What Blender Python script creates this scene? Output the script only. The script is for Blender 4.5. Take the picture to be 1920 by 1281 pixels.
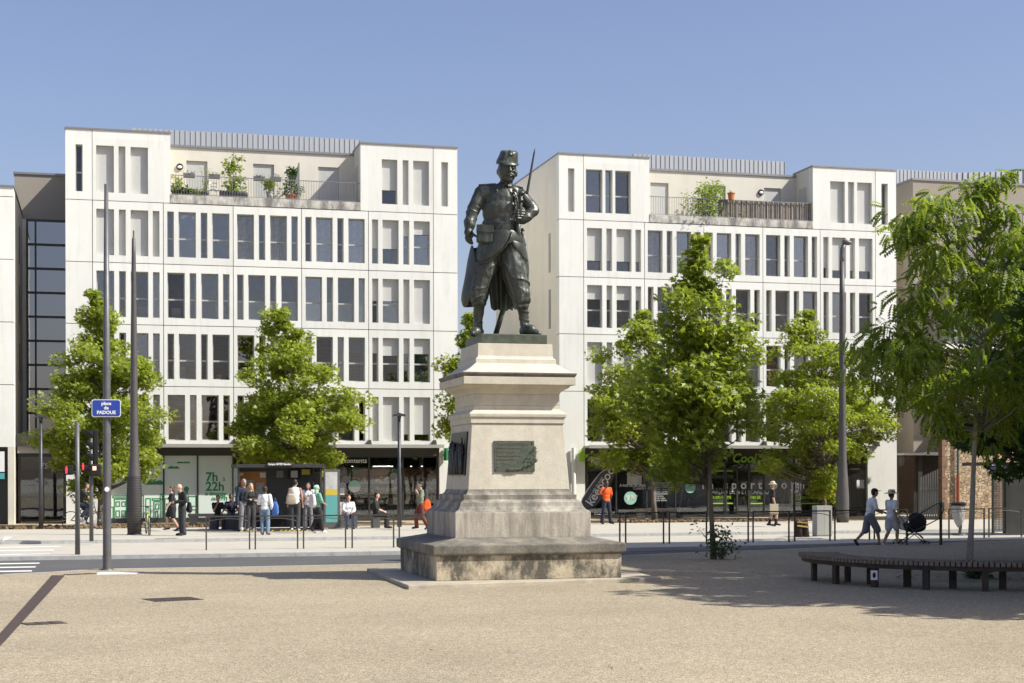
import bpy, bmesh, math, random
import numpy as np
from mathutils import Vector, Matrix, Euler, noise
R = math.radians
scn = bpy.context.scene
for o in list(bpy.data.objects): bpy.data.objects.remove(o)
col = scn.collection

# ---------------------------------------------------------------- camera, sky, sun, exposure
H, F, YAW, HZ, ROLL = 2.0, 2950.0, R(14.6), 893.5, 0.0026
cam = bpy.data.cameras.new('camera'); cam.sensor_width = 36; cam.lens = 36*F/1920
cam.shift_y = (HZ-640.5)/1920; cam.clip_end = 5000; cam.clip_start = .1
co = bpy.data.objects.new('camera', cam); col.objects.link(co)
co.matrix_world = Matrix.Translation((0, 0, H)) @ Matrix.Rotation(-YAW, 4, 'Z') @ Matrix.Rotation(R(90), 4, 'X') @ Matrix.Rotation(-ROLL, 4, 'Z')
scn.camera = co
SUN = Vector((.87, -.49, 1.0)).normalized()
w = bpy.data.worlds.new('World'); scn.world = w; w.use_nodes = True
nt = w.node_tree; nt.nodes.clear()
sky = nt.nodes.new('ShaderNodeTexSky'); sky.sky_type = 'NISHITA'; sky.sun_disc = False
sky.sun_elevation = math.asin(SUN.z); sky.sun_rotation = math.atan2(SUN.x, SUN.y)
sky.air_density = 1.15; sky.dust_density = 2.2; sky.ozone_density = 3.2; sky.altitude = 200
bg = nt.nodes.new('ShaderNodeBackground'); bg.inputs[1].default_value = .116
ow = nt.nodes.new('ShaderNodeOutputWorld')
tn = nt.nodes.new('ShaderNodeMixRGB'); tn.blend_type = 'MULTIPLY'; tn.inputs[0].default_value = 1; tn.inputs[2].default_value = (1.0, .875, .93, 1)
nt.links.new(sky.outputs[0], tn.inputs[1]); nt.links.new(tn.outputs[0], bg.inputs[0]); nt.links.new(bg.outputs[0], ow.inputs[0])
sl = bpy.data.lights.new('sun', 'SUN'); sl.energy = 4.85; sl.angle = R(.55); sl.color = (1, .975, .895)
so = bpy.data.objects.new('sun', sl); col.objects.link(so); so.location = SUN*80
so.rotation_euler = (-SUN).to_track_quat('-Z', 'Y').to_euler()
scn.view_settings.view_transform = 'Standard'; scn.view_settings.look = 'None'
scn.view_settings.exposure = 0.45; scn.view_settings.gamma = 1
scn.render.engine = 'CYCLES'; scn.render.resolution_x = 1024; scn.render.resolution_y = 683
scn.cycles.max_bounces = 6; scn.cycles.transparent_max_bounces = 12
scn.cycles.diffuse_bounces = 3; scn.cycles.glossy_bounces = 3; scn.cycles.transmission_bounces = 4
scn.cycles.caustics_reflective = False; scn.cycles.caustics_refractive = False

# ---------------------------------------------------------------- where a sight line meets a plane of the square
SA, CA = math.sin(YAW), math.cos(YAW)
def ray(px, py):
    u0, v0 = (px-960)/F, (HZ-py)/F
    u, v = u0+ROLL*v0, v0-ROLL*u0
    return SA+CA*u, CA-SA*u, v
def G(px, py, z=0.0):
    dx, dy, v = ray(px, py); t = (z-H)/v
    return Vector((dx*t, dy*t, z))
def WY(px, py, Y):
    dx, dy, v = ray(px, py); t = Y/dy
    return Vector((dx*t, Y, H+v*t))
def D(px, t, z=0.0):
    dx, dy, v = ray(px, 893); return Vector((dx*t, dy*t, z))
def S(px, Y): return WY(px, 893, Y).x

# ---------------------------------------------------------------- mesh helpers
def link(o, parent=None):
    col.objects.link(o)
    if parent is not None: o.parent = parent
    return o
def tag(o, label=None, cat=None, group=None, kind=None):
    if label: o['label'] = label
    if cat: o['category'] = cat
    if group: o['group'] = group
    if kind: o['kind'] = kind
    return o
def empty(name, loc=(0, 0, 0), rz=0.0, label=None, cat=None, group=None):
    o = bpy.data.objects.new(name, None); o.location = loc; o.rotation_euler = (0, 0, rz); o.empty_display_size = .2
    col.objects.link(o); return tag(o, label, cat, group)
def frame_of(a, b):
    d = (b-a); L = d.length; z = d/L if L > 1e-9 else Vector((0, 0, 1))
    x = z.orthogonal().normalized(); return x, z.cross(x), z, L
class MB:
    def __init__(s): s.v = []; s.f = []; s.m = []; s.mi = 0
    def add(s, vs, fs):
        n = len(s.v); s.v += [tuple(p) for p in vs]
        for f in fs: s.f.append([n+i for i in f]); s.m.append(s.mi)
        return s
    def box(s, x0, y0, z0, x1, y1, z1, M=None):
        vs = [Vector((x, y, z)) for z in (z0, z1) for x, y in ((x0, y0), (x1, y0), (x1, y1), (x0, y1))]
        if M is not None: vs = [M @ p for p in vs]
        return s.add(vs, [(3, 2, 1, 0), (4, 5, 6, 7), (0, 1, 5, 4), (1, 2, 6, 5), (2, 3, 7, 6), (3, 0, 4, 7)])
    def cbox(s, c, sx, sy, sz, M=None):
        return s.box(c[0]-sx/2, c[1]-sy/2, c[2]-sz/2, c[0]+sx/2, c[1]+sy/2, c[2]+sz/2, M)
    def tube(s, pts, rs, n=10, cap=True):
        pts = [Vector(p) for p in pts]
        if not hasattr(rs, '__len__'): rs = [rs]*len(pts)
        x = None; vs = []
        for i, p in enumerate(pts):
            d = (pts[min(i+1, len(pts)-1)]-pts[max(i-1, 0)]).normalized()
            x = d.orthogonal().normalized() if x is None else (x-d*x.dot(d)).normalized()
            y = d.cross(x)
            vs += [p+(x*math.cos(2*math.pi*k/n)+y*math.sin(2*math.pi*k/n))*rs[i] for k in range(n)]
        fs = []
        for i in range(len(pts)-1):
            for k in range(n):
                k2 = (k+1) % n; fs.append((i*n+k, i*n+k2, (i+1)*n+k2, (i+1)*n+k))
        if cap: fs.append(tuple(reversed(range(n)))); fs.append(tuple((len(pts)-1)*n+k for k in range(n)))
        return s.add(vs, fs)
    def bar(s, a, b, w, h):
        a, b = Vector(a), Vector(b); d = (b-a).normalized()
        up = Vector((0, 0, 1)) if abs(d.z) < .95 else Vector((0, 1, 0))
        x = d.cross(up).normalized()*(w/2); y = x.cross(d).normalized()*(h/2)
        vs = [p+sx*x+sy*y for p in (a, b) for sx, sy in ((-1, -1), (1, -1), (1, 1), (-1, 1))]
        return s.add(vs, [(3, 2, 1, 0), (4, 5, 6, 7), (0, 1, 5, 4), (1, 2, 6, 5), (2, 3, 7, 6), (3, 0, 4, 7)])
    def ell(s, c, r, rot=None, n=12, m=8):
        if not hasattr(r, '__len__'): r = (r, r, r)
        c = Vector(c); vs = []
        M = Euler(rot).to_matrix() if rot else Matrix.Identity(3)
        for j in range(m+1):
            th = math.pi*j/m
            for k in range(n):
                ph = 2*math.pi*k/n
                vs.append(c+M @ Vector((r[0]*math.sin(th)*math.cos(ph), r[1]*math.sin(th)*math.sin(ph), r[2]*math.cos(th))))
        fs = []
        for j in range(m):
            for k in range(n):
                k2 = (k+1) % n
                if j == 0: fs.append((k, (j+1)*n+k, (j+1)*n+k2))
                elif j == m-1: fs.append((j*n+k, (j+1)*n+k, j*n+k2))
                else: fs.append((j*n+k, (j+1)*n+k, (j+1)*n+k2, j*n+k2))
        return s.add(vs, fs)
    def cap(s, a, ra, b, rb, n=12):   # rounded tapering limb
        a, b = Vector(a), Vector(b); x, y, z, L = frame_of(a, b)
        prof = [(-ra*math.cos(t), ra*math.sin(t)) for t in (0.01, .5, 1.05, 1.57)]
        prof += [(L+rb*math.cos(t), rb*math.sin(t)) for t in (1.57, 1.05, .5, .01)]
        vs = []
        for q, r in prof: vs += [a+z*q+(x*math.cos(2*math.pi*k/n)+y*math.sin(2*math.pi*k/n))*max(r, 1e-4) for k in range(n)]
        fs = [tuple(reversed(range(n))), tuple((len(prof)-1)*n+k for k in range(n))]
        for i in range(len(prof)-1):
            for k in range(n):
                k2 = (k+1) % n; fs.append((i*n+k, i*n+k2, (i+1)*n+k2, (i+1)*n+k))
        return s.add(vs, fs)
    def prism(s, poly, z0, z1):
        n = len(poly); vs = [(x, y, z0) for x, y in poly]+[(x, y, z1) for x, y in poly]
        return s.add(vs, [tuple(reversed(range(n))), tuple(range(n, 2*n))]+[(k, (k+1) % n, n+(k+1) % n, n+k) for k in range(n)])
    def slab(s, poly, y0, y1):        # an outline in x,z with thickness along y
        n = len(poly); vs = [(x, y0, z) for x, z in poly]+[(x, y1, z) for x, z in poly]
        return s.add(vs, [tuple(range(n)), tuple(reversed(range(n, 2*n)))]+[(k, n+k, n+(k+1) % n, (k+1) % n) for k in range(n)])
    def xf(s, M, start=0):
        for i in range(start, len(s.v)): s.v[i] = tuple(M @ Vector(s.v[i]))
        return s
    def mesh(s, name):
        me = bpy.data.meshes.new(name); me.from_pydata(s.v, [], s.f); me.update(); return me
    def build(s, name, mat, parent=None, smooth=False, loc=None):
        me = s.mesh(name)
        ms = mat if isinstance(mat, (list, tuple)) else [mat]
        for m in ms: me.materials.append(m)
        if len(ms) > 1: me.polygons.foreach_set('material_index', s.m)
        if smooth: me.polygons.foreach_set('use_smooth', [True]*len(me.polygons))
        o = bpy.data.objects.new(name, me); link(o, parent)
        if loc is not None: o.location = loc
        return o
def remesh(mb, name, vox, mat, parent=None, it=2, fn=None):
    me = mb.mesh(name); o = bpy.data.objects.new('tmp', me); col.objects.link(o)
    m = o.modifiers.new('r', 'REMESH'); m.mode = 'VOXEL'; m.voxel_size = vox; m.use_smooth_shade = True
    if it: q = o.modifiers.new('s', 'SMOOTH'); q.iterations = it; q.factor = .5
    dg = bpy.context.evaluated_depsgraph_get(); dg.update()
    m2 = bpy.data.meshes.new_from_object(o.evaluated_get(dg)); m2.name = name
    bpy.data.objects.remove(o); bpy.data.meshes.remove(me)
    if fn:
        n = len(m2.vertices); co_ = np.empty(n*3); m2.vertices.foreach_get('co', co_); co_ = co_.reshape(-1, 3)
        no_ = np.array([v.normal[:] for v in m2.vertices])
        co_ = fn(co_, no_); m2.vertices.foreach_set('co', co_.ravel()); m2.update()
    m2.materials.clear(); m2.materials.append(mat)
    m2.polygons.foreach_set('use_smooth', [True]*len(m2.polygons))
    o = bpy.data.objects.new(name, m2); return link(o, parent)
def inst(src, parent=None, loc=None, rz=None):      # a copy of one object, sharing its mesh
    o = src.copy(); col.objects.link(o); o.parent = parent
    if loc is not None: o.location = loc
    if rz is not None: o.rotation_euler = (0, 0, rz)
    return o
KIDS = {}
def kids(o): return [c for c in bpy.data.objects if c.parent == o]
def copy_tree(o, loc=None, rz=None, label=None, parent=None):
    ch = kids(o); c = o.copy(); col.objects.link(c); c.parent = parent
    if loc is not None: c.location = loc
    if rz is not None: c.rotation_euler = (0, 0, rz)
    if label: c['label'] = label
    for k in ch: copy_tree(k, parent=c)
    return c
FONTC = {}
def text(s, size, mat, parent, loc, name='lettering', rot=(R(90), 0, 0), ext=.004, align='LEFT', shear=0, off=0.0, sp=1.0, sx=1.0):
    cu = bpy.data.curves.new('t', 'FONT'); cu.body = s; cu.size = size; cu.extrude = ext; cu.align_x = align; cu.shear = shear
    cu.offset = off; cu.space_character = sp; cu.resolution_u = 3
    o = bpy.data.objects.new('t', cu); col.objects.link(o); dg = bpy.context.evaluated_depsgraph_get()
    me = bpy.data.meshes.new_from_object(o.evaluated_get(dg)); bpy.data.objects.remove(o)
    me.materials.clear(); me.materials.append(mat); me.name = name
    t = bpy.data.objects.new(name, me); link(t, parent); t.location = loc; t.rotation_euler = rot; t.scale = (sx, 1, 1); return t

# ---------------------------------------------------------------- materials
def N(nt, t, **kw):
    n = nt.nodes.new(t)
    for k, v in kw.items(): setattr(n, k, v)
    return n
def mat(name, c, rough=.7, metal=0., var=0., vs=3., bump=0., bs=60., c2=None, spec=.5, stretch=None, dirt=0., dcol=(.16, .15, .13), ds=.8, dstr=(1, 1, .25), dlo=.5, dhi=.72):
    m = bpy.data.materials.new(name); m.use_nodes = True; t = m.node_tree; p = t.nodes['Principled BSDF']; L = t.links.new
    p.inputs['Base Color'].default_value = (*c, 1); p.inputs['Roughness'].default_value = rough
    p.inputs['Metallic'].default_value = metal; p.inputs['Specular IOR Level'].default_value = spec
    tc = N(t, 'ShaderNodeTexCoord'); src = None
    if var or c2:
        mp = N(t, 'ShaderNodeMapping'); mp.inputs['Scale'].default_value = stretch or (1, 1, 1); L(tc.outputs['Object'], mp.inputs[0])
        nz = N(t, 'ShaderNodeTexNoise'); nz.inputs['Scale'].default_value = vs; nz.inputs['Detail'].default_value = 6; nz.inputs['Roughness'].default_value = .65
        L(mp.outputs[0], nz.inputs['Vector'])
        cr = N(t, 'ShaderNodeValToRGB'); a = [x*(1-var) for x in c]; b = list(c2) if c2 else [min(1, x*(1+var)) for x in c]
        cr.color_ramp.elements[0].position = .32; cr.color_ramp.elements[1].position = .68
        cr.color_ramp.elements[0].color = (*a, 1); cr.color_ramp.elements[1].color = (*b, 1)
        L(nz.outputs[0], cr.inputs[0]); src = cr.outputs[0]
    if dirt:
        mp = N(t, 'ShaderNodeMapping'); mp.inputs['Scale'].default_value = dstr; L(tc.outputs['Object'], mp.inputs[0])
        n2 = N(t, 'ShaderNodeTexNoise'); n2.inputs['Scale'].default_value = ds; n2.inputs['Detail'].default_value = 9; n2.inputs['Roughness'].default_value = .7
        L(mp.outputs[0], n2.inputs['Vector'])
        c3 = N(t, 'ShaderNodeValToRGB'); c3.color_ramp.elements[0].position = dlo; c3.color_ramp.elements[1].position = dhi
        c3.color_ramp.elements[1].color = (dirt, dirt, dirt, 1)
        L(n2.outputs[0], c3.inputs[0]); mx = N(t, 'ShaderNodeMixRGB'); L(c3.outputs[0], mx.inputs[0])
        if src: L(src, mx.inputs[1])
        else: mx.inputs[1].default_value = (*c, 1)
        mx.inputs[2].default_value = (*dcol, 1); src = mx.outputs[0]
    if src: L(src, p.inputs['Base Color'])
    if bump:
        nb = N(t, 'ShaderNodeTexNoise'); nb.inputs['Scale'].default_value = bs; nb.inputs['Detail'].default_value = 4
        L(tc.outputs['Object'], nb.inputs['Vector']); b = N(t, 'ShaderNodeBump'); b.inputs['Strength'].default_value = bump; b.inputs['Distance'].default_value = .01
        L(nb.outputs[0], b.inputs['Height']); L(b.outputs[0], p.inputs['Normal'])
    return m
def glass(name, tint=(.75, .8, .82), ior=1.5, refl=1.0, base=.08):
    m = bpy.data.materials.new(name); m.use_nodes = True; t = m.node_tree; t.nodes.clear(); L = t.links.new
    o = N(t, 'ShaderNodeOutputMaterial'); tr = N(t, 'ShaderNodeBsdfTransparent'); tr.inputs[0].default_value = (*tint, 1)
    gl = N(t, 'ShaderNodeBsdfGlossy'); gl.inputs['Roughness'].default_value = .015; gl.inputs[0].default_value = (.95, .97, 1, 1)
    fr = N(t, 'ShaderNodeFresnel'); fr.inputs[0].default_value = ior
    ad = N(t, 'ShaderNodeMath', operation='MULTIPLY_ADD'); ad.inputs[1].default_value = refl; ad.inputs[2].default_value = base; ad.use_clamp = True
    nz = N(t, 'ShaderNodeTexNoise'); nz.inputs['Scale'].default_value = .9; tc = N(t, 'ShaderNodeTexCoord'); L(tc.outputs['Object'], nz.inputs[0])
    b = N(t, 'ShaderNodeBump'); b.inputs['Strength'].default_value = .03; b.inputs['Distance'].default_value = .05; L(nz.outputs[0], b.inputs['Height']); L(b.outputs[0], gl.inputs['Normal'])
    mx = N(t, 'ShaderNodeMixShader'); L(fr.outputs[0], ad.inputs[0]); L(ad.outputs[0], mx.inputs[0]); L(tr.outputs[0], mx.inputs[1]); L(gl.outputs[0], mx.inputs[2]); L(mx.outputs[0], o.inputs[0])
    return m
def leafmat(name, c1, c2, tr=(.2, .35, .03), amt=.4):
    m = bpy.data.materials.new(name); m.use_nodes = True; t = m.node_tree; p = t.nodes['Principled BSDF']; L = t.links.new; o = t.nodes['Material Output']
    g = N(t, 'ShaderNodeNewGeometry'); cr = N(t, 'ShaderNodeValToRGB'); cr.color_ramp.elements[0].color = (*c1, 1); cr.color_ramp.elements[1].color = (*c2, 1)
    L(g.outputs['Random Per Island'], cr.inputs[0]); L(cr.outputs[0], p.inputs['Base Color']); p.inputs['Roughness'].default_value = .42; p.inputs['Specular IOR Level'].default_value = .4
    tl = N(t, 'ShaderNodeBsdfTranslucent'); tl.inputs[0].default_value = (*tr, 1); mx = N(t, 'ShaderNodeMixShader'); mx.inputs[0].default_value = amt
    L(p.outputs[0], mx.inputs[1]); L(tl.outputs[0], mx.inputs[2]); L(mx.outputs[0], o.inputs[0]); return m
def lines(m, scale=18., axis=2, strength=.5, dist=.02, prof='SIN'):   # ribs across a surface as bump
    t = m.node_tree; p = t.nodes['Principled BSDF']; tc = N(t, 'ShaderNodeTexCoord'); w_ = N(t, 'ShaderNodeTexWave', bands_direction='XYZ'[axis], wave_profile=prof)
    w_.inputs['Scale'].default_value = scale; b = N(t, 'ShaderNodeBump'); b.inputs['Strength'].default_value = strength; b.inputs['Distance'].default_value = dist
    t.links.new(tc.outputs['Object'], w_.inputs[0]); t.links.new(w_.outputs[0], b.inputs['Height']); t.links.new(b.outputs[0], p.inputs['Normal']); return m
def emis(name, c, s):
    m = mat(name, c, .5); p = m.node_tree.nodes['Principled BSDF']; p.inputs['Emission Color'].default_value = (*c, 1); p.inputs['Emission Strength'].default_value = s; return m
M = {}
M['wall'] = mat('white_concrete', (.775, .775, .715), .75, var=.035, vs=.5, bump=.12, bs=40, dirt=.40, dcol=(.48, .46, .41), ds=1.1, dstr=(2.2, 2.2, .28), dlo=.5, dhi=.75)
M['wall2'] = mat('cream_render', (.68, .64, .545), .85, var=.04, vs=.8, bump=.15, bs=50, dirt=.3, dcol=(.45, .4, .32), ds=1.0)
M['side'] = mat('grey_beige_render', (.74, .71, .62), .85, var=.05, vs=.6, bump=.15, bs=50, dirt=.35, dcol=(.5, .46, .38), ds=.8)
M['trim'] = mat('grey_trim', (.30, .28, .25), .8, var=.05)
M['beige'] = mat('taupe_render', (.31, .275, .225), .85, var=.05, vs=.6, bump=.15, bs=60)
M['joint'] = mat('joint_backing', (.10, .09, .08), .9)  # dark backing strips in the grooves between panels
M['stain'] = mat('weathered_concrete', (.55, .53, .47), .9, var=.2, vs=3, dirt=.85, dcol=(.13, .125, .11), ds=1.6, dstr=(1.2, 1.2, .5), dlo=.40, dhi=.6, bump=.2)
M['zinc'] = mat('zinc', (.43, .45, .46), .5, .15, var=.06, vs=2, stretch=(3, 3, .2))
M['cope'] = mat('coping_metal', (.28, .28, .27), .45, .6)
M['shut'] = lines(mat('roller_shutter', (.50, .50, .47), .6, var=.02), 8.5, 2, .35, .012)
M['frame'] = mat('window_frame', (.42, .41, .37), .5, .2)
M['dframe'] = mat('dark_frame', (.07, .07, .065), .45, .5)
M['pane'] = glass('window_glass', tint=(.9, .9, .89), base=.035, refl=.95)
t_ = M['pane'].node_tree; oi = N(t_, 'ShaderNodeObjectInfo'); mr_ = N(t_, 'ShaderNodeMapRange'); mr_.inputs[3].default_value = .0; mr_.inputs[4].default_value = .13
ad_ = [q for q in t_.nodes if q.type == 'MATH'][0]; t_.links.new(oi.outputs['Random'], mr_.inputs[0]); t_.links.new(mr_.outputs[0], ad_.inputs[2])
[q for q in t_.nodes if q.type == 'BUMP'][0].inputs['Strength'].default_value = .12
M['pane2'] = glass('shop_glass', tint=(.85, .88, .88), base=.05)
M['curt'] = lines(mat('net_curtain', (.92, .93, .94), .9, var=.25, vs=9), 4, 0, .6, .05)
M['curt_p'] = lines(mat('pink_curtain', (.45, .05, .08), .9, var=.2), 4, 0, .6, .05)
M['curt_b'] = lines(mat('blue_curtain', (.16, .2, .22), .9, var=.3), 4, 0, .6, .05)
M['frost'] = mat('frosted_glass', (.42, .52, .50), .3, var=.08, vs=3)
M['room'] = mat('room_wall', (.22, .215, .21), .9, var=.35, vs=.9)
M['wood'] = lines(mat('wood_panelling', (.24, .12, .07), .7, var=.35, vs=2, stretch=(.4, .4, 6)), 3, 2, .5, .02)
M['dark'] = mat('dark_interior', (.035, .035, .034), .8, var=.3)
M['paleobj'] = mat('pale_furnishing', (.5, .5, .48), .7, var=.2)
M['canopy'] = mat('canopy_metal', (.40, .39, .35), .55, .3, var=.05)
M['fascia'] = mat('fascia_metal', (.075, .075, .065), .5, .3)
M['frostw'] = mat('frosted_panel', (.76, .85, .78), .22, var=.05, vs=.5, spec=.7)
M['green'] = mat('green_film', (.03, .28, .10), .5)
M['lime'] = mat('lime_sign', (.35, .62, .03), .5)
M['mint'] = mat('mint_film', (.35, .62, .50), .5)
M['white'] = mat('white_paint', (.8, .8, .78), .5)
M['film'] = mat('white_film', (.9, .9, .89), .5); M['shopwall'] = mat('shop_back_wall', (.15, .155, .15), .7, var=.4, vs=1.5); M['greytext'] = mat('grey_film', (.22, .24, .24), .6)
M['redf'] = mat('red_film', (.5, .05, .04), .5); M['magenta'] = mat('magenta_film', (.6, .02, .14), .5)
M['pole'] = mat('grey_painted_steel', (.13, .13, .13), .5, .4, var=.15, vs=4, bump=.05, dirt=.3, dcol=(.22, .21, .19), ds=3)
M['pole2'] = mat('dark_painted_steel', (.065, .067, .075), .45, .4, var=.2, vs=5)
M['mast'] = mat('mast_steel', (.10, .093, .088), .55, .4, var=.12, vs=3)
M['rail'] = mat('barrier_steel', (.085, .08, .07), .5, .5, var=.2, vs=8)
M['black'] = mat('black_plastic', (.015, .015, .016), .6, spec=.3)
M['red'] = emis('red_lamp', (1, .03, .03), 1.6); M['orange_l'] = emis('pale_lamp', (.9, .5, .35), .7)
M['blue'] = mat('enamel_blue', (.018, .06, .36), .3, spec=.6)
M['stone'] = mat('plinth_stone', (.58, .535, .425), .8, var=.09, vs=5, bump=.5, bs=35, dirt=.5, dcol=(.33, .29, .22), ds=1.6, dlo=.5, dhi=.8)
M['stone2'] = mat('stained_stone', (.52, .44, .31), .85, var=.18, vs=4, bump=.8, bs=25, dirt=.93, dcol=(.075, .07, .055), ds=1.7, dstr=(1.2, 1.2, .7), dlo=.41, dhi=.56)
M['stone3'] = mat('blackened_stone', (.24, .215, .17), .85, var=.2, vs=4, bump=.8, bs=25, dirt=.8, dcol=(.07, .066, .056), ds=1.8, dstr=(1, 1, .8), dlo=.38, dhi=.62)
M['stoneT'] = mat('darkened_moulding', (.45, .41, .34), .85, var=.2, vs=5, bump=.6, bs=30, dirt=.8, dcol=(.085, .078, .062), ds=1.9, dstr=(1, 1, .5), dlo=.37, dhi=.58)
M['slab'] = mat('slab_stone', (.42, .37, .28), .85, var=.15, vs=3, bump=.5, bs=30, dirt=.6, dcol=(.22, .19, .15), ds=1.2, dstr=(1, 1, 1))
def bronze():
    m = bpy.data.materials.new('patinated_bronze'); m.use_nodes = True; t = m.node_tree; p = t.nodes['Principled BSDF']; L = t.links.new
    tc = N(t, 'ShaderNodeTexCoord'); mp = N(t, 'ShaderNodeMapping'); mp.inputs['Scale'].default_value = (1, 1, .35); L(tc.outputs['Object'], mp.inputs[0])
    n = N(t, 'ShaderNodeTexNoise'); n.inputs['Scale'].default_value = 4; n.inputs['Detail'].default_value = 8; n.inputs['Roughness'].default_value = .7; L(mp.outputs[0], n.inputs[0])
    cr = N(t, 'ShaderNodeValToRGB'); e = cr.color_ramp.elements; e[0].position = .35; e[0].color = (.032, .035, .027, 1); e[1].position = .72; e[1].color = (.22, .255, .21, 1)
    x = e.new(.55); x.color = (.07, .076, .06, 1)
    L(n.outputs[0], cr.inputs[0]); L(cr.outputs[0], p.inputs['Base Color']); p.inputs['Metallic'].default_value = .25; p.inputs['Roughness'].default_value = .40
    nb = N(t, 'ShaderNodeTexNoise'); nb.inputs['Scale'].default_value = 30; nb.inputs['Detail'].default_value = 5; L(tc.outputs['Object'], nb.inputs[0]); b = N(t, 'ShaderNodeBump'); b.inputs['Strength'].default_value = .25; b.inputs['Distance'].default_value = .01
    L(nb.outputs[0], b.inputs['Height']); L(b.outputs[0], p.inputs['Normal']); return m
M['bronze'] = bronze()
M['plaque'] = mat('plaque_bronze', (.085, .10, .07), .5, .4, var=.3, vs=9, bump=.4, bs=60)
M['relief'] = mat('relief_bronze', (.02, .02, .018), .35, .5, var=.4, vs=14, bump=1.0, bs=22)
M['plaqtext'] = mat('plaque_letters', (.24, .23, .17), .5, .3)
def aggregate(name, c, s=38, spread=.45, big=.08):
    m = bpy.data.materials.new(name); m.use_nodes = True; t = m.node_tree; p = t.nodes['Principled BSDF']; L = t.links.new
    tc = N(t, 'ShaderNodeTexCoord'); v = N(t, 'ShaderNodeTexVoronoi'); v.inputs['Scale'].default_value = s; L(tc.outputs['Object'], v.inputs['Vector'])
    sp = N(t, 'ShaderNodeSeparateColor'); L(v.outputs['Color'], sp.inputs[0]); cr = N(t, 'ShaderNodeValToRGB'); e = cr.color_ramp.elements
    e[0].color = (*[q*(1-spread) for q in c], 1); e[1].color = (*[min(1, q*(1+spread*.8)) for q in c], 1); x = e.new(.5); x.color = (*c, 1)
    L(sp.outputs[0], cr.inputs[0])
    n = N(t, 'ShaderNodeTexNoise'); n.inputs['Scale'].default_value = .22; n.inputs['Detail'].default_value = 8; n.inputs['Roughness'].default_value = .7; L(tc.outputs['Object'], n.inputs[0])
    mr = N(t, 'ShaderNodeMapRange'); mr.inputs[1].default_value = .3; mr.inputs[2].default_value = .7; mr.inputs[3].default_value = 1-big; mr.inputs[4].default_value = 1+big; L(n.outputs[0], mr.inputs[0])
    mx = N(t, 'ShaderNodeMixRGB', blend_type='MULTIPLY'); mx.inputs[0].default_value = 1; L(cr.outputs[0], mx.inputs[1]); L(mr.outputs[0], mx.inputs[2])
    n3 = N(t, 'ShaderNodeTexNoise'); n3.inputs['Scale'].default_value = 9; n3.inputs['Detail'].default_value = 3; L(tc.outputs['Object'], n3.inputs[0])
    m3 = N(t, 'ShaderNodeMapRange'); m3.inputs[1].default_value = .3; m3.inputs[2].default_value = .7; m3.inputs[3].default_value = .88; m3.inputs[4].default_value = 1.1; L(n3.outputs[0], m3.inputs[0])
    m4 = N(t, 'ShaderNodeMixRGB', blend_type='MULTIPLY'); m4.inputs[0].default_value = 1; L(mx.outputs[0], m4.inputs[1]); L(m3.outputs[0], m4.inputs[2]); L(m4.outputs[0], p.inputs['Base Color'])
    p.inputs['Roughness'].default_value = .85; b = N(t, 'ShaderNodeBump'); b.inputs['Strength'].default_value = .5; b.inputs['Distance'].default_value = .006
    L(v.outputs['Distance'], b.inputs['Height']); L(b.outputs[0], p.inputs['Normal']); return m
M['plaza'] = aggregate('exposed_aggregate', (.345, .287, .192), 85, .7, .15)
M['path'] = mat('pale_paving', (.45, .42, .345), .85, var=.07, vs=1.2, bump=.2, bs=60, dirt=.2, dcol=(.35, .31, .25), ds=.6, dstr=(1, 1, 1))
M['ochre'] = aggregate('ochre_gravel', (.42, .335, .22), 20, .25, .1)
M['asph'] = mat('asphalt', (.088, .086, .083), .9, var=.12, vs=.8, bump=.4, bs=120)
M['kerb'] = mat('granite_kerb', (.42, .42, .40), .8, var=.15, vs=6, bump=.2, dirt=.35, dcol=(.25, .24, .22), ds=1.5)
M['soil'] = mat('soil', (.13, .075, .035), .95, var=.5, vs=8, bump=1, bs=30, c2=(.26, .17, .085))
M['mark'] = mat('road_paint', (.72, .71, .66), .7, var=.06, dirt=.3, dcol=(.4, .38, .34), ds=3, dstr=(1, 1, 1))
M['grate'] = mat('rusty_grate', (.10, .07, .055), .7, .3, var=.3, vs=9)
M['slat'] = mat('weathered_wood', (.19, .15, .11), .8, var=.35, vs=6, stretch=(1, 1, 6), bump=.3)
M['rust'] = mat('rusted_steel', (.055, .042, .034), .7, .3, var=.35, vs=6)
M['bark'] = mat('bark', (.17, .145, .115), .9, var=.3, vs=10, stretch=(1, 1, .2), bump=.8, bs=30)
M['bark_p'] = mat('pale_bark', (.30, .285, .25), .9, var=.3, vs=8, stretch=(1, 1, .25), bump=.7, bs=25)
M['leaf'] = leafmat('plane_leaves', (.085, .135, .015), (.33, .37, .048), (.50, .60, .055), .42)
M['leaf2'] = leafmat('maple_leaves', (.08, .13, .015), (.32, .36, .048), (.50, .60, .055), .42)
M['leaf3'] = leafmat('locust_leaves', (.055, .11, .012), (.24, .30, .035), (.42, .54, .045), .40)
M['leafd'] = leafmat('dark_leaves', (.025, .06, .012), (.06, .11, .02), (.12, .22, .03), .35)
M['conc'] = mat('bench_concrete', (.33, .30, .25), .85, var=.1, vs=4, bump=.2)
M['terra'] = mat('terracotta', (.5, .16, .05), .7, var=.1); M['potgrey'] = mat('grey_planter', (.14, .145, .15), .7)
M['screen'] = lines(mat('reed_screen', (.24, .205, .17), .9, var=.2, vs=4), 2.2, 0, .8, .05)
M['orangep'] = mat('orange_poster', (.55, .22, .05), .5, var=.1); M['orangep2'] = M['orangep']; M['map'] = mat('map_paper', (.42, .44, .46), .6, var=.35, vs=14, c2=(.6, .58, .5))
M['yellow'] = mat('yellow_tape', (.6, .45, .05), .6)
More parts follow.
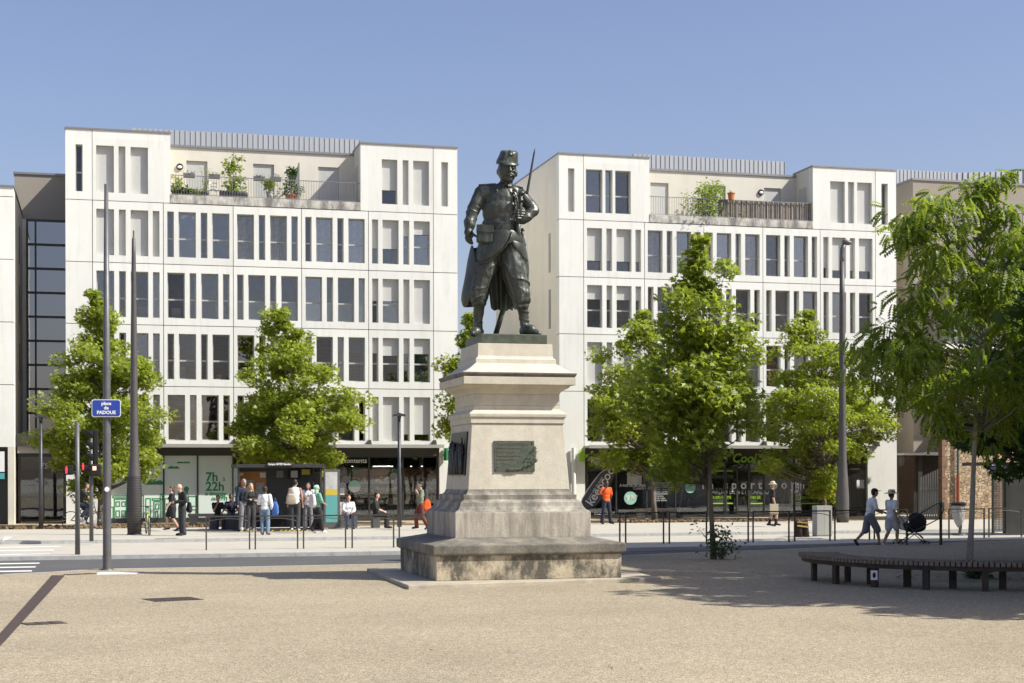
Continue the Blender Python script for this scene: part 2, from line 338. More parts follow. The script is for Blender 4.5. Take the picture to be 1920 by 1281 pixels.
def stonewall():
    m = bpy.data.materials.new('rubble_stone'); m.use_nodes = True; t = m.node_tree; p = t.nodes['Principled BSDF']; L = t.links.new
    tc = N(t, 'ShaderNodeTexCoord'); mp = N(t, 'ShaderNodeMapping'); mp.inputs['Scale'].default_value = (1, 1, 1.5); L(tc.outputs['Object'], mp.inputs[0])
    v = N(t, 'ShaderNodeTexVoronoi', feature='DISTANCE_TO_EDGE'); v2 = N(t, 'ShaderNodeTexVoronoi')
    for q in (v, v2): q.inputs['Scale'].default_value = 5.2; q.inputs['Randomness'].default_value = .8; L(mp.outputs[0], q.inputs['Vector'])
    sp = N(t, 'ShaderNodeSeparateColor'); L(v2.outputs['Color'], sp.inputs[0]); cr = N(t, 'ShaderNodeValToRGB'); cr.color_ramp.elements[0].color = (.27, .19, .11, 1); cr.color_ramp.elements[1].color = (.50, .39, .25, 1); L(sp.outputs[0], cr.inputs[0])
    c2 = N(t, 'ShaderNodeValToRGB'); c2.color_ramp.elements[0].position = .02; c2.color_ramp.elements[1].position = .07; L(v.outputs['Distance'], c2.inputs[0])
    mx = N(t, 'ShaderNodeMixRGB'); mx.inputs[1].default_value = (.16, .12, .085, 1); L(c2.outputs[0], mx.inputs[0]); L(cr.outputs[0], mx.inputs[2]); L(mx.outputs[0], p.inputs['Base Color'])
    b = N(t, 'ShaderNodeBump'); b.inputs['Strength'].default_value = .8; b.inputs['Distance'].default_value = .03; L(c2.outputs[0], b.inputs['Height']); L(b.outputs[0], p.inputs['Normal']); p.inputs['Roughness'].default_value = .9; return m
M['rubble'] = stonewall()

# ================================================================ SETTING: ground, road, platforms
YF = 69.5
def sheet(name, poly, z, m, zb=None):
    mb = MB()
    if zb is None: mb.add([(x, y, z) for x, y in poly], [tuple(range(len(poly)))])
    else: mb.prism(poly, zb, z)
    return tag(mb.build(name, m), kind='structure')
sheet('ground', [(-900, -900), (900, -900), (900, 1500), (-900, 1500)], -.16, M['path'])
road = sheet('road', [(-150, 20), (120, 20), (120, 60), (-150, 60)], -.12, M['asph'])
edge = [(0, 1077), (90, 1073), (185, 1067), (300, 1065), (450, 1063), (740, 1057), (950, 1050), (1165, 1042), (1300, 1036), (1440, 1031), (1650, 1022), (1920, 1013)]
ep = [G(x, y) for x, y in edge]
ep = [Vector((-60, ep[0].y-1.5, 0)), Vector((-22, ep[0].y-.5, 0))]+ep+[Vector((45, 44.2, 0)), Vector((80, 44.5, 0))]
plz = [(p.x, p.y) for p in ep]
sheet('plaza', [(80, -70), *reversed(plz), (-60, -70)], 0, M['plaza'], -.14)
mb = MB()                                             # pale edging stones along the plaza
for a, b in zip(ep[:-1], ep[1:]):
    d = (b-a).normalized(); n = Vector((-d.y, d.x, 0))*.22
    mb.add([(a.x, a.y, .004), (b.x, b.y, .004), (b.x-n.x, b.y-n.y, .004), (a.x-n.x, a.y-n.y, .004)], [(3, 2, 1, 0)])
tag(mb.build('plaza_edging', M['path']), kind='structure')
kl = [(-60, 42.6), (-10, 42.3), (-3, 42.2), (8, 42.1), (14, 42.05), (19, 42.4), (23, 43.2), (30, 44.2), (80, 45)]
sheet('platform', kl+[(80, 50.2), (-60, 50.2)], -.02, M['path'], -.13)
def strip(name, line, w, z0, z1, m, dz=.004):
    mb = MB()
    for (ax, ay), (bx, by) in zip(line[:-1], line[1:]):
        n = max(1, int(math.hypot(bx-ax, by-ay)/1.0))
        for i in range(n):
            t0, t1 = i/n, (i+1)/n-.012/max(1, math.hypot(bx-ax, by-ay)/n)/n
            p, q = (ax+(bx-ax)*t0, ay+(by-ay)*t0), (ax+(bx-ax)*t1, ay+(by-ay)*t1)
            mb.prism([(p[0], p[1]-.012), (q[0], q[1]-.012), (q[0], q[1]+w), (p[0], p[1]+w)], z0, z1+dz)
    return tag(mb.build(name, m), kind='structure')
strip('platform_kerb', [(-24, 42.38)]+kl[1:-1], .3, -.13, -.02, M['kerb'])
sheet('bus_platform', [(-60, 50.0), (80, 50.0), (80, 61.2), (-60, 61.2)], .08, M['path'], -.1)
strip('bus_platform_kerb', [(-9.2, 50.0), (60, 50.0)], .3, -.1, .08, M['kerb'])
sheet('footpath', [(-60, 61.2), (80, 61.2), (80, 80), (-60, 80)], .03, M['ochre'], -.1)
mb = MB()                                             # zebra crossing at the left
for i, y in enumerate((1050.2, 1057.3, 1064.2, 1071.6)):
    a = G(0, y, -.12); x1 = (80, 73, 66, 59)[i]; b = G(x1, y+.2, -.12)
    mb.box(a.x-6, a.y-.28, -.119, b.x, a.y+.16, -.114)
tag(mb.build('crossing_stripes', M['mark']), kind='structure')
mb = MB()
for y, x1 in ((1019.5, 118), (1026.5, 112), (1033, 100), (1040, 92)):
    a = G(0, y, -.02); b = G(x1, y, -.02); mb.box(a.x-6, a.y-.22, -.018, b.x, a.y+.22, -.0155)
a, b, c, d = G(0, 1024, .08), G(4, 1016, .08), G(24, 1007, .08), G(8, 1007, .08)
mb.add([(p.x, p.y, .0845) for p in (a, b, c, d)], [(0, 1, 2, 3)])
tag(mb.build('platform_stripes', M['mark']), kind='structure')
mb = MB()                                             # tactile paving by the sign pole
for i in range(9):
    for j in range(4):
        a = G(186+i*8, 1074.5-i*.15, 0); mb.box(a.x+.02, a.y-.1+j*.12-.25, .002, a.x+.10, a.y-.02+j*.12-.25, .010)
p0, p1 = G(182, 1077), G(256, 1072)
mb.box(p0.x, p0.y-.15, .001, p1.x, p0.y+.55, .005)
tag(mb.build('tactile_paving', M['mark']), kind='structure')
# planting bed with clods
random.seed(3)
sheet('planting_bed', [(-12, 62.0), (36, 62.0), (36, 64.9), (-12, 64.9)], .034, M['soil'])
mb = MB()
def bedok(x): return not (S(640, 63) < x < S(1170, 63)) and not (S(398, 63) < x < S(440, 63))
for i in range(4200):
    x, y = random.uniform(-9.5, 31), random.gauss(63.2, .75)
    if not bedok(x) or not 61.7 < y < 65: continue
    r = random.uniform(.02, .10)*(.6 if random.random() < .6 else 1)
    mb.ell((x, y, .04+r*.35), (r*random.uniform(.7, 1.4), r, r*random.uniform(.5, 1)), (random.random(), random.random(), random.random()), 6, 4)
tag(mb.build('soil_clods', M['soil'], smooth=False), 'loose brown clods of soil heaped along the tree strip', 'soil', kind='stuff')
# drains in the plaza
mb = MB(); a, b, c, d = G(0, 1188), G(0, 1213), G(122, 1079), G(97, 1079)
e0 = a-(d-a)*.3; e1 = b-(c-b)*.3
mb.add([(p.x, p.y, .004) for p in (e0, e1, c, d)], [(0, 1, 2, 3)])
dd = tag(mb.build('drain_channel', M['grate']), 'long rusty brown drainage channel crossing the plaza at lower left', 'drain cover')
mb = MB(); n = 90
for i in range(n):
    p, q = e1.lerp(c, (i+.5)/n), e0.lerp(d, (i+.5)/n); v = (c-e1).normalized()*.012
    mb.add([(p.x-v.x, p.y-v.y, .0085), (p.x+v.x, p.y+v.y, .0085), (q.x+v.x, q.y+v.y, .0085), (q.x-v.x, q.y-v.y, .0085)], [(0, 1, 2, 3)])
o = mb.build('grate_bars', M['rust'], dd)
def grate(px0, py0, px1, py1, label, wdt=.16, k=14, z=0):
    a, b = G(px0, py0, z), G(px1, py1, z); d = (b-a); L = d.length; d.normalize(); ang = math.atan2(d.y, d.x)
    t = empty('drain_grate', a, ang, label, 'drain cover')
    MB().box(0, -wdt/2, .001, L, wdt/2, .0045).build('grate_frame', M['rust'], t)
    m2 = MB()
    for i in range(k): m2.box(L*(i+.1)/k, -wdt*.42, .0055, L*(i+.8)/k, wdt*.42, .009)
    m2.build('grate_bars', M['grate'], t)
grate(278, 1126, 368, 1122, 'short slotted brown drain grate alone in the middle of the left plaza', .72, 12)
grate(44, 1171, 119, 1167, 'thin brown drain slot branching off the long diagonal channel', .40, 3)
grate(122, 1078, 180, 1075.5, 'thin brown drain slot beyond the top end of the long channel', .28, 3)
grate(48, 1018, 88, 1017.4, 'small drain grate among the pale stripes at far left', .3, 10, -.018)
grate(292, 1011, 330, 1009.5, 'small drain grate on the bus platform near the parked bicycle', .25, 10, .081)

# ================================================================ BUILDINGS
WN = [(.055, .303, 'W'), (.372, .467, 'N'), (.537, .785, 'W'), (.85, .945, 'N')]
NW = [(.055, .15, 'N'), (.215, .463, 'W'), (.533, .628, 'N'), (.697, .945, 'W')]
Z0, ST = 3.30, 2.64
WC = {}
def wmesh(kind, w, h, fr=1.0, key=None):
    k = (kind, round(w, 2), round(h, 2), fr, key)
    if k in WC: return WC[k]
    mb = MB(); m = M['frame']; nm = 'window'
    if kind == 'frame':
        t = .045
        mb.box(0, 0, 0, t, .07, h); mb.box(w-t, 0, 0, w, .07, h); mb.box(t, 0, 0, w-t, .07, t); mb.box(t, 0, h-t, w-t, .07, h)
        if key != 'plain': mb.box(t, .005, h*.40, w-t, .065, h*.40+.07)
    elif kind == 'pane': mb.box(.045, .03, .045, w-.045, .036, h-.045); m = M['pane']; nm = 'pane'
    elif kind == 'shutter': mb.box(.004, -.06, h*(1-fr)+.004, w-.004, -.035, h-.004); m = M['shut']; nm = 'shutter'
    elif kind == 'curtain':
        n = 22; z0, z1 = .03, h-.06; vs = []
        for i in range(n+1):
            y = .058+.014*math.sin(i*1.9); vs += [(.03+(w-.06)*i/n, y, z0), (.03+(w-.06)*i/n, y, z1)]
        mb.add(vs, [(2*i, 2*i+2, 2*i+3, 2*i+1) for i in range(n)]); m = M[key]; nm = 'curtain'
    elif kind == 'frost': mb.box(.05, .05, .05, w-.05, .06, h*.4); m = M['frost']; nm = 'lower_panel'
    me = mb.mesh(nm); me.materials.append(m); WC[k] = me; return me
def put(me, name, parent, loc=(0, 0, 0)):
    o = bpy.data.objects.new(name, me); link(o, parent); o.location = loc; return o
def window(parent, x, y, z, w, h, spec, name='window'):
    # spec: s<frac> shutter, g glass, c curtain, p pink, b blue, f frosted lower panel
    wo = put(wmesh('frame', w, h, key='plain' if spec.startswith('s1') else None), name, parent, (x, y, z))
    full = spec == 's1'
    if not full: put(wmesh('pane', w, h), 'pane', wo)
    if 's' in spec:
        fr = float(spec.split('s')[1].rstrip('cbpf') or 1); put(wmesh('shutter', w, h, fr), 'shutter', wo)
    if full: return wo
    if 'c' in spec: put(wmesh('curtain', w, h, key='curt'), 'curtain', wo)
    if 'p' in spec: put(wmesh('curtain', w, h, key='curt_p'), 'curtain', wo)
    if 'b' in spec: put(wmesh('curtain', w, h, key='curt_b'), 'curtain', wo)
    if 'f' in spec: put(wmesh('frost', w, h), 'lower_panel', wo)
    return wo
TH, GD = .45, .235
def pierced(mb, x0, x1, z0, z1, ops, y0=YF, y1=YF+TH):
    # a wall panel with rectangular openings (x0,x1,z0,z1), all of one height
    if not ops: mb.box(x0, y0, z0, x1, y1, z1); return
    zb, zt = ops[0][2], ops[0][3]
    mb.box(x0, y0, z0, x1, y1, zb); mb.box(x0, y0, zt, x1, y1, z1)
    c = x0
    for a, b, _, _ in ops: mb.box(c, y0, zb, a, y1, zt); c = b
    mb.box(c, y0, zb, x1, y1, zt)
def apartment(name, label, px, right, specs, tops, terr, zinc, ground_open):
    X = [S(p, YF) for p in px]; root = empty(name, (X[0], YF, 0), 0, label, 'apartment building')
    ox = X[0]
    def P(mb, nm, m, par=root, sm=False):
        mb.xf(Matrix.Translation((-ox, -YF, 0))); return mb.build(nm, m, par, sm)
    wall, jn = MB(), MB(); g = .014
    for k in range(4):
        z0 = Z0+ST*k; z1 = z0+ST-.03
        jn.box(X[0]+.02, YF+.045, z1, X[-1]-.02, YF+.3, z1+.03)
        for i in range(len(X)-1):
            a, b = X[i]+(g if i else 0), X[i+1]-(g if i < len(X)-2 else 0)
            if i: jn.box(X[i]-g, YF+.03, z0, X[i]+g, YF+.3, z1)
            ops = []
            if 0 < i < len(X)-2:
                pat = WN if specs[k][i-1][0] == 'w' else NW; L = X[i+1]-X[i]
                for j, (p, q, t) in enumerate(pat):
                    o = (X[i]+p*L, X[i]+q*L, z0+.30, z0+2.27); ops.append(o)
                    sp = specs[k][i-1][1:].split(',')[j]
                    window(root, o[0]-ox, GD, o[2], o[1]-o[0], o[3]-o[2], sp)
            pierced(wall, a, b, z0, z1, ops)
    zt0, zt1 = Z0+4*ST, 16.85
    TL, TR = S(terr[0], YF), S(terr[1], YF)
    for (c0, c1, ops) in tops:                      # the two corner blocks of the top floor
        x0, x1 = S(c0, YF), S(c1, YF); oo = []
        for a, b, sp in ops:
            o = (S(a, YF), S(b, YF), 14.2, 16.2); oo.append(o); window(root, o[0]-ox, GD, o[2], o[1]-o[0], 2.0, sp)
        pierced(wall, x0, x1, zt0, zt1, oo)
    for xx in (X[1], X[-2]): jn.box(xx-.01, YF-.003, zt0, xx+.01, YF+.01, zt1)
    wm = M['wall'].copy(); wm.name = 'white_concrete_panels'; t = wm.node_tree; L_ = t.links.new; pr = t.nodes['Principled BSDF']; src = pr.inputs['Base Color'].links[0].from_socket
    tc = N(t, 'ShaderNodeTexCoord'); mp = N(t, 'ShaderNodeVectorMath', operation='SUBTRACT'); mp.inputs[1].default_value = (X[1]-ox, 0, Z0); sn = N(t, 'ShaderNodeVectorMath', operation='DIVIDE'); sn.inputs[1].default_value = ((X[-2]-X[1])/5, 50, ST)
    fl = N(t, 'ShaderNodeVectorMath', operation='FLOOR'); wn = N(t, 'ShaderNodeTexWhiteNoise'); mr = N(t, 'ShaderNodeMapRange'); mr.inputs[3].default_value = .93; mr.inputs[4].default_value = 1.02
    L_(tc.outputs['Object'], mp.inputs[0]); L_(mp.outputs[0], sn.inputs[0]); L_(sn.outputs[0], fl.inputs[0]); L_(fl.outputs[0], wn.inputs['Vector']); L_(wn.outputs['Value'], mr.inputs[0])
    mx = N(t, 'ShaderNodeVectorMath', operation='SCALE'); L_(src, mx.inputs[0]); L_(mr.outputs[0], mx.inputs['Scale']); L_(mx.outputs[0], pr.inputs['Base Color'])
    P(wall, 'wall', wm); P(jn, 'panel_joint', M['joint'])
    # body: sides, back, roof, terrace walls
    DB, TD = 12.0, 1.9
    s = MB(); s.box(X[0], YF+TH, 0, X[0]+.3, YF+DB, zt1); s.box(X[-1]-.3, YF+TH, 0, X[-1], YF+DB, zt1)
    s.box(X[0]+.3, YF+DB-.3, 0, X[-1]-.3, YF+DB, zt1); P(s, 'side_wall', M['side'])
    s = MB(); wd = terr[2]; cur = TL
    y0, y1 = YF+TD, YF+TD+.25
    for a, b in wd:
        xa, xb = S(a, YF+TD), S(b, YF+TD); s.box(cur, y0, zt0, xa, y1, zt1-.18); s.box(xa, y0, 16.1, xb, y1, zt1-.18); cur = xb
        wo = put(wmesh('frame', xb-xa, 1.95, key='plain'), 'terrace_door', root, (xa-ox, TD+.14, 14.15)); put(wmesh('shutter', xb-xa, 1.95, 1.0), 'shutter', wo)
    s.box(cur, y0, zt0, TR, y1, zt1-.18)
    s.box(TL-.3, YF+TH, zt0, TL, YF+TD+.2, zt1); s.box(TR, YF+TH, zt0, TR+.3, YF+TD+.2, zt1)
    P(s, 'terrace_wall', M['wall2'])
    s = MB(); s.box(TR-.03, YF+.75, 14.15, TR-.002, YF+1.5, 16.0); P(s, 'side_door', M['shut'])
    s = MB(); s.box(TL, YF-.02, zt0, TR, YF+.3, zt0+.36); s.box(TL, YF+.3, zt0, TR, YF+TD, zt0+.30); P(s, 'terrace_slab', M['stain'])
    s = MB(); s.box(X[0]+.3, YF+TD+.25, zt1-.45, X[-1]-.3, YF+DB-.3, zt1-.25); P(s, 'roof', M['cope'])
    s = MB()
    for a, b in ((X[0]-.03, TL+.03), (TR-.03, X[-1]+.03)): s.box(a, YF-.04, zt1, b, YF+TD+.3, zt1+.07)
    s.box(TL+.03, YF+TD-.06, zt1-.18, TR-.03, YF+TD+.3, zt1-.08); s.box(X[0]-.03, YF+TD+.3, zt1, X[0]+.35, YF+DB, zt1+.07); s.box(X[-1]-.35, YF+TD+.3, zt1, X[-1]+.03, YF+DB, zt1+.07)
    P(s, 'coping', M['cope'])
    # zinc screen on the roof
    s = MB(); za, zb = S(zinc[0], YF+4.2), S(zinc[1], YF+4.2); s.box(za, YF+4.2, 16.6, zb, YF+4.5, 17.92)
    n = int((zb-za)/.235)
    for i in range(n+1): s.box(za+(zb-za)*i/n-.012, YF+4.175, 16.6, za+(zb-za)*i/n+.012, YF+4.2, 17.93)
    P(s, 'zinc_screen', M['zinc'])
    # rooms behind the glass
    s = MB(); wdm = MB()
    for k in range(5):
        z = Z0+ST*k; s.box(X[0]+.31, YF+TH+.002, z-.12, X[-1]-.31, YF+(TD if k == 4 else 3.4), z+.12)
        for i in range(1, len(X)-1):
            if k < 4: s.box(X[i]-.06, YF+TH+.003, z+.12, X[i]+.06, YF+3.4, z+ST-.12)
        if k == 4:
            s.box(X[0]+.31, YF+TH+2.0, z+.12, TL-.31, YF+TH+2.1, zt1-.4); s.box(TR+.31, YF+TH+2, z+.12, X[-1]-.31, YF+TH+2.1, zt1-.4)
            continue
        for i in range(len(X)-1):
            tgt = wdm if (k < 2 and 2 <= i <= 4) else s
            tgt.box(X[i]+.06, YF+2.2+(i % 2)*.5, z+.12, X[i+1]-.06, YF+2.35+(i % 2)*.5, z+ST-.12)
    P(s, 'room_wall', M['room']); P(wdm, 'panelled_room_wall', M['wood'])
    # some of the things seen in the rooms
    random.seed(int(px[0]))
    s = MB()
    for k in range(4):
        for i in range(1, len(X)-2):
            for _ in range(3):
                x = random.uniform(X[i]+.3, X[i+1]-.6); hh = random.uniform(.3, 1.0); s.box(x, YF+.9+random.random(), Z0+ST*k+.12, x+random.uniform(.2, .6), YF+1.9, Z0+ST*k+.12+hh)
    P(s, 'furnishings', M['paleobj'])
    # projecting canopy over the ground floor
    GL, GR = S(ground_open[0], YF), S(ground_open[1], YF)
    s = MB(); s.box(GL-.05, YF-.75, Z0+.02, GR+.05, YF-.004, Z0+.10); s.box(GL-.05, YF-.80, Z0-.02, GR+.05, YF-.75, Z0+.13); P(s, 'canopy', M['canopy'])
    s = MB(); s.box(GL, YF+.10, Z0-.32, GR, YF+.4, Z0-.003); s.box(GL, YF+.06, Z0-.36, GR, YF+.10, Z0-.30); P(s, 'fascia', M['fascia'])
    s = MB()
    for p in px[2:-1]:
        x = S(p, YF); s.slab([(x-.09, Z0+.11), (x+.09, Z0+.11), (x+.05, Z0+.34), (x-.05, Z0+.34)], YF-.25, YF-.005)
    P(s, 'canopy_bracket', M['fascia'])
    P(MB().box(X[0], YF, 0.03, GL, YF+TH, Z0), 'pier', M['wall']); P(MB().box(GR, YF, .03, X[-1], YF+TH, Z0), 'pier', M['wall'])
    return root, ox, P
LB = [124, 174.5, 307.5, 438.5, 566.6, 692, 813.8, 859]
RB = [1049.5, 1095.4, 1209.5, 1321, 1431.5, 1539, 1642.7, 1681.5]
lspec = [   # lowest row first; w = wide-first pattern, n = narrow-first
    ['wg,g,g,g', 'wg,g,g,g', 'ng,g,g,g', 'wg,g,g,g', 'ns1,s1,s0.85,s0.85'],
    ['wgb,g,gb,g', 'ng,g,g,g', 'wg,g,g,g', 'ng,g,g,g', 'ns0.35,s0.4,s0.35,s0.35b'],
    ['wg,g,g,g', 'wg,g,g,g', 'ngf,gf,gf,gf', 'wgf,gf,gf,gf', 'ns0.5,s0.5,s1,s1'],
    ['ws1,s1,s1,s1', 'ng,g,g,g', 'wgc,g,gc,g', 'ng,gc,g,gc', 'ns0.65,s0.65b,s0.35b,s0.3b']]
rspec = [
    ['wgb,g,g,g', 'wg,g,g,g', 'ng,g,g,gc', 'wg,g,g,g', 'ng,g,g,g'],
    ['ws1,s1,s0.8b,s1', 'wg,g,g,g', 'ng,gc,g,gc', 'wgp,g,g,g', 'ng,gb,g,gb'],
    ['ws0.33b,s0.33,s0.33b,s0.33', 'ng,gc,g,g', 'wgb,g,gb,g', 'ng,g,g,g', 'ng,g,g,g'],
    ['ws0.76,s0.76,s0.76,s0.76', 'wgc,g,g,g', 'ng,gc,g,gc', 'wgb,g,gb,g', 'ns0.75,s0.8,s0.8,s0.8']]
bl, blx, blP = apartment('apartment_building', 'white concrete apartment block left of the statue, lace curtains and planted roof terrace', LB, False, lspec,
    [(124, 321, [(143.3, 156.4, 'g'), (182, 215, 's1'), (224, 236.7, 's1'), (246.5, 279, 's1')]), (677.5, 859, [(717.5, 746.5, 's0.68'), (756.5, 767.5, 's1'), (776.3, 806, 's1'), (829, 841.6, 's1')])],
    (321, 677.5, [(351, 390.5), (476, 515.5), (598, 637)]), (250, 677), (205, 824))
br, brx, brP = apartment('apartment_building', 'white concrete apartment block right of the statue, with reed screened roof terrace', RB, True, rspec,
    [(1049.5, 1219, [(1066.5, 1078.5, 's1'), (1100, 1131, 'g'), (1136.5, 1150, 'gb'), (1155, 1184, 'g')]), (1525.5, 1681.5, [(1558, 1585.5, 's1'), (1591.5, 1603, 's1'), (1608.5, 1636, 's1'), (1654, 1666, 'g')])],
    (1219, 1525.5, [(1221, 1255), (1325, 1362), (1434, 1466)]), (1190, 1473), (1097, 1627))
s = MB(); x = S(1049.5, YF)                      # slots in the shaded flank of the right block
for k in range(4): s.box(x-.01, YF+1.4, Z0+ST*k+.35, x-.004, YF+1.75, Z0+ST*k+2.2)
brP(s, 'flank_window', M['cope'])
def railing(px0, px1, root_label, step=.115):
    a, b = S(px0, YF), S(px1, YF); t = empty('terrace_railing', (a, YF+.12, Z0+4*ST+.36), 0, root_label, 'railing'); L = b-a
    s = MB(); s.box(0, -.02, .86, L, .02, .89); s.box(0, -.012, .04, L, .012, .065); s.build('rail', M['cope'], t)
    s = MB()
    for i in range(int(L/step)+1): x = min(L-.01, i*step); s.box(x-.007, -.007, .065 if i % 12 else 0, x+.007, .007, .86)
    s.build('baluster', M['cope'], t); return t
railing(321.5, 677, 'thin grey metal railing along the planted terrace of the left block')
railing(1219.5, 1525, 'thin grey metal railing along the screened terrace of the right block')
TZ = Z0+4*ST+.30
def at(px, y): return S(px, y)
s = MB(); a, b = S(1348, YF+.2), S(1521, YF+.2)
n = 90; vs = []
for i in range(n+1):
    y = YF+.19+.02*math.sin(i*1.3); x = a+(b-a)*i/n; sag = .05*math.sin(i*.4)**2; vs += [(x, y, TZ+.08+sag), (x, y, TZ+.93)]
vs2 = [(p[0], p[1]+.012, p[2]) for p in vs]; m_ = len(vs)
s.add(vs+vs2, [(2*i, 2*i+2, 2*i+3, 2*i+1) for i in range(n)]+[(m_+2*i+1, m_+2*i+3, m_+2*i+2, m_+2*i) for i in range(n)]+[(2*i+1, 2*i+3, m_+2*i+3, m_+2*i+1) for i in range(n)])
tag(s.build('balcony_screen', M['screen']), 'rippled brown fabric screen tied behind the railing of the right terrace', 'privacy screen')
def wall_lamp(px, py, label):
    p = WY(px, py, YF+1.9); t = empty('wall_lamp', p, 0, label, 'wall lamp')
    s = MB(); s.tube([(0, 0, 0), (0, -.07, 0)], [.15, .14], 20); s.build('housing', M['black'], t)
    s = MB(); s.ell((0, -.07, -.02), (.11, .03, .07)); s.build('diffuser', M['white'], t, True)
wall_lamp(337, 313, 'round black bulkhead lamp on the terrace wall of the left block')
wall_lamp(1426.5, 361, 'round black bulkhead lamp on the terrace wall of the right block')
def leaves_np(centers, sig, count, size, seed, shape, droop=.3, flat=.6):
    rg = np.random.default_rng(seed); n = len(centers)*count
    c = np.repeat(np.array(centers, float), count, 0)
    sg = np.repeat(np.array(sig, float), count)[:, None]
    off = rg.normal(size=(n, 3)); off /= np.maximum(1, np.linalg.norm(off, axis=1, keepdims=True)/1.7); off[:, 2] *= flat
    p = c+off*sg
    nz = rg.normal(size=(n, 3)); nz[:, 2] = np.abs(nz[:, 2])+.35; nz += np.array([.25, -.2, .2]); nz /= np.linalg.norm(nz, axis=1, keepdims=True)
    ax = off.copy(); ax[:, 2] -= droop*2; ax += rg.normal(size=(n, 3))*.5; ax -= nz*(ax*nz).sum(1, keepdims=True); ax /= np.linalg.norm(ax, axis=1, keepdims=True)+1e-9
    bx = np.cross(nz, ax); s = size*rg.uniform(.65, 1.25, (n, 1))
    sh = np.array(shape); k = len(sh)
    V = (p[:, None, :]+ax[:, None, :]*(sh[None, :, 0:1]*s[:, None])+bx[:, None, :]*(sh[None, :, 1:2]*s[:, None])+nz[:, None, :]*(sh[None, :, 2:3]*s[:, None])).reshape(-1, 3)
    return V, k, n
STAR = [(0, .0, 0), (.12, -.30, .02), (-.02, -.62, -.10), (.30, -.36, .02), (.62, -.46, -.08), (.52, -.14, .04), (1.0, 0, -.12), (.52, .14, .04), (.62, .46, -.08), (.30, .36, .02), (-.02, .62, -.10), (.12, .30, .02)]
OVAL = [(0, 0, 0), (.35, -.28, .05), (.8, -.2, 0), (1.1, 0, -.1), (.8, .2, 0), (.35, .28, .05)]
def pinnate(nl=7):
    f = []
    for i in range(nl):
        x = .10+.9*i/nl; dz = -.45*x*x; l = .30*(1-.3*abs(2*i/nl-1))
        for sd in (-1, 1):
            f.append([(x, .01*sd, dz), (x-.05, sd*l*.5, dz-.03), (x+.05, sd*l, dz-.13), (x+.12, sd*l*.45, dz-.05)])
    return f
def mesh_np(name, V, k, n, mats, polys=None):
    me = bpy.data.meshes.new(name)
    if polys is None: loops = np.arange(n*k); starts = np.arange(n)*k; tot = np.full(n, k)
    else:
        q = len(polys); loops = (np.array(polys).ravel()[None, :]+np.arange(n)[:, None]*k).ravel(); w_ = len(polys[0]); starts = np.arange(n*q)*w_; tot = np.full(n*q, w_)
    me.vertices.add(len(V)); me.vertices.foreach_set('co', V.ravel()); me.loops.add(len(loops)); me.loops.foreach_set('vertex_index', loops.astype(np.int32))
    me.polygons.add(len(starts)); me.polygons.foreach_set('loop_start', starts.astype(np.int32)); me.polygons.foreach_set('loop_total', tot.astype(np.int32))
    me.update(calc_edges=True); me.validate(); me.materials.append(mats); return me
def bush(name, loc, r, h, label, cat='plant', m='leaf', size=.1, count=30, nc=14, seed=1, pot=None, potr=.16, poth=.3, group=None):
    t = empty(name, loc, 0, label, cat, group); random.seed(seed)
    cs = [(random.gauss(0, r*.45), random.gauss(0, r*.45), poth*(1 if pot else 0)+random.uniform(.1, 1)*h) for _ in range(nc)]
    V, k, n = leaves_np(cs, [r*.35]*nc, count, size, seed, OVAL, .1)
    put(mesh_np('foliage', V, k, n, M[m]), 'foliage', t)
    s = MB()
    for c in cs[:8]: s.tube([(0, 0, 0), (c[0]*.5, c[1]*.5, c[2]*.5), c], [.018, .012, .006], 5)
    s.build('stem', M['bark'], t)
    if pot:
        s = MB(); s.tube([(0, 0, 0), (0, 0, poth)], [potr*.75, potr], 14); s.tube([(0, 0, poth-.03), (0, 0, poth+.01)], [potr*1.1, potr*1.1], 14); s.build('pot', M[pot], t)
    return t
ty = YF+.6
bush('potted_plant', (S(331, ty), ty, TZ), .3, .6, 'bushy plant in dark pot at the left end of the planted terrace', pot='potgrey', seed=1, m='leaf3')
bush('potted_plant', (S(344, ty), ty, TZ), .3, .35, 'low spreading plant second from the left end of the planted terrace', pot='potgrey', poth=.15, seed=2, m='leafd')
bush('potted_plant', (S(371, ty), ty, TZ), .35, .25, 'flat light green plant on the terrace floor before the left shutter door', pot='potgrey', poth=.12, seed=3, m='leaf3')
bush('potted_plant', (S(385, ty), ty, TZ), .28, 1.1, 'thin grey twiggy shrub beside the left terrace shutter door', pot='potgrey', seed=4, count=9, size=.06)
tp = bush('potted_plant', (S(437, ty), ty, TZ), .38, 1.7, 'tall sunflower like plant rising from a grey slatted planter', pot='potgrey', seed=5, count=26, nc=22, size=.15, m='leaf3', potr=.1)
s = MB()
for i in range(9): s.box(-.55+i*.125, -.15, 0, -.45+i*.125, .15, .42)
s.box(-.54, -.13, 0, .66, .13, .38); s.tube([(0.03, 0, .4), (.06, 0, 2.35)], [.02, .01], 6); s.build('planter_box', M['potgrey'], tp)
bush('potted_plant', (S(507, ty), ty, TZ), .28, .55, 'round yellow green plant in tall pale pot by the terrace chair', pot='paleobj', poth=.45, seed=6, m='leaf3')
bush('potted_plant', (S(548, ty), ty, TZ), .42, .8, 'dense green plant in brown pot against the trellis panel', pot='terra', poth=.35, seed=7, count=40, m='leafd', potr=.25)
bush('potted_plant', (S(549, ty+.5), ty+.5, TZ+1.0), .2, .35, 'small round green shrub showing above the railing near the trellis', pot='potgrey', seed=8, m='leafd')
bush('terrace_vine', (S(1330, ty), ty, TZ), .85, 1.75, 'large loose green climbing shrub spilling over the right terrace railing', cat='plant', m='leaf3', size=.12, count=46, nc=46, seed=9)
